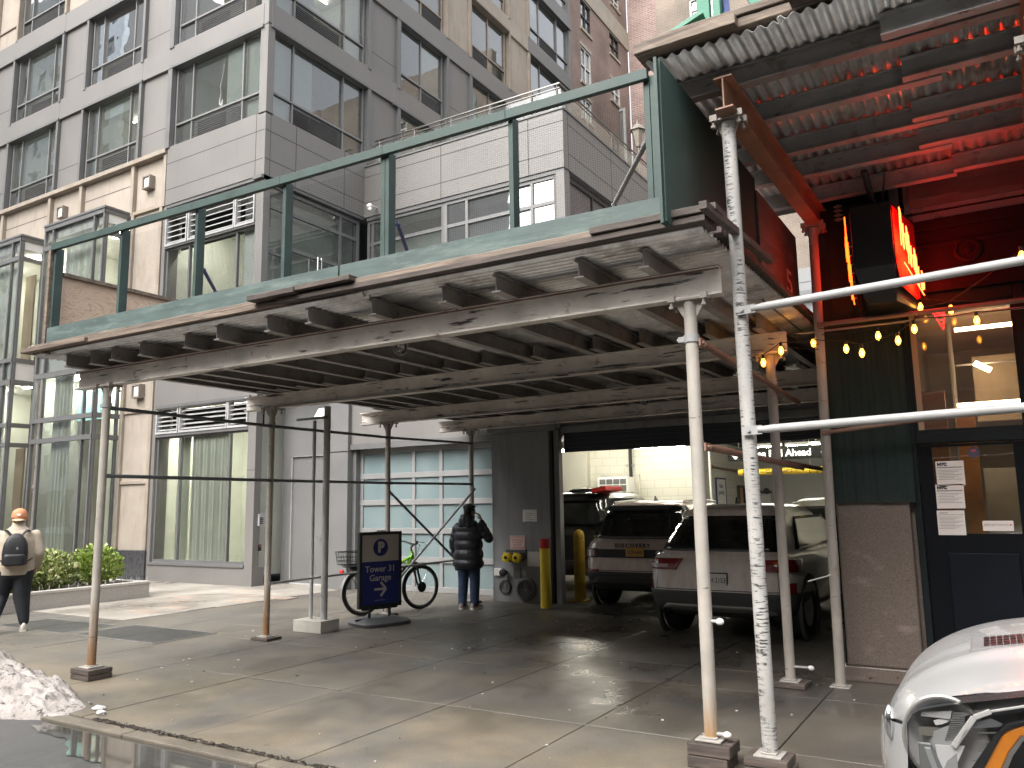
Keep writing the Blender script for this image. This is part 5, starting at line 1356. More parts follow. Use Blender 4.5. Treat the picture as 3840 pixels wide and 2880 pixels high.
# door bay
b_ = MB(); b_.box(-.74, -.68, 8.44, 8.9, 0, 3.62).box(.22, .30, 8.44, 8.9, 0, 3.62).box(-.68, .22, 8.44, 8.9, 3.50, 3.62).box(-.68, .22, 8.46, 8.6, 2.20, 2.30)
b_.build('door_frame', bw, bar, bevel=.008)
b_ = MB(); holed(b_, Face((0, 8.48, 0), (1, 0, 0), (0, -1, 0)), -.675, .215, .02, 2.19, [(-.56, .092, 1.37, 2.165)], .045); dr = b_.build('door', bw2, bar)
MB().box(-.56, .092, 8.50, 8.505, 1.37, 2.165).build('pane', glass_clear, dr)
MB().box(.13, .17, 8.42, 8.45, .95, 1.25).build('handle', chrome, dr)
MB().box(-.5, .05, 8.44, 8.452, .35, 1.2).build('door_panel', pm('bar_door_panel', (.006, .008, .012), .55, spec=.12), dr, bevel=.01)
tw = MB(); holed(tw, Face((0, 8.47, 0), (1, 0, 0), (0, -1, 0)), -.68, .22, 2.3, 3.5, [(-.648, .185, 2.33, 3.47)], .06); fw_ = tw.build('transom_window', bw, bar)
MB().box(-.648, .185, 8.50, 8.504, 2.33, 3.47).build('pane', glassy('bar_glass', (.85, .75, .62), 1.3, .03, .2, dirt=.10), fw_)
MB().box(-.648, -.60, 8.472, 8.476, 2.33, 3.47).build('glass_edge', pm('edge_paint', (.35, .24, .15), .6), fw_)
# fascia, rosette, steel clad head
b_ = MB(); b_.box(-.74, 6, 8.42, 8.9, 3.62, 4.30)
b_.build('fascia', red_w, bar)
b_ = MB(); b_.box(-.72, 6, 8.36, 8.42, 4.22, 4.32).box(-.72, 6, 8.385, 8.42, 3.62, 3.72).box(-.72, 6, 8.40, 8.42, 4.06, 4.10).box(-.72, 6, 8.40, 8.42, 3.80, 3.83); b_.build('moulding', red_w, bar, bevel=.008)
c = atY(2090, 540, 8.42); MB().lathe([(.12, 0), (.12, -.02), (.09, -.03), (.08, -.015), (.04, -.015), (.03, -.04), (.005, -.045)], (c.x, 8.42, c.z), 'y', 24).build('rosette', red_w, bar, smooth='auto')
steel = pm('brushed_steel', (.34, .36, .38), .3, .85, var=.15, vs=1.5, bmp=.1)
MB().box(-.70, 6, 8.40, 8.45, 4.33, 4.40).box(-.72, -.64, 8.36, 8.45, 4.33, 5.2).build('steel_head', steel, bar, bevel=.004)
hw = MB().box(-.60, 1.4, 8.41, 8.45, 4.42, 5.0).build('head_window', steel, bar); MB().box(-.55, 1.35, 8.40, 8.405, 4.46, 4.98).build('pane', glassy('head_glass', (.5, .55, .55), 2.2, .08, .3, dirt=.25), hw)
MB().box(-.72, 6, 8.5, 8.9, 4.3, 6.0).box(.30, 6, 8.46, 8.9, 0, 3.62).build('wall', bw, bar)
c = MB()
for k in range(4): c.lathe([(.02, 0), (.045, .012), (.02, .024)], (-1.18, 8.3, 4.45+k*.045), 'z', 10)
c.build('insulator_stack', pm('grey_ceramic', (.30, .31, .31), .4), bar)
# room behind the glass
wr = pm('bar_room_plaster', (.32, .26, .20), .8, var=.15); org = pm('bar_orange_wood', (.52, .22, .05), .5, var=.2, vs=6)
r_ = MB(); x0, x1, y0, y1, z0, z1 = -.74, 2.5, 8.92, 12.0, 0, 3.6
r_.add([(x0, y1, z0), (x1, y1, z0), (x1, y1, z1), (x0, y1, z1)], [(0, 1, 2, 3)]).add([(x0, y0-.4, z0), (x0, y1, z0), (x0, y1, z1), (x0, y0-.4, z1)], [(0, 1, 2, 3)]).add([(x1, y0, z0), (x1, y1, z0), (x1, y1, z1), (x1, y0, z1)], [(0, 1, 2, 3)]).add([(x0, y0, z1), (x1, y0, z1), (x1, y1, z1), (x0, y1, z1)], [(0, 1, 2, 3)]).add([(x0, y0, z0), (x1, y0, z0), (x1, y1, z0), (x0, y1, z0)], [(0, 1, 2, 3)])
r_.build('room', wr, bar, fix=False)
p = atY(2085, 1050, 9.6); MB().box(p.x-.02, p.x+.15, 9.6, 9.7, 0, 2.6).build('orange_post', org, bar)
MB().box(-.74, p.x-.1, 9.4, 9.5, 0, 2.8).build('wood_panel', pm('bar_brown_panel', (.30, .14, .06), .5, var=.2), bar)
MB().box(-.2, 1.4, 10.6, 10.7, 2.55, 3.3).box(p.x+.17, 1.5, 10, 10.1, 0, 2.0).build('back_panel', pm('bar_tan_panel', (.45, .38, .28), .6), bar)
bl = emission('bar_tube', (1, .87, .70), 15)
a, b_ = atY(2068, 876, 9.6), atY(2206, 866, 9.6); MB().tube([a, b_], .02, 8).build('tube_light', bl, bar)
a, b_ = atY(2105, 784, 10.2), atY(2140, 800, 10.2); MB().tube([a, b_], .03, 8).build('tube_light', bl, bar)
a = Vector((-.3, 9.3, 3.4)); MB().tube([a, a+Vector((1.0, 0, 0))], .02, 8).build('tube_light', bl, bar)
wg = emission('bar_downlight', (1, .7, .3), 8)
o = MB()
for (x, y) in ((2130, 1018), (2145, 1028), (2180, 1035)): c = atY(x, y, 10.4); o.sphere(c, .014, 8, 6)
o.build('downlight', wg, bar)
b_ = MB(); c = atY(2060, 830, 10); b_.tube([(c.x, 10, 0), (c.x, 10, 3.6)], .025, 8); c = atY(2065, 790, 10.3); b_.tube([(c.x, 10.3, c.z), (c.x+1.2, 10.3, c.z)], .012, 6); b_.build('pipe', pipe_m, bar)
# red neon shape in the window
rn = emission('window_neon', (1, .012, .02), 5)
t_ = thing('neon_arrow', 'small red neon wedge hanging inside the bar window', 'neon sign', atY(2025, 690, 8.62))
b_ = MB(); a = atY(2014, 677, 8.62); c = atY(2040, 675, 8.62); d = atY(2038, 712, 8.62)
b_.tube([a, c], .007, 6); b_.tube([a+Vector((.02, 0, -.025)), c+Vector((-.0, 0, -.02)), d, a+Vector((.02, 0, -.025))], .006, 6)
for k in range(1, 5): b_.tube([a.lerp(d, k/5)+Vector((.02, 0, -.01)), c.lerp(d, k/5)], .004, 5)
b_.build('tube', rn, t_)
# papers on the door glass
yg = 8.478
def sheet(px0, py0, px1, py1, label, mat=paper, name='notice', group=None):
    a, b_ = atY(px0, py0, yg), atY(px1, py1, yg)
    t_ = thing(name, label, 'notice', ((a.x+b_.x)/2, yg, b_.z), group=group)
    MB().box(a.x, b_.x, yg, yg+.003, b_.z, a.z).build('sheet', mat, t_)
    return t_, a, b_
pink = pm('warm_lit_paper', (.72, .66, .62), .8, var=.03)
for (y0, y1, lb) in ((997, 1048, 'upper NYC permit sheet taped inside the bar door'), (1047, 1098, 'lower NYC permit sheet taped inside the bar door')):
    t_, a, b_ = sheet(2020, y0, 2086, y1, lb, pink, group='NYC permit sheets on the bar door'); w = b_.x-a.x
    text('lettering', 'NYC', .038, (a.x+w*.06, yg-.001, a.z-.03), (1, 0, 0), (0, 0, 1), ink, t_, 'LEFT', ext=.0005, bold=.0035)
    l_ = MB(); l_.box(a.x+.01, b_.x-.01, yg-.001, yg, a.z-.063, a.z-.053)
    for i in range(7): l_.box(a.x+.012+.01*(i % 2), b_.x-.02-.03*((i*7) % 3), yg-.001, yg, a.z-.085-i*.014, a.z-.081-i*.014)
    l_.build('print', pm('print_grey', (.25, .23, .22), .8), t_)
t_, a, b_ = sheet(2023, 1103, 2088, 1156, 'plain typed sheet at the foot of the papers on the bar door', pink)
l_ = MB(); l_.box(a.x+.02, a.x+.09, yg-.001, yg, a.z-.025, a.z-.018).box(a.x+.01, b_.x-.01, yg-.001, yg, a.z-.04, a.z-.036)
for i in range(9): l_.box(a.x+.012+.01*(i % 2), b_.x-.02-.03*((i*7) % 3), yg-.001, yg, a.z-.06-i*.013, a.z-.0565-i*.013)
l_.build('print', MATS['print_grey'], t_)
t_, a, b_ = sheet(2122, 1125, 2191, 1147, 'white card reading BAR ENTRANCE with an arrow in the door glass', pink, 'entrance_card')
text('lettering', 'BAR ENTRANCE', .026, (a.x+.012, yg-.001, (a.z+b_.z)/2+.008), (1, 0, 0), (0, 0, 1), MATS['print_grey'], t_, 'LEFT', ext=.0005)
b2 = MB(); b2.box(a.x+.215, b_.x-.018, yg-.001, yg, (a.z+b_.z)/2+.005, (a.z+b_.z)/2+.011).poly([(b_.x-.03, yg-.001, (a.z+b_.z)/2+.017), (b_.x-.008, yg-.001, (a.z+b_.z)/2+.008), (b_.x-.03, yg-.001, (a.z+b_.z)/2-.001)], (0, .001, 0)); b2.build('arrow', red_ink, t_)
c = atY(2103, 977, yg); t_ = thing('door_decal', 'dark eight sided decal at the top of the door glass', 'sticker', c)
MB().lathe([(.052, 0), (.052, -.002)], (c.x, yg+.001, c.z), 'y', 8).build('decal', pm('decal_navy', (.06, .05, .09), .4), t_)
MB().box(c.x-.02, c.x+.02, yg-.003, yg-.0015, c.z+.006, c.z+.026).build('emblem', pm('decal_red', (.45, .06, .06), .5), t_)
# blade sign with neon on both faces
ns = thing('neon_sign', 'black projecting sign box with glowing red and yellow neon script on both sides', 'neon sign', (-.8, 7.9, 3.5))
sy0, sy1 = 7.60, 8.34
A0, A1, B0, B1 = Vector((-.985, sy0, 0)), Vector((-.65, sy0, 0)), Vector((-1.05, sy1, 0)), Vector((-.525, sy1, 0))   # wedge in plan, wider at the wall
b_ = MB(); b_.rings([[A0+Vector((t0, t1, z)), A1+Vector((-t0*.3, t1, z)), B1+Vector((0, 0, z)), B0+Vector((t0, 0, z))] for (z, t0, t1) in ((4.32, 0, 0), (3.74, .0, 0), (3.50, .05, .10), (3.44, .08, .16))]); b_.build('box', black_m, ns, bevel=.006)
rf = pm('sign_red_face', (.60, .012, .02), .4)
for (P0, P1, sg_) in ((A1, B1, 1), (A0, B0, -1)):
    d = (P1-P0).normalized(); n_ = Vector((d.y, -d.x, 0))*sg_
    pts = [P0+d*.03, P1-d*.02]
    MB().poly([pts[0]+Vector((0, 0, 4.28))+n_*.003, pts[1]+Vector((0, 0, 4.28))+n_*.003, pts[1]+Vector((0, 0, 3.52))+n_*.003, P0+d*.13+Vector((0, 0, 3.56))+n_*.003, pts[0]+Vector((0, 0, 3.76))+n_*.003], n_*.004).build('face', rf, ns)
    r_ = MB(); W_ = (P1-P0).length
    for L in range(6):
        u0 = .06+L*(W_-.14)/6; zc = 4.08-L*.075; hgt = (.19, .13, .16, .12, .15, .10)[L]; wd = (W_-.14)/6*1.05
        seq = [(0, -.9), (.12, .2), (.3, 1), (.5, .85), (.55, 0), (.6, -.9), (.8, -1), (.95, -.2), (1.0, .3)] if L % 2 == 0 else [(0, .3), (.1, -.8), (.35, -1), (.45, -.1), (.5, .9), (.62, .8), (.68, -.9), (.9, -.8), (1, 0)]
        r_.tube([P0+d*(u0+u*wd)+n_*(.05+.012*(L % 2))+Vector((0, 0, zc+v*hgt)) for (u, v) in seq], .0044, 8)
    r_.tube([P0+d*(W_*f)+n_*.05+Vector((0, 0, 3.80-.24*f)) for f in (.15, .45, .75, .93)], .0044, 8)
    r_.build('neon_lettering', emission('neon_tube', (1, .024, .005), 18) if sg_ > 0 else emission('neon_tube_dim', (1, .05, .004), 4.0), ns, smooth=True)
    p_ = MB()
    for k in range(7): q_ = P0+d*(.08+.09*k)+Vector((0, 0, 3.98-.06*k)); p_.tube([q_, q_+n_*.05], .004, 6)
    p_.build('tube_support', glass_clear, ns)
MB().tube([(-.80, 7.9, 4.32), (-.83, 7.55, 4.62)], .03, 10).tube([(-.76, 8.0, 4.32), (-.68, 7.7, 4.62)], .010, 6).build('hanger_arm', black_m, ns)
# festoon lights
bulbs = [((1629, 727), 8.05), ((1690, 735), 8.1), ((1687, 757), 7.8), ((1649, 783), 7.8), ((1757, 740), 8.1), ((1828, 753), 7.9), ((1862, 762), 7.8), ((1897, 725), 8.0), ((1940, 735), 7.9), ((1975, 710), 8.0), ((1988, 663), 8.2), ((2054, 668), 8.2), ((2110, 692), 8.0), ((2207, 553), 7.0)]
fs = thing('festoon_lights', 'string of glowing amber bulbs looped between the posts before the bar', 'string lights', (-.6, 8, 2.9))
am = emission('amber_filament', (1, .42, .045), 40); amg, at_, ab_ = nt('amber_bulb_glass')
ab_.inputs['Base Color'].default_value = (1, .62, .22, 1); ab_.inputs['Emission Color'].default_value = (1, .45, .06, 1); ab_.inputs['Emission Strength'].default_value = 2.2; ab_.inputs['Roughness'].default_value = .1; ab_.inputs['Alpha'].default_value = .55
P = []
for (px, Y_) in bulbs:
    c = atY(*px, Y_); P.append(c)
    o = MB().lathe([(.004, -.045), (.016, -.035), (.024, -.012), (.024, .006), (.014, .03), (.011, .04)], c, 'z', 12).build('bulb', amg, fs, smooth=True)
    MB().tube([c+Vector((-.006, 0, -.02)), c+Vector((0, 0, .015)), c+Vector((.006, 0, -.02))], .0035, 6).build('filament', am, o)
    MB().tube([c+Vector((0, 0, .038)), c+Vector((0, 0, .075))], .014, 8).build('lamp_holder', black_m, o)
cab = MB()
def hang(pts, sag=.04):
    path = []
    for a, b_ in zip(pts[:-1], pts[1:]):
        for k in range(6): t = k/6; path.append(a.lerp(b_, t)-Vector((0, 0, sag*4*t*(1-t)*(b_-a).length)))
    path.append(pts[-1]); cab.tube(path, .004, 6)
U = Vector((0, 0, .08))
hang([P[0]+U, P[1]+U, P[4]+U, P[7]+U, P[9]+U, P[10]+U, atY(2212, 640, 8.2)])
hang([P[3]+U, P[2]+U, Vector((-1.47, 8.05, P[4].z+.03)), P[5]+U, P[6]+U, P[8]+U, P[9]+U+Vector((.03, 0, .02)), P[12]+U, atY(2225, 660, 8.0)])
hang([Vector((-1.40, 8.06, P[4].z+.12)), P[11]+U, P[13]+U+Vector((.3, 0, .2))], .02)
for dz in (.05, .0, -.06): hang([Vector((-1.85, 7.9, P[1].z+dz)), Vector((-1.42, 8.07, P[4].z+dz*.8-.03))], .02)
cab.build('cable', rubber, fs)
# thin cord across to the post
a = atY(1745, 1256, 8.1); b_ = atY(1795, 1242, 8.08); tag(MB().tube([a, b_], .006, 6).build('cord', white_p, loc=a), 'short white cord tied between the two posts by the granite pilaster', 'cord')
# ------------------------------------------------------------------ cars in the garage
def car_paint(name, col, rough=.28, metal=.3, dust=None):
    m, t, b = nt(name); v = coords(t)
    c = mixc(t, ramp(t, noise(t, v, 2, 5), .35, .7), col, [x*.9 for x in col])
    if dust: c = mixc(t, mth(t, 'MULTIPLY', ramp(t, noise(t, coords(t, (3, 3, .6)), 3, 7, .65), .40, .7), .5), c, dust)
    lk(t, c, b.inputs['Base Color']); b.inputs['Metallic'].default_value = metal; b.inputs['Roughness'].default_value = rough
    b.inputs['Coat Weight'].default_value = .6; b.inputs['Coat Roughness'].default_value = .05
    return m
car_glass = pm('car_glass', (.010, .012, .013), .06, var=0, bmp=0, spec=.6)
plast = pm('car_grey_plastic', (.055, .057, .058), .6, var=.1)
silver_p = pm('car_silver_trim', (.36, .35, .33), .35, .6, var=.05, bmp=0)
lamp_red = pm('car_lamp_red', (.22, .012, .015), .12, var=0, bmp=0, coat=.8); lamp_clear = pm('car_lamp_clear', (.50, .42, .42), .15, var=0, bmp=0, coat=.8)
lamp_dark = pm('car_lamp_smoked', (.05, .012, .014), .1, var=0, bmp=0, coat=.8)
class Shell:
    """car body built from stacked rounded-rectangle outlines: levels of (z, half width, y rear, y front, corner radius)"""
    def __init__(s, lv): s.lv = lv
    def at(s, z):
        lv = s.lv
        if z <= lv[0][0]: return lv[0]
        for a, b in zip(lv[:-1], lv[1:]):
            if z <= b[0]:
                f = (z-a[0])/(b[0]-a[0]); f2 = f*f*(3-2*f)*.35+f*.65
                return tuple(a[i]+(b[i]-a[i])*f2 for i in range(5))
        return lv[-1]
    def pt(s, z, t, off=0):
        _, hw, yr, yf, r = s.at(z); sg = 1 if t >= 0 else -1; t = abs(t)
        fl = hw-r; arc = r*PI/2
        if t < fl: x, y, nx, ny = t, yr, 0, -1
        elif t < fl+arc:
            a = (t-fl)/r; x, y, nx, ny = fl+r*math.sin(a), yr+r-r*math.cos(a), math.sin(a), -math.cos(a)
        else: x, y, nx, ny = hw, yr+r+(t-fl-arc), 1, 0
        return Vector((sg*(x+nx*off), y+ny*off, z))
    def ring(s, z):
        _, hw, yr, yf, r = s.at(z); P = []
        for (cx, cy, a0) in ((hw-r, yr+r, -PI/2), (hw-r, yf-r, 0), (-hw+r, yf-r, PI/2), (-hw+r, yr+r, PI)):
            for k in range(7): a = a0+k*PI/12; P.append((cx+r*math.cos(a), cy+r*math.sin(a), z))
        return P
    def body(s, b, n=26):
        z0, z1 = s.lv[0][0], s.lv[-1][0]; b.rings([s.ring(z0+(z1-z0)*i/n) for i in range(n+1)])
    def patch(s, z0, z1, ta0, tb0, ta1, tb1, off=.008, n=14, m_=8):
        b = MB()
        for j in range(m_+1):
            f = j/m_; z = z0+(z1-z0)*f
            for i in range(n+1): b.v.append(s.pt(z, (ta0+(ta1-ta0)*f)+((tb0+(tb1-tb0)*f)-(ta0+(ta1-ta0)*f))*i/n, off))
        for j in range(m_):
            for i in range(n): a = j*(n+1)+i; b.f.append((a, a+1, a+n+2, a+n+1))
        # rim back into the body
        return b
def suv(label, loc, rz, paint, W=.94, top=1.68, L=4.55, boxy=0, kind_=0, group='cars parked in the garage'):
    root = thing('parked_car', label, 'car', loc, rz, group)
    k = top/1.68
    lo = Shell([(.30, W*.84, .16, L-.25, .22), (.42, W*.95, .03, L-.08, .28), (.58, W*.99, .0, L, .30), (.70, W, .02, L, .30), (.93*k, W*.985, .07+.0*boxy, L-.1, .26), (1.02*k, W*.95, .11, L-.55, .22), (1.06*k, W*.90, .14, L-.75, .2)])
    if kind_ == 0:      # sloping crossover tail
        hi = Shell([(1.00*k, W*.93, .11, 3.55, .30), (1.10*k, W*.89, .18, 3.35, .32), (1.35*k, W*.79, .40, 2.95, .30), (1.53*k, W*.70, .62, 2.6, .28), (1.62*k, W*.64, .66, 2.4, .26), (1.665*k, W*.55, .82, 2.2, .22), (1.68*k, W*.36, 1.1, 1.9, .15)])
    else:
        hi = Shell([(1.00*k, W*.93, .11, 3.55, .24), (1.10*k, W*.90, .16, 3.35, .26), (1.35*k, W*(.83+.08*boxy), .33-.2*boxy, 2.95, .24), (1.54*k, W*(.76+.12*boxy), .50-.34*boxy, 2.6, .22), (1.625*k, W*(.70+.12*boxy), .50-.3*boxy, 2.4, .22), (1.665*k, W*(.60+.1*boxy), .62-.3*boxy, 2.2, .2), (1.68*k, W*.40, .9-.3*boxy, 1.9, .15)])
    b = MB(); lo.body(b, 30); hi.body(b, 30); o = b.build('body', paint, root, smooth='auto', local=True, angle=38)
    P = lambda sh, nm, mt, *a, **kw: (lambda ob: (ob.modifiers.new('gauge', 'SOLIDIFY').__setattr__('thickness', -.012), ob)[1])(sh.patch(*a, **kw).build(nm, mt, root, smooth=True, local=True, fix=False))
    g = P(hi, 'rear_window', car_glass, 1.09*k, 1.52*k, -(.86 if kind_ == 1 else .82), (.86 if kind_ == 1 else .82), -(.72 if kind_ else .64), (.72 if kind_ else .64))
    P(hi, 'roof_spoiler', black_m if kind_ == 1 else paint, 1.525*k, 1.60*k, -.74, .74, -.68, .68, off=.06)
    for s in (1, -1):
        w = P(hi, 'side_window', car_glass, 1.10*k, 1.50*k, s*1.16, s*3.55, s*1.20, s*2.7)
    # bumper and cladding
    P(lo, 'bumper', plast, .30, .60, -1.6, 1.6, -1.6, 1.6, off=.014, n=40)
    if kind_ == 0: P(lo, 'skid_plate', silver_p, .36, .44, -.72, .72, -.62, .62, off=.028)
    else: P(lo, 'skid_plate', plast, .42, .52, -.74, .74, -.64, .64, off=.034)
    for s in (1, -1):
        # wheels
        for y in (.82, L-.95):
            wl = MB().lathe([(.20, -.11), (.30, -.12), (.345, -.09), (.35, 0), (.345, .09), (.30, .12), (.20, .11)], (s*(W-.13), y, .35), 'x', 28).build('wheel', rubber, root, smooth='auto', local=True)
            MB().lathe([(.21, s*.10), (.20, s*.115), (.06, s*.125), (.02, s*.13)], (s*(W-.13), y, .35), 'x', 20).build('rim', silver_p, wl, smooth='auto', local=True)
            b = MB().lathe([(.36, -.02), (.44, -.02), (.44, .02), (.36, .02)], (s*(W-.01), y, .35), 'x', 28, cap=False); b.build('wheel_arch', plast, root, smooth='auto', local=True)
        MB().sphere((s*(W+.10), 3.1, 1.08*k), .1, 10, 8, (1, .6, .8)).build('side_mirror', paint, root, smooth=True, local=True)
        MB().bar((s*(W-.0), 1.9, .92*k), (s*(W+.0), 2.1, .92*k), .02, .03).build('door_handle', paint, root, local=True, bevel=.008)
    # rear lamps
    if kind_ == 0:
        for s in (1, -1):
            o = P(lo, 'tail_lamp', lamp_red, .86*k, 1.0*k, s*.50, s*1.25, s*.42, s*1.3, off=.02)
            q = lo.patch(.885*k, .93*k, s*.62, s*.88, s*.60, s*.9, off=.028).build('reverse_lamp', lamp_clear, o, smooth=True, local=True, fix=False)
            P(lo, 'rear_reflector', lamp_red, .60, .72, s*.87, s*1.02, s*.90, s*1.0, off=.012)
        lo.patch(.60, .83, -.30, .30, -.42, .42, off=.004).build('plate_recess', paint, root, smooth=True, local=True, fix=False)
        pl = MB().box(-.155, .155, -.012, .006, .66, .815).build('licence_plate', paper, root, local=True, bevel=.004); pl.location.y = .02
        MB().box(-.17, .17, -.006, .008, .645, .83).build('plate_frame', plast, pl, local=True, bevel=.004)
        text('plate_number', 'KXH 2153', .085, (0, -.014, .735), (1, 0, 0), (0, 0, 1), ink, pl, local=True, ext=.001, sx=.78)
        for i, ch in enumerate('ESCAPE'): text('badge_letter', ch, .07, (-.36+i*.144, .075, .905*k), (1, 0, 0), (0, 0, 1), plast, root, local=True, ext=.004, sx=1.3)
        for s in (-1, 1):
            MB().lathe([(.055, -.0), (.055, .2), (.045, .2), (.045, 0)], (s*.62, -.02, .34), 'y', 14, cap=False).build('tailpipe', chrome, root, local=True)
    elif kind_ == 1:
        lo.patch(.80*k, .93*k, -.76, .76, -.78, .78, off=.014).build('tailgate_panel', black_m, root, smooth=True, local=True, fix=False)
        for s in (1, -1):
            o = P(lo, 'tail_lamp', lamp_dark, .80*k, .94*k, s*.66, s*1.15, s*.66, s*1.2, off=.022)
            lo.patch(.82*k, .92*k, s*.70, s*.84, s*.70, s*.86, off=.03).build('reverse_lamp', lamp_clear, o, smooth=True, local=True, fix=False)
            P(lo, 'rear_reflector', lamp_red, .60, .635, s*.62, s*.92, s*.62, s*.92, off=.018)
        pl = MB().box(-.155, .155, -.012, .006, .84, .985).build('licence_plate', pm('orange_plate', (.66, .38, .10), .5, var=.05), root, local=True, bevel=.004); pl.location.y = .045
        text('plate_number', 'CZR-4443', .075, (0, -.014, .905), (1, 0, 0), (0, 0, 1), ink, pl, local=True, ext=.001, sx=.8)
        text('badge_lettering', 'DISCOVERY', .085, (-.05, .072, .985*k), (1, 0, 0), (0, 0, 1), ink, root, local=True, ext=.004, spacing=1.45, bold=.002)
        a = hi.pt(1.42*k, 0, .0); n_ = (hi.pt(1.46*k, 0)-hi.pt(1.38*k, 0)).normalized()
        text('dealer_lettering', 'WWW.JLRGLENCOVE.COM', .078, (-.0, a.y-.022, a.z), (1, 0, 0), n_, white_p, root, local=True, ext=.0005)
        MB().lathe([(.05, 0), (.05, -.01)], (.40, .055, .87*k), 'y', 16).build('badge', silver_p, root, local=True)
    for q_ in (1, -1): lo.patch(.62, 1.02*k, q_*(.78 if kind_ != 1 else .84), q_*(.786 if kind_ != 1 else .846), q_*(.74 if kind_ != 1 else .84), q_*(.746 if kind_ != 1 else .846), off=.005, n=2).build('tailgate_seam', black_m, root, local=True, fix=False)
    lo.patch(.612, .622, -.80, .80, -.80, .80, off=.006).build('tailgate_seam', black_m, root, local=True, fix=False)
    hi_t = 1.68*k
    MB().poly([(0, .95, hi_t), (0, 1.15, hi_t), (0, 1.0, hi_t+.09)], (.02, 0, 0)).build('antenna_fin', black_m, root, local=True, bevel=.006)
    if kind_ == 1:
        for s in (1, -1): MB().tube([(s*.62, .7, 1.66*k), (s*.60, 1.5, 1.70*k), (s*.62, 2.4, 1.66*k)], .018, 8).build('roof_rail', silver_p, root, local=True)
    return root
p_white = car_paint('dusty_white_paint', (.84, .79, .75), .35, .0, (.42, .36, .32)); p_beige = car_paint('pale_rose_paint', (.66, .56, .51), .3, .25, (.34, .28, .25)); p_black = car_paint('car_black_paint', (.01, .01, .011), .3, .1); p_plain = car_paint('car_white_paint', (.72, .72, .70), .25, .0)
suv('dusty white car with red tail lamps parked behind the cream post', (-3.16, 9.92, 0), R(-2.5), p_white, W=.925, top=1.66, kind_=0)
suv('pale rose car with orange plate parked beside the ochre bollard', (-5.16, 12.18, 0), 0, p_beige, top=1.72, kind_=1)
j = suv('black boxy car with a red board on its roof at the garage edge', (-7.62, 14.4, 0), 0, p_black, top=1.93, boxy=.8, kind_=2)
MB().obox((.80, .45, 1.96), (.16, 0, .025), (0, .4, 0), (-.01, 0, .045)).build('roof_board', pm('red_board', (.5, .02, .02), .45), j, local=True, bevel=.01)
MB().sphere((.1, .8, 1.94), .2, 12, 8, (1.5, 1.5, .4)).build('roof_bag', black_m, j, local=True, smooth=True)
suv('white car with dark rear window parked deepest behind the brown grey post', (-2.75, 15.3, 0), 0, p_plain, top=1.74, kind_=2)

# ------------------------------------------------------------------ foreground car
van = thing('parked_car', 'white car with hood vent and amber lamp parked at the near kerb', 'car', (-.33, 2.3, -.07))
vp = car_paint('gloss_white_paint', (.42, .42, .416), .25, .0)
YN, YF_ = 2.36, 4.02
def nose_x(t): return -.405+.20*(abs(t-.5)*2)**3.0
def hood_z(s, t):      # s metres behind the nose, t 0 near edge .. 1 far edge
    e = (t-.5)*2; z0 = 1.03+.11*e*e; top_ = 1.268-.010*e*e-(.035*max(0, e)**1.5)
    z = z0+(top_-z0)*(1-math.exp(-s*6))+.02*s
    return z+(.014*math.exp(-((t-.30)/.05)**2)-.010*math.exp(-((t-.40)/.05)**2))*min(1, s*3)
def hp(s, t): return Vector((nose_x(t)+s, YN+(YF_-YN)*t, hood_z(s, t)))
b = MB(); ns_, nt_ = 50, 60
for i in range(ns_+1):
    s = (i/ns_)**1.6*1.75
    for j_ in range(nt_+1):
        t = j_/nt_; p = hp(s, t)
        if s < .06: p.z -= .045*(1-s/.06)**2
        e = min(t, 1-t)
        if e < .03: p.z -= .016*(1-e/.03)**2
        b.v.append(p)
for i in range(ns_):
    for j_ in range(nt_): a = i*(nt_+1)+j_; b.f.append((a, a+1, a+nt_+2, a+nt_+1))
o = b.build('hood', vp, van, smooth=True, fix=False); md = o.modifiers.new('gauge', 'SOLIDIFY'); md.thickness = -.010
def side_pt(u, z):   # round the near front corner: u back along the side, -u across the nose
    if u >= 0: return Vector((nose_x(0)+u, YN-.012-.02*min(1, u*2), z))
    t = min(1, -u/(YF_-YN)); return Vector((nose_x(t), YN-.012*(1-t)+(YF_-YN)*t, z))
def hood_edge(u): return hood_z(max(u, 0)+.03, 0)-.03 if u >= 0 else hood_z(.03, min(1, -u/(YF_-YN)))-.03
def patchs(name, mat, us, zlo, zhi, off=0, nz=6, parent=None, smooth=True):
    b = MB()
    for u in us:
        d = (side_pt(u+.01, 0)-side_pt(u-.01, 0)).normalized(); nn = Vector((d.y, -d.x, 0)); a, c = zlo(u), zhi(u)
        for k in range(nz+1):
            z = a+(c-a)*k/nz; b.v.append(side_pt(u, z)+nn*(off+.010*math.sin(PI*k/nz)))
    n = nz+1
    for i in range(len(us)-1):
        for k in range(nz): a = i*n+k; b.f.append((a, a+1, a+n+1, a+n))
    return b.build(name, mat, parent or van, smooth=smooth, fix=False)
LIN = lambda a, b_, n: [a+(b_-a)*i/n for i in range(n+1)]
patchs('bumper', vp, LIN(-1.66, 2.2, 60), lambda u: .22, lambda u: .84, .012)
patchs('nose_panel', vp, LIN(-.42, .045, 20), lambda u: .84, lambda u: hood_edge(u)-.006, .002)
patchs('grille', black_m, LIN(-1.30, -.42, 20), lambda u: .84, lambda u: hood_edge(u)-.006, -.02)
patchs('fender', vp, LIN(.62, 2.2, 16), lambda u: .84, lambda u: hood_edge(u)-.008, .0)
patchs('seam', black_m, LIN(-.42, 1.7, 60), lambda u: hood_edge(u)-.010, lambda u: hood_edge(u)+.002, -.004, 1)
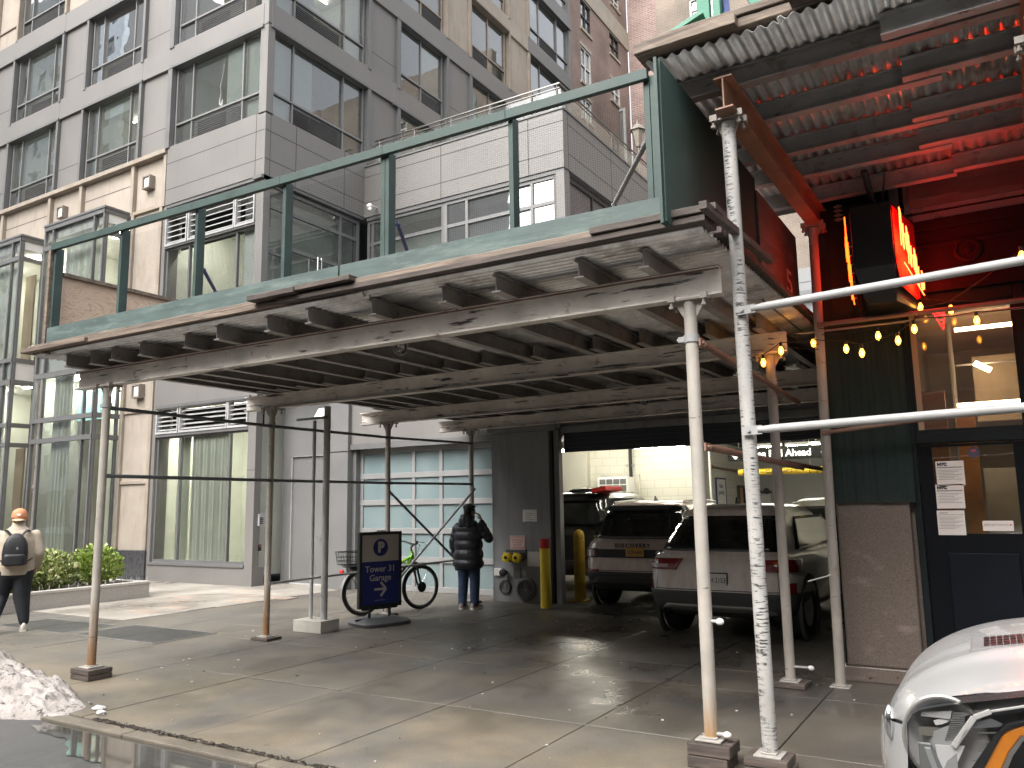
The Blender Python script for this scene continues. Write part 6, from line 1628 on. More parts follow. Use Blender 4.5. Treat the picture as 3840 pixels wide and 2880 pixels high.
# headlamp on the corner: everything is laid out on the flank plane and set back into a dark housing
YL = YN-.024
def LP(px, py_, dep=0): 
    p = atY(px, py_, YL); return Vector((p.x, YL+dep, p.z))
def lpoly(name, mat, pts, dep, th=.010, par=None, bev=0):
    b = MB(); b.poly([LP(x, y, dep) for x, y in pts], (0, th, 0)); return b.build(name, mat, par, bevel=bev)
refl = pm('lamp_reflector', (.80, .80, .79), .2, .45, var=.05, bmp=0); amber = pm('amber_lens', (.95, .30, .012), .25, var=.12, vs=12, bmp=.25, bs=160, coat=.8)
bz = pm('lamp_bezel', (.030, .032, .034), .28, var=.1)
LENS = [(1963, 1700), (1960, 1560), (1972, 1541), (1990, 1531), (2060, 1520), (2140, 1512), (2212, 1504), (2300, 1497), (2420, 1494), (2400, 1560), (2330, 1640), (2240, 1700)]
hl = lpoly('headlamp', bz, LENS, .075, .02, van)
b = MB()
for k in range(len(LENS)):
    p, q = LP(*LENS[k]), LP(*LENS[(k+1) % len(LENS)]); b.add([p+Vector((0, -.006, 0)), q+Vector((0, -.006, 0)), q+Vector((0, .09, 0)), p+Vector((0, .09, 0))], [(0, 1, 2, 3)])
b.build('housing', bz, hl, fix=False)
# main bowl
C0 = LP(2040, 1603, .02); b = MB(); rows_ = []
for i in range(10):
    f = i/9; rows_.append([C0+Vector((.088*(1-f*.92)*math.cos(a), .055*math.sin(f*PI/2), .098*(1-f*.92)*math.sin(a))) for a in [2*PI*k/36 for k in range(36)]])
b.rings(rows_, False, False); b.build('reflector', refl, hl, smooth=True, fix=False)
rg = MB(); rows_ = [[C0+Vector((r*math.cos(a), dy, r*1.11*math.sin(a))) for a in [2*PI*k/36 for k in range(36)]] for r, dy in ((.088, 0), (.094, -.004), (.098, .004))]
rg.rings(rows_, False, False); rg.build('bowl_rim', silver_p, hl, smooth=True, fix=False)
lpoly('mirror_facet', refl, [(1990, 1541), (2055, 1538), (2052, 1556), (1988, 1549)], .012, .006, hl); lpoly('mirror_facet', white_p, [(2015, 1560), (2052, 1549), (2048, 1566), (2020, 1570)], .016, .006, hl); lpoly('mirror_facet', pm('warm_chrome', (.45, .42, .36), .25, .7, var=.1, bmp=0), [(1984, 1573), (2045, 1576), (2042, 1597), (1984, 1590)], .014, .006, hl)
rb = MB()
for k in range(15):
    y = 1541+k*4.1; l_ = 2058-k*1.2; rb.bar(LP(l_, y, .006), LP(l_+22+10*math.sin(PI*(k+2)/18), y+.5, .006), .004, .0026)
rb.build('lamp_rib', pm('rib_chrome', (.5, .5, .49), .22, .8, var=0, bmp=0), hl)
lpoly('lower_mirror', pm('bright_mirror', (.92, .92, .92), .3, .2, var=0, bmp=0), [(2020, 1610), (2084, 1612), (2070, 1645), (2045, 1690), (2030, 1660)], .002, .006, hl)
lpoly('projector', pm('lamp_grey', (.30, .31, .31), .3, .4), [(1983, 1602), (2012, 1606), (2042, 1672), (2030, 1690), (1990, 1690)], -.002, .008, hl, .003)
lpoly('projector_face', pm('lamp_grey_light', (.5, .52, .52), .3, .3), [(1996, 1612), (2010, 1614), (2030, 1668), (2018, 1672)], -.006, .004, hl, .002)
lg = MB(); lg.bar(LP(2060, 1612, -.004), LP(2104, 1549, -.004), .014, .010, (0, 1, 0)).bar(LP(2104, 1549, -.004), LP(2140, 1536, -.004), .012, .010, (0, 1, 0)).bar(LP(2140, 1536, -.004), LP(2300, 1512, -.004), .006, .006, (0, 1, 0)); lg.build('light_guide', white_p, hl, bevel=.002)
lpoly('clear_facet', pm('lamp_smoke', (.20, .21, .22), .15, .3), [(2100, 1562), (2140, 1552), (2166, 1564), (2160, 1570), (2104, 1574)], .0, .006, hl)
fn = MB()
for k, (x, w_) in enumerate(((2112, 46), (2112, 28), (2112, 16), (2100, 14))): fn.bar(LP(x, 1585+k*20, .01), LP(x+w_, 1585+k*20, .01), .004, .003)
fn.build('trim_fin', silver_p, hl)
lpoly('lamp_arm', pm('lamp_arm_black', (.02, .02, .021), .15), [(2078, 1690), (2112, 1640), (2150, 1585), (2175, 1562), (2240, 1548), (2300, 1540), (2300, 1552), (2200, 1568), (2168, 1582), (2110, 1690)], -.004, .012, hl, .004)
lpoly('turn_lamp', amber, [(2090, 1690), (2110, 1655), (2150, 1607), (2176, 1578), (2215, 1567), (2290, 1556), (2262, 1580), (2205, 1592), (2180, 1625), (2152, 1690)], .002, .02, hl, .004)
lpoly('chrome_edge', silver_p, [(2205, 1592), (2262, 1580), (2255, 1586), (2210, 1600), (2188, 1632), (2165, 1690), (2152, 1690), (2180, 1625)], -.004, .01, hl)
lpoly('lens', glassy('headlamp_lens', (.98, .98, .98), .55, .01, .03), LENS, -.012, .003, hl)
# hood vent
q = Vector((0, 0, 1.30))
for _ in range(12):
    q = atZ(2174, 1391, q.z); t = (q.y-YN)/(YF_-YN); q.z = hood_z(q.x-nose_x(t), t)
t = (q.y-YN)/(YF_-YN); s = q.x-nose_x(t); base = hp(s, t)
ux = (hp(s+.04, t)-base).normalized(); uy = (hp(s+nose_x(t)-nose_x(t+.03), t+.03)-base).normalized(); uz = ux.cross(uy).normalized(); uy = uz.cross(ux)
hv = MB(); hv.obox(base+uz*.003+ux*.03, ux*.13, uy*.075, uz*.009); vf = hv.build('hood_vent', pm('vent_frame_grey', (.17, .165, .165), .7, spec=.2), van, bevel=.012, seg=3)
g_ = MB()
for i in range(10):
    for k in range(4): g_.obox(base+uz*.0122+ux*(-.052+i*.0185)+uy*(-.045+k*.030), ux*.0078, uy*.0115, uz*.002)
g_.build('vent_mesh', black_m, vf)
for y in (YN+.10, YF_-.10):
    MB().lathe([(.20, -.11), (.32, -.12), (.37, -.08), (.37, .08), (.32, .12), (.20, .11)], (.85, y, .30), 'y', 28).build('wheel', rubber, van, smooth='auto')
b = MB(); b.rings([[(1.45, YN, 1.36), (1.45, YF_, 1.36), (5.0, YF_, 1.36), (5.0, YN, 1.36)], [(2.2, YN+.14, 1.95), (2.2, YF_-.14, 1.95), (4.8, YF_-.14, 1.95), (4.8, YN+.14, 1.95)]]); b.build('cabin', car_glass, van)
MB().box(1.3, 5.0, YN-.05, YF_+.05, .2, 1.35).build('body', vp, van, bevel=.08, seg=4)
MB().sphere((nose_x(.13)-.012, YN+.13*(YF_-YN), 1.08), .028, 10, 8, (.6, 1, 1.7)).build('nose_sensor', chrome, van, smooth=True)

# ------------------------------------------------------------------ swinging parking sign
sg = thing('parking_sign', 'swinging sign in blue and grey reading Tower 31 Garage on a dark base', 'sign', (-8.0, 9.35, 0))
pA, pB = atZ(781, 1325, .0), atZ(862, 1300, 0)
rz = R(72)
SL = sg; SL.rotation_euler = (0, 0, rz)
navy = pm('sign_navy', (.018, .026, .145), .35, var=.05, bmp=0); beige = pm('sign_beige', (.46, .42, .38), .4, var=.03, bmp=0)
navy_e = pm('sign_beige_letters', (.50, .47, .44), .4, var=.02, bmp=0); frame_b = pm('sign_frame_black', (.016, .02, .02), .35)
w, z0, z1 = .315, .24, 1.33
f = MB(); f.box(-w-.045, -w, -.035, .035, z0, z1).box(w, w+.045, -.035, .035, z0, z1).box(-w, w, -.035, .035, z0, z0+.045).box(-w, w, -.035, .035, z1-.045, z1); f.build('frame', frame_b, sg, local=True, bevel=.006)
MB().box(-w, w, -.018, .018, z0+.045, .90).build('lower_panel', navy, sg, local=True); MB().box(-w, w, -.018, .018, .90, z1-.045).build('upper_panel', beige, sg, local=True)
dsc = MB().lathe([(.125, -.019), (.125, -.022)], (0, 0, 1.10), 'y', 36).build('parking_roundel', navy, sg, local=True)
text('letter_p', 'P', .20, (.004, -.0235, 1.098), (1, 0, 0), (0, 0, 1), navy_e, sg, local=True, bold=.012)
text('lettering', 'Tower 31\nGarage', .128, (0, -.0195, .725), (1, 0, 0), (0, 0, 1), navy_e, sg, local=True, bold=.001)
a_ = MB(); a_.bar((-.10, -.02, .50), (.09, -.02, .50), .034, .003, (0, 1, 0)).bar((.095, -.0205, .50), (.005, -.0205, .60), .036, .003, (0, 1, 0)).bar((.095, -.021, .50), (.005, -.021, .40), .036, .003, (0, 1, 0)); a_.build('arrow', navy_e, sg, local=True)
a_ = MB()
for i in range(2): a_.box(-.085+i*.022, -.07+i*.022, -.0195, -.0185, .335, .350)
for i in range(7): a_.box(-.035+i*.017, -.024+i*.017, -.0195, -.0185, .337, .348)
a_.build('small_print', pm('print_pale', (.25, .26, .36), .5), sg, local=True)
MB().box(-.08, .08, -.04, .04, z1-.002, z1+.02).build('clip', white_p, sg, local=True, bevel=.004)
st = MB()
for s in (-.17, .17): st.tube([(s, 0, .10), (s, 0, .25)], .022, 10)
st.tube([(-.3, 0, .225), (.3, 0, .225)], .014, 8); st.build('spring_stand', frame_b, sg, local=True)
ba = MB(); rows_ = []
for (z, sx_, sy_) in ((.0, .40, .31), (.045, .42, .33), (.075, .38, .29), (.10, .26, .19), (.105, .18, .11)):
    rows_.append([(sx_*math.copysign(abs(math.cos(a))**.45, math.cos(a)), sy_*math.copysign(abs(math.sin(a))**.45, math.sin(a)), z) for a in [2*PI*k/32 for k in range(32)]])
ba.rings(rows_); ba.build('base', pm('base_rubber', (.10, .105, .11), .45, var=.1), sg, smooth='auto', local=True)
MB().box(-.40, -.1, -.012, .012, .075, .10).build('base_rib', frame_b, sg, local=True, bevel=.005)

# ------------------------------------------------------------------ bicycle
bk = thing('bicycle', 'green electric bicycle with wire basket leaning behind the parking sign', 'bicycle', (-8.66, 10.42, 0), R(72))
tyre_m = rubber; grn = pm('bike_green', (.24, .62, .03), .35, coat=.5); blk = pm('bike_black', (.015, .015, .016), .4)
def wheel(x):
    t = MB(); rows_ = []
    Rr, r = .335, .028
    for i in range(49):
        a = 2*PI*i/48; rows_.append([(x+(Rr+r*math.cos(q))*math.cos(a), r*math.sin(q), .365+(Rr+r*math.cos(q))*math.sin(a)) for q in [2*PI*k/10 for k in range(10)]])
    t.rings(rows_, False, False); o = t.build('wheel', tyre_m, bk, smooth=True, local=True)
    m_ = MB(); rows_ = []
    for i in range(49):
        a = 2*PI*i/48; rows_.append([(x+rr*math.cos(a), yy, .365+rr*math.sin(a)) for rr, yy in ((.312, -.012), (.312, .012), (.295, .010), (.295, -.010))])
    m_.rings(rows_, False, False); m_.build('rim', silver_p, o, local=True)
    s = MB()
    for k in range(24):
        a = 2*PI*k/24; a2 = a+(.45 if k % 2 else -.45); yy = .03*(1 if k % 4 < 2 else -1)
        s.tube([(x+.03*math.cos(a2), yy, .365+.03*math.sin(a2)), (x+.30*math.cos(a), 0, .365+.30*math.sin(a))], .0016, 4)
    s.build('spoke', chrome, o, local=True)
    MB().lathe([(.035, -.05), (.035, .05)], (x, 0, .365), 'y', 14).lathe([(.085, -.045), (.085, -.042)], (x, 0, .365), 'y', 20).build('hub', blk, o, local=True)
wheel(.56); wheel(-.54)
fr = MB(); fr.tube([(.40, 0, .92), (.30, 0, .72), (-.06, 0, .30)], [.03, .036, .04], 10).tube([(.38, 0, .96), (.42, 0, .82)], .026, 10).tube([(.36, 0, .86), (-.16, 0, .66)], .022, 8).tube([(-.06, 0, .30), (-.20, 0, .80)], .02, 8)
for s in (-.06, .06): fr.tube([(-.06, s*.6, .30), (-.54, s, .365)], .013, 8).tube([(-.17, s*.4, .68), (-.54, s, .365)], .011, 8)
fr.build('frame', grn, bk, smooth='auto', local=True)
fk = MB(); fk.tube([(.42, 0, .80), (.44, 0, .74)], .03, 8)
for s in (-.055, .055): fk.tube([(.43, s, .78), (.52, s, .45), (.56, s, .365)], [.02, .018, .014], 8)
fk.build('fork', blk, bk, smooth='auto', local=True)
hb = MB(); hb.tube([(.38, 0, .96), (.37, 0, 1.02), (.43, 0, 1.06)], .016, 8).tube([(.28, -.32, 1.10), (.36, -.2, 1.12), (.43, -.06, 1.07), (.43, .06, 1.07), (.36, .2, 1.12), (.28, .32, 1.10)], .013, 8)
hb.build('handlebar', blk, bk, smooth='auto', local=True)
MB().tube([(.26, -.33, 1.095), (.33, -.24, 1.115)], .018, 8).tube([(.26, .33, 1.095), (.33, .24, 1.115)], .018, 8).build('grip', rubber, bk, local=True)
MB().tube([(.36, -.22, 1.11), (.46, -.28, 1.10)], .007, 6).tube([(.36, .22, 1.11), (.46, .28, 1.10)], .007, 6).build('brake_lever', chrome, bk, local=True)
cb2 = MB(); cb2.tube([(.36, -.2, 1.1), (.50, -.08, 1.05), (.47, 0, .88), (.42, 0, .8)], .004, 6).tube([(.36, .2, 1.1), (.53, .06, 1.02), (.46, 0, .85)], .004, 6); cb2.build('brake_cable', blk, bk, local=True)
MB().tube([(-.20, 0, .80), (-.22, 0, .90)], .014, 8).rings([[(-.34, -.09, .90), (-.08, -.04, .91), (.04, -.02, .90), (.04, .02, .90), (-.08, .04, .91), (-.34, .09, .90)], [(-.35, -.10, .95), (-.08, -.045, .94), (.05, -.02, .92), (.05, .02, .92), (-.08, .045, .94), (-.35, .10, .95)]]).build('saddle', blk, bk, local=True, bevel=.01)
MB().obox((.10, 0, .52), (.16, 0, .19), (0, .045, 0), (-.03, 0, .03)).build('battery', blk, bk, local=True, bevel=.01)
rk = MB(); rk.box(-.86, -.28, -.08, .08, .765, .78)
for s in (-.08, .08): rk.tube([(-.54, s, .365), (-.56, s, .77)], .006, 6).tube([(-.54, s, .365), (-.8, s, .77)], .006, 6)
rk.build('rear_rack', blk, bk, local=True)
bs = MB()
for z in (.80, .86, .92, 1.0): 
    e = (z-.8)*.15; bs.tube([(-.90-e, -.16-e, z), (-.42+e, -.16-e, z), (-.42+e, .16+e, z), (-.90-e, .16+e, z), (-.90-e, -.16-e, z)], .0045 if z < 1 else .007, 5)
for k in range(13):
    x = -.90+.04*k
    for s in (-1, 1): bs.tube([(x, s*.16, .80), (x+(x+.66)*.06, s*.19, 1.0)], .003, 4)
for k in range(9):
    y = -.16+.04*k
    for x, q in ((-.90, -.03), (-.42, .03)): bs.tube([(x, y, .80), (x+q, y*1.18, 1.0)], .003, 4)
    bs.tube([(-.9, y, .80), (-.42, y, .80)], .003, 4)
bs.build('wire_basket', blk, bk, local=True)
MB().sphere((-.62, 0, .74), .09, 10, 6, (1.8, 1, .5)).build('net_bag', blk, bk, local=True, smooth=True)
MB().box(-.93, -.90, -.05, .05, .66, .73).build('tail_light', pm('tail_light_red', (.75, .03, .02), .3), bk, local=True, bevel=.008)
fd = MB()
for k in range(15):
    a = R(65+k*9.5); fd.v += [Vector((-.54+.385*math.cos(a), s, .365+.385*math.sin(a))) for s in (-.035, -.02, .02, .035)]
for k in range(14):
    for q in range(3): a = k*4+q; fd.f.append((a, a+1, a+5, a+4))
fd.build('mudguard', silver_p, bk, local=True, smooth=True, fix=False)
ck = MB().lathe([(.09, -.055), (.09, -.05)], (-.06, 0, .30), 'y', 24); ck.bar((-.06, -.07, .30), (.06, -.07, .18), .02, .014, (0, 1, 0)).bar((-.06, .07, .30), (-.18, .07, .42), .02, .014, (0, 1, 0)).box(.02, .10, -.15, -.08, .165, .19).box(-.22, -.14, .08, .15, .405, .43); ck.build('crankset', blk, bk, local=True)
MB().tube([(-.18, -.02, .30), (-.24, -.16, .0)], .008, 6).build('kickstand', blk, bk, local=True)

# ------------------------------------------------------------------ planter
pl = thing('planter', 'long low grey granite planter at the edge of the plaza', 'planter', (-16, 8.4, 0))
grn_m, t_, b_ = nt('planter_granite'); v = coords(t_); c = mixc(t_, ramp(t_, noise(t_, v, 60, 3, .7), .35, .65), (.30, .28, .26), (.50, .47, .43)); lk(t_, c, b_.inputs['Base Color']); b_.inputs['Roughness'].default_value = .6
cap_m = pm('planter_cap', (.50, .47, .43), .6, var=.1)
X1, X0, Y0, Y1 = -14.62, -21.0, 5.6, 10.18
b = MB(); b.box(X1-.16, X1, Y0, Y1, 0, .27).box(X0, X1-.16, Y1-.16, Y1, 0, .27).box(X0, X1-.16, Y0, Y0+.16, 0, .27).box(X0, X0+.16, Y0+.16, Y1-.16, 0, .27); b.build('wall', grn_m, pl)
b = MB(); b.box(X1-.18, X1+.012, Y0-.01, Y1+.012, .272, .32).box(X0, X1-.18, Y1-.18, Y1+.012, .272, .32); b.build('cap', cap_m, pl, bevel=.006)
MB().box(X0+.16, X1-.16, Y0+.16, Y1-.16, .05, .26).build('soil', pm('planter_soil', (.035, .025, .018), .95, bmp=.8), pl)
sp_ = MB()
for k in range(26): y = Y0+.2+k*.175; sp_.tube([(X1-.08, y, .32), (X1-.08, y, .40)], .006, 5)
for k in range(8): sp_.tube([(X1-.3-k*.17, Y1-.08, .32), (X1-.3-k*.17, Y1-.08, .40)], .006, 5)
sp_.build('spike', louvre_l, pl)
def leaf_mat(name, c1, c2, c3):
    m, t, b = nt(name); oi = t.nodes.new('ShaderNodeNewGeometry'); rp = t.nodes.new('ShaderNodeValToRGB'); lk(t, oi.outputs['Random Per Island'], rp.inputs[0])
    e = rp.color_ramp.elements; e[0].color = rgb(c1); e[1].color = rgb(c3); k = e.new(.55); k.color = rgb(c2)
    lk(t, rp.outputs[0], b.inputs['Base Color']); b.inputs['Roughness'].default_value = .4
    b.inputs['Subsurface Weight'].default_value = 0
    return m
lf1 = leaf_mat('bright_leaf', (.10, .18, .03), (.26, .36, .06), (.48, .52, .17)); lf2 = leaf_mat('mottled_leaf', (.10, .16, .04), (.30, .36, .11), (.50, .48, .26)); lf3 = leaf_mat('conifer_leaf', (.025, .05, .012), (.045, .075, .02), (.07, .10, .025))
stem_m = pm('shrub_stem', (.10, .07, .04), .8)
def shrub(x, y, rx, ry, h, mat, label, n, size, seed, grp='shrubs in the planter'):
    root = thing('shrub', label, 'shrub', (x, y, .26), group=grp); r = random.Random(seed)
    b = MB()
    for i in range(n):
        while True:
            p = Vector((r.uniform(-1, 1), r.uniform(-1, 1), r.uniform(-1, 1)))
            if .45 < p.length < 1: break
        k = .82+.3*fbm(p.x*2.2+seed, p.y*2.2+p.z*3, 3)
        c = Vector((x+p.x*rx*k, y+p.y*ry*k, .26+h*.5+p.z*h*.5*k+ (.06*r.random() if p.z > .6 else 0)))
        d = Vector((p.x, p.y, p.z*.6+.5)).normalized(); d = (d+Vector((r.uniform(-.8, .8), r.uniform(-.8, .8), r.uniform(-.6, .6)))).normalized()
        s = d.cross(Vector((r.uniform(-1, 1), r.uniform(-1, 1), r.uniform(-1, 1)))).normalized(); L = size*r.uniform(.7, 1.3); w = L*.42
        up_ = d.cross(s).normalized()*L*.12
        b.add([c, c+d*L*.5+s*w-up_, c+d*L, c+d*L*.5-s*w-up_], [(0, 1, 2), (0, 2, 3)])
    b.build('foliage', mat, root, fix=False)
    st_ = MB()
    for k in range(7): a = k*2*PI/7; st_.tube([(x+.05*math.cos(a), y+.05*math.sin(a), .22), (x+rx*.35*math.cos(a), y+ry*.35*math.sin(a), .26+h*.5), (x+rx*.6*math.cos(a+.3), y+ry*.6*math.sin(a+.3), .26+h*.8)], [.012, .009, .004], 5)
    st_.build('stem', stem_m, root)
for i, (y, rx, ry, h, m_, lb) in enumerate(((9.45, .42, .50, .74, lf1, 'bushy bright green shrub at the building end of the planter'), (8.55, .40, .52, .68, lf2, 'mottled yellow green shrub in the middle of the planter'), (7.75, .42, .48, .67, lf1, 'bright green shrub beside the walking man with the backpack'), (6.9, .42, .5, .75, lf1, 'bright green shrub hidden half behind the walking man'))):
    shrub(-15.25, y, rx, ry, h, m_, lb, 1500, .075, i+3)
for i, (y, lb) in enumerate(((8.3, 'dark clipped conifer behind the mottled shrub'), (7.0, 'dark clipped conifer behind the walking man'))):
    shrub(-16.1, y, .45, .75, .86, lf3, lb, 2600, .05, i+20, 'dark conifers in the planter')
# ------------------------------------------------------------------ people
def fused(b, name, mat, root, voxel=.012, it=3, sub=False):
    o = b.build(name, mat, root, local=True, smooth=True)
    md = o.modifiers.new('fuse', 'REMESH'); md.mode = 'VOXEL'; md.voxel_size = voxel; md.use_smooth_shade = True
    sm = o.modifiers.new('soften', 'SMOOTH'); sm.iterations = it; sm.factor = .5
    return o
def limb(b, pts, rad, n=14, quilt=0, pitch=.09):
    """tapered round limb through pts, closed with domes; quilt adds puffed segments"""
    P = [Vector(p) for p in pts]; out, rr = [], []
    tot = sum((P[i+1]-P[i]).length for i in range(len(P)-1)); acc = 0
    for i in range(len(P)-1):
        L = (P[i+1]-P[i]).length; m_ = max(3, int(L/.012))
        for k in range(m_):
            f = k/m_; s = acc+L*f; q = P[i].lerp(P[i+1], f); r = rad[i]+(rad[i+1]-rad[i])*f
            if 0 < i or f > 0: pass
            out.append(q); rr.append(r+(quilt*(abs(math.sin(PI*s/pitch))**.6-.6) if quilt else 0))
        acc += L
    out.append(P[-1]); rr.append(rad[-1])
    # soften bends
    for _ in range(6):
        o2 = out[:]
        for i in range(1, len(out)-1): o2[i] = (out[i-1]+out[i]*2+out[i+1])/4
        out = o2
    b.tube(out, rr, n); b.sphere(out[0], rr[0]*.98, n, 8); b.sphere(out[-1], rr[-1]*.98, n, 8)
def trunk(b, levels, n=28, quilt=0, bands=()):
    rows_ = []; z0, z1 = levels[0][0], levels[-1][0]; m_ = 70
    for i in range(m_+1):
        z = z0+(z1-z0)*i/m_
        for a, c in zip(levels[:-1], levels[1:]):
            if a[0] <= z <= c[0]+1e-9: break
        f = (z-a[0])/(c[0]-a[0]); f = f*f*(3-2*f)*.5+f*.5
        rx, ry, cy = (a[k]+(c[k]-a[k])*f for k in (1, 2, 3))
        q = 0
        if quilt:
            for u, w in zip(bands[:-1], bands[1:]):
                if u <= z <= w: q = quilt*(math.sin(PI*(z-u)/(w-u))**.55-.45)
        rows_.append([((rx+q)*math.copysign(abs(math.cos(t))**.85, math.cos(t)), cy+(ry+q)*math.copysign(abs(math.sin(t))**.85, math.sin(t)), z) for t in [2*PI*k/n for k in range(n)]])
    b.rings(rows_)
def hand(b, w, fwd, out, curl=.6, side=1, s=1.0):
    """palm at wrist w pointing along fwd, palm normal out: four unequal fingers bent at the knuckles and a thumb from the palm's side"""
    w, f, o = Vector(w), Vector(fwd).normalized(), Vector(out).normalized(); a = f.cross(o).normalized()*side
    b.obox(w+f*.045*s, f*.045*s, a*.038*s, o*.013*s)
    for k, L in enumerate((.070, .078, .072, .056)):
        p = w+f*.088*s+a*((k-1.5)*.0195*s); q = p+(f*math.cos(curl*.5)+o*math.sin(curl*.5))*L*.55*s; e = q+(f*math.cos(curl*1.6)+o*math.sin(curl*1.6))*L*.5*s
        b.tube([p-f*.01*s, q, e], [.0095*s, .0085*s, .007*s], 8)
    p = w+f*.025*s-a*.036*s; b.tube([p, p+(f*.6-a*.7+o*.3)*.035*s, p+(f*.9-a*.5+o*.5)*.058*s], [.012*s, .010*s, .008*s], 8)
def head(b, c, yaw=0, s=1.0):
    """skull, jaw, nose, brow, lips, ears, looking along +y turned by yaw"""
    c = Vector(c); ca, sa = math.cos(yaw), math.sin(yaw)
    def T(x, y, z): return c+Vector((x*ca-y*sa, x*sa+y*ca, z))*s
    b.sphere(T(0, 0, .02), .098*s, 18, 14, (.80, .98, 1.1)); b.sphere(T(0, .035, -.055), .062*s, 14, 10, (.85, .9, 1.05))
    b.tube([T(0, .088, .02), T(0, .108, -.022), T(0, .096, -.03)], [.008*s, .016*s, .010*s], 8)
    for q in (-1, 1):
        b.sphere(T(q*.079, -.005, -.01), .028*s, 10, 8, (.35, .75, 1.15)); b.sphere(T(q*.032, .082, .022), .013*s, 8, 6)
    b.tube([T(-.04, .084, .034), T(0, .096, .036), T(.04, .084, .034)], .010*s, 8); b.tube([T(-.024, .086, -.062), T(0, .095, -.062), T(.024, .086, -.062)], .009*s, 8)
    return T
skin = pm('skin', (.42, .25, .17), .5, var=.06, bmp=.05); hair_m = pm('black_hair', (.010, .009, .009), .55, var=.3, vs=30, bmp=.8, bs=120)
puffer = pm('navy_puffer_nylon', (.018, .021, .030), .38, var=.15, vs=8, bmp=.35, bs=38); denim = pm('blue_denim', (.035, .058, .115), .85, var=.35, vs=7, bmp=.3, bs=80, wear=(.10, .15, .24), ws=4, wa=(.5, .7), wsc=(1, 1, .5))
shoe_g = pm('grey_trainer', (.33, .30, .28), .7, var=.2, vs=20); sole_w = pm('pale_sole', (.62, .60, .56), .6)
def shoe(root, c, yaw, m_, L=.28):
    ca, sa = math.cos(yaw), math.sin(yaw); T = lambda x, y, z: Vector((c[0]+x*ca-y*sa, c[1]+x*sa+y*ca, c[2]+z))
    b = MB(); rows_ = []
    for (y, w, h) in ((-.085, .030, .075), (-.06, .040, .095), (0, .042, .10), (.06, .045, .080), (.12, .050, .060), (.165, .044, .045), (.19, .022, .032)):
        rows_.append([T(w*math.cos(a), y, .028+max(0, math.sin(a))*h+min(0, math.sin(a))*.012) for a in [2*PI*k/12 for k in range(12)]])
    b.rings(rows_); o = b.build('shoe', m_, root, local=True, smooth=True)
    b = MB(); pts = [(-.09, .03), (-.05, .044), (.05, .048), (.12, .053), (.17, .046), (.195, .022)]
    ring = [T(-w, y, 0) for (y, w) in pts]+[T(w, y, 0) for (y, w) in reversed(pts)]
    b.poly(ring, (0, 0, .028)); b.build('sole', sole_w, o, local=True)
# man in the puffer jacket, seen from behind, right hand raised to his face
c = atZ(1013, 1316)
MR = R(6)
man = thing('person', 'person in a dark puffer jacket and jeans standing with hand raised to face', 'person', (c.x, c.y, 0), MR)
b = MB(); trunk(b, [(.66, .235, .165, -.01), (.74, .255, .18, -.01), (1.0, .235, .165, 0), (1.22, .235, .155, 0), (1.34, .215, .135, 0), (1.40, .15, .105, .0), (1.46, .088, .082, .015), (1.52, .080, .078, .025)], quilt=.030, bands=(.66, .81, .97, 1.12, 1.26, 1.38, 1.46, 1.54))
limb(b, [(-.20, 0, 1.34), (-.29, -.01, 1.07), (-.275, .055, .84)], [.082, .072, .058], quilt=.016, pitch=.10)
limb(b, [(.20, .01, 1.34), (.345, .10, 1.13), (.15, .20, 1.40)], [.082, .074, .056], quilt=.016, pitch=.10)
jk = fused(b, 'puffer_jacket', puffer, man, .011, 2)
b = MB(); b.sphere((0, -.075, 1.43), .13, 18, 12, (1.08, .75, .92)); b.sphere((-.06, -.09, 1.38), .08, 12, 8); b.sphere((.06, -.09, 1.38), .08, 12, 8); b.tube([(-.10, .02, 1.48), (-.07, -.10, 1.52), (0, -.13, 1.53), (.07, -.10, 1.52), (.10, .02, 1.48)], .03, 10); b.tube([(0, -.175, 1.36), (0, -.165, 1.50)], .012, 6)
fused(b, 'hood', puffer, jk, .010, 2)
b = MB(); limb(b, [(-.10, 0, .80), (-.105, .01, .46), (-.11, -.02, .10)], [.115, .088, .075]); limb(b, [(.095, .0, .80), (.10, .03, .46), (.10, .01, .10)], [.115, .088, .075]); trunk(b, [(.68, .17, .12, 0), (.9, .19, .13, 0)])
fused(b, 'jeans', denim, man, .012, 4)
b = MB(); T = head(b, (.01, .04, 1.585), R(-28)); b.tube([(0, .01, 1.42), (.005, .03, 1.54)], [.06, .056], 14)
b.tube([(.19, .17, 1.34), (.135, .205, 1.44)], [.03, .026], 10); hand(b, (.13, .21, 1.45), (-.30, -.2, .9), (-.5, -.6, -.2), .9, 1)
b.tube([(-.275, .05, .88), (-.268, .062, .80)], [.03, .026], 10); hand(b, (-.268, .062, .80), (.05, .1, -1), (1, .1, 0), .7, -1)
b.tube([(0, 0, .75), (0, 0, 1.46)], [.13, .07], 12); limb(b, [(-.10, 0, .78), (-.11, -.01, .12)], [.06, .045], 10); limb(b, [(.095, 0, .78), (.10, .01, .12)], [.06, .045], 10); limb(b, [(-.18, 0, 1.34), (-.285, -.01, 1.07), (-.27, .055, .86)], [.045, .04, .03], 10); limb(b, [(.18, 0, 1.34), (.335, .10, 1.14), (.17, .19, 1.37)], [.045, .04, .03], 10)
fused(b, 'body', skin, man, .0075, 1)
b = MB(); b.sphere(T(0, -.018, .035), .104, 20, 14, (.86, .98, 1.05)); b.sphere(T(0, -.055, -.035), .065, 14, 10, (1.0, .7, 1.0)); b.sphere(T(0, .06, .085), .06, 12, 8, (1, .6, .5))
r_ = random.Random(2)
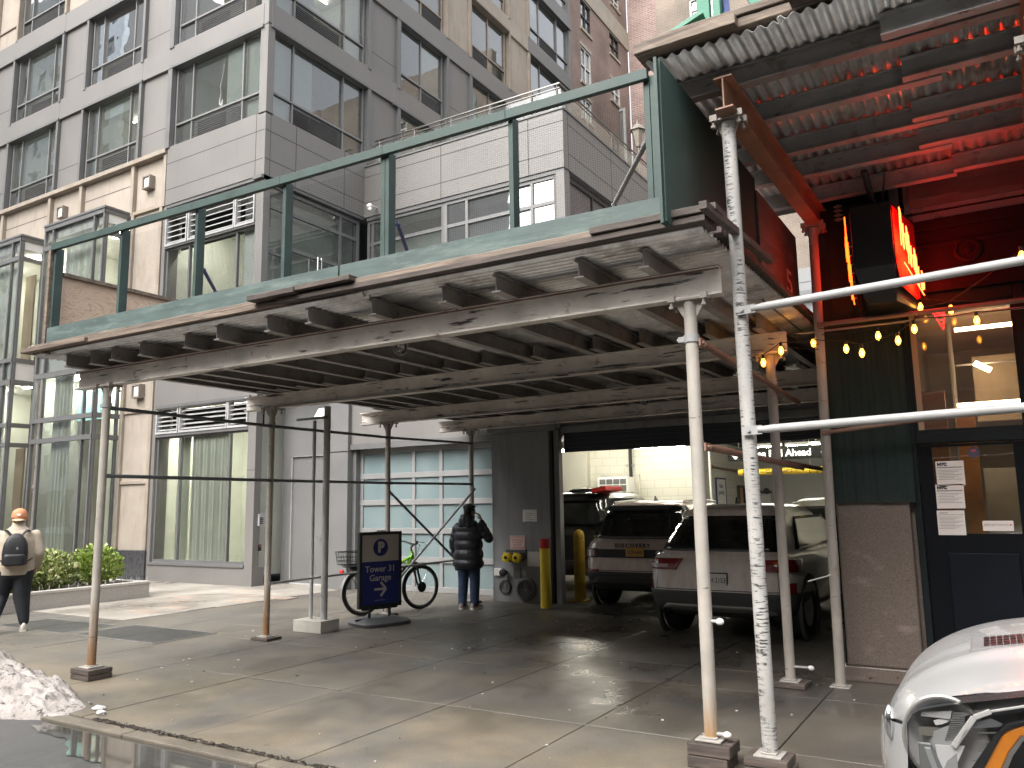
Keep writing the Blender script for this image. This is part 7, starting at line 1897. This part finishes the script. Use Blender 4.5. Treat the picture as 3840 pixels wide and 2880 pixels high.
for k in range(60): a = r_.uniform(0, 2*PI); e = r_.uniform(.1, 1.3); d = Vector((math.cos(a)*math.sin(e), math.sin(a)*math.sin(e)-.15, math.cos(e))); p = Vector(T(0, -.018, .035))+d*.092; b.tube([p, p+d*.018+Vector((r_.uniform(-.01, .01), r_.uniform(-.01, .01), -.004))], [.010, .004], 5)
fused(b, 'hair', hair_m, man, .008, 1)
shoe(man, (-.11, -.02, 0), R(8), shoe_g); shoe(man, (.105, .01, 0), R(-10), shoe_g)
Rm = Matrix.Rotation(MR, 4, 'Z'); hp_ = man.location+Rm @ Vector((-.262, .085, .70))
nb = thing('notebook', 'black notebook held in the lowered hand of the person in the puffer jacket', 'notebook', hp_, MR)
MB().obox((0, 0, 0), (.045, .03, 0), (.005, -.008, .002), (-.03, .02, .085)).build('cover', black_m, nb, local=True, bevel=.003); MB().obox((-.006, -.002, .004), (.040, .027, 0), (.0035, -.006, .002), (-.029, .019, .086)).build('pages', paper, nb, local=True)

# man walking away with a backpack
c = atZ(36, 1364); fz = R(58)
wk = thing('person', 'person in an orange cap, pale fleece and dark joggers walking away past the planter', 'person', (c.x, c.y, 0), fz)
Wd = 1.0
fleece = pm('pale_fleece', (.50, .43, .34), .9, var=.12, vs=7, bmp=.7, bs=90); jog = pm('black_joggers', (.016, .019, .024), .8, var=.25, vs=6, bmp=.3, bs=40); cap_o = pm('orange_cap', (.60, .25, .12), .75, var=.1); cap_b = pm('cream_brim', (.60, .45, .30), .7)
ox = -.075     # the standing leg carries him: hips sit left of the planted foot
b = MB(); trunk(b, [(.80, .225, .15, .02), (.92, .25, .165, .02), (1.12, .25, .165, .03), (1.28, .26, .155, .04), (1.39, .235, .13, .04), (1.45, .15, .10, .05), (1.50, .092, .088, .06), (1.56, .082, .084, .07)])
limb(b, [(-.225, .04, 1.365), (-.285, .02, 1.10), (-.265, .12, .92)], [.082, .072, .056]); limb(b, [(.225, .04, 1.365), (.29, .0, 1.10), (.27, .13, .92)], [.082, .074, .056])
for v_ in b.v: v_.x += ox
fl_ = fused(b, 'fleece', fleece, wk, .012, 3)
b = MB(); limb(b, [(.105+ox, .02, .88), (.10+ox, .03, .50), (.08, -.01, .15)], [.14, .115, .07]); limb(b, [(-.11+ox, .02, .88), (-.17+ox, .10, .50), (-.20+ox, -.16, .22)], [.14, .11, .07]); b2 = MB(); trunk(b2, [(.76, .18, .13, .02), (.95, .205, .145, .02)], n=20); b.add([v_+Vector((ox, 0, 0)) for v_ in b2.v], b2.f)
limb(b, [(.08, -.01, .17), (.078, -.012, .12)], [.056, .050])
fused(b, 'joggers', jog, wk, .012, 3)
b = MB(); T = head(b, (ox, .09, 1.605), 0); b.tube([(ox, .06, 1.46), (ox, .075, 1.58)], [.062, .056], 14); b.tube([(ox, .03, .85), (ox, .05, 1.5)], [.12, .06], 12)
for s in (-1, 1): limb(b, [(s*.19+ox, .04, 1.36), (s*.27+ox, .01, 1.10), (s*.255+ox, .12, .90)], [.045, .04, .03], 10); hand(b, (s*.255+ox, .125, .89), (-s*.1, .35, -.9), (-s, .2, -.1), .8, s)
limb(b, [(.10+ox, .02, .85), (.10+ox, .03, .5), (.08, -.01, .10)], [.06, .05, .04], 10); limb(b, [(-.11+ox, .02, .85), (-.17+ox, .1, .5), (-.20+ox, -.18, .17)], [.06, .05, .04], 10)
fused(b, 'body', skin, wk, .008, 1)
b = MB(); b.sphere(T(0, -.03, .0), .092, 16, 12, (.92, .9, .85)); fused(b, 'hair', hair_m, wk, .008, 1)
b = MB(); rows_ = []
for (e, z) in ((1.08, -.012), (1.10, .035), (1.03, .085), (.80, .125), (.42, .148), (.05, .155)): rows_.append([T(.098*e*math.cos(a), .112*e*math.sin(a)-.005, z) for a in [2*PI*k/24 for k in range(24)]])
b.rings(rows_); cp = b.build('cap', cap_o, wk, local=True, smooth=True)
b = MB(); rows_ = []
for (k, dz) in ((0, .022), (.5, .008), (1, -.012)): rows_.append([T((.098-.012*k)*math.sin(a), -.112*math.cos(a)-.06*k*math.cos(a), dz-.022) for a in [R(-75+150*q/14) for q in range(15)]])
b.rings(rows_, False, False, closed=False); o = b.build('cap_brim', cap_b, cp, local=True, smooth=True, fix=False); o.modifiers.new('gauge', 'SOLIDIFY').thickness = .006
MB().obox(T(0, -.126, .058), (.018, 0, 0), (0, .004, 0), (0, .006, .016)).obox(T(0, -.128, .066), (.028, 0, 0), (0, .003, 0), (0, .002, .005)).build('cap_emblem', white_p, cp, local=True, bevel=.003)
shoe(wk, (.08, -.01, 0), R(6), pm('cream_trainer', (.58, .53, .46), .7, var=.1))
shoe(wk, (-.21+ox, -.17, .12), R(4), MATS['cream_trainer'])
Rm = Matrix.Rotation(fz, 4, 'Z'); bp = wk.location+Rm @ Vector((ox, -.19, 1.16))
pk = thing('backpack', 'black backpack worn by the person in the orange cap', 'backpack', bp, fz)
pack = pm('black_nylon', (.018, .018, .020), .5, var=.25, vs=9, bmp=.4, bs=25)
b = MB(); rows_ = []
for (z, rx, ry) in ((-.215, .125, .07), (-.20, .155, .09), (-.05, .165, .10), (.08, .15, .09), (.17, .115, .07), (.225, .06, .045), (.24, .02, .02)): rows_.append([(rx*math.copysign(abs(math.cos(a))**.6, math.cos(a)), ry*math.copysign(abs(math.sin(a))**.6, math.sin(a)), z) for a in [2*PI*k/28 for k in range(28)]])
b.rings(rows_); b.build('pack_body', pack, pk, local=True, smooth=True)
b = MB(); rows_ = []
for (z, rx) in ((-.205, .12), (-.19, .135), (-.09, .135), (-.05, .12)): rows_.append([(rx*math.copysign(abs(math.cos(a))**.6, math.cos(a)), -.065+.055*math.copysign(abs(math.sin(a))**.6, math.sin(a)), z) for a in [2*PI*k/24 for k in range(24)]])
b.rings(rows_); b.build('front_pocket', pack, pk, local=True, smooth=True)
b = MB()
for s in (-1, 1): b.bar((s*.06, .0, .20), (s*.13, .06, .285), .05, .012).bar((s*.13, .06, .285), (s*.145, .20, .27), .05, .012).bar((s*.13, .02, -.18), (s*.21, .12, -.12), .03, .01)
b.build('shoulder_strap', pack, pk, local=True, bevel=.003)
MB().obox((.03, -.094, .03), (.012, 0, .004), (0, .004, 0), (-.006, 0, .018)).build('zip_pull', silver_p, pk, local=True)
# lettering curves become plain meshes
dg = bpy.context.evaluated_depsgraph_get()
for o in [q for q in sc.objects if q.type == 'FONT']:
    me = bpy.data.meshes.new_from_object(o.evaluated_get(dg)); nm = o.name
    n = bpy.data.objects.new('tmp_text', me); COL.objects.link(n); n.parent = o.parent; n.matrix_local = o.matrix_local.copy()
    bpy.data.objects.remove(o); n.name = nm
# ------------------------------------------------------------------ daylight
EL, AZ = R(48), R(195)
w = bpy.data.worlds.new('World'); sc.world = w; w.use_nodes = True
t = w.node_tree; bg = t.nodes['Background']
sky = t.nodes.new('ShaderNodeTexSky'); sky.sky_type = 'NISHITA'; sky.sun_disc = False
sky.sun_elevation = EL; sky.sun_rotation = AZ; sky.dust_density = 6; sky.air_density = 1.2; sky.ozone_density = .6
hs_ = t.nodes.new('ShaderNodeHueSaturation'); hs_.inputs['Saturation'].default_value = .22
t.links.new(sky.outputs[0], hs_.inputs['Color']); t.links.new(hs_.outputs[0], bg.inputs[0]); bg.inputs[1].default_value = .15
ld = bpy.data.lights.new('sun', 'SUN'); ld.energy = .8; ld.angle = R(100); ld.color = (1, .96, .9)
lo_ = bpy.data.objects.new('sun', ld); COL.objects.link(lo_)
sd_ = Vector((math.sin(AZ)*math.cos(EL), math.cos(AZ)*math.cos(EL), math.sin(EL)))
lo_.rotation_euler = sd_.to_track_quat('Z', 'Y').to_euler()
sc.view_settings.view_transform = 'Standard'; sc.view_settings.look = 'None'; sc.view_settings.exposure = 1.65; sc.view_settings.gamma = 1
sc.render.engine = 'CYCLES'
try:
    sc.cycles.use_denoising = True; sc.cycles.denoiser = 'OPENIMAGEDENOISE'
    sc.cycles.max_bounces = 10; sc.cycles.transparent_max_bounces = 24; sc.cycles.sample_clamp_indirect = 6; sc.cycles.caustics_reflective = False; sc.cycles.caustics_refractive = False
except Exception: pass
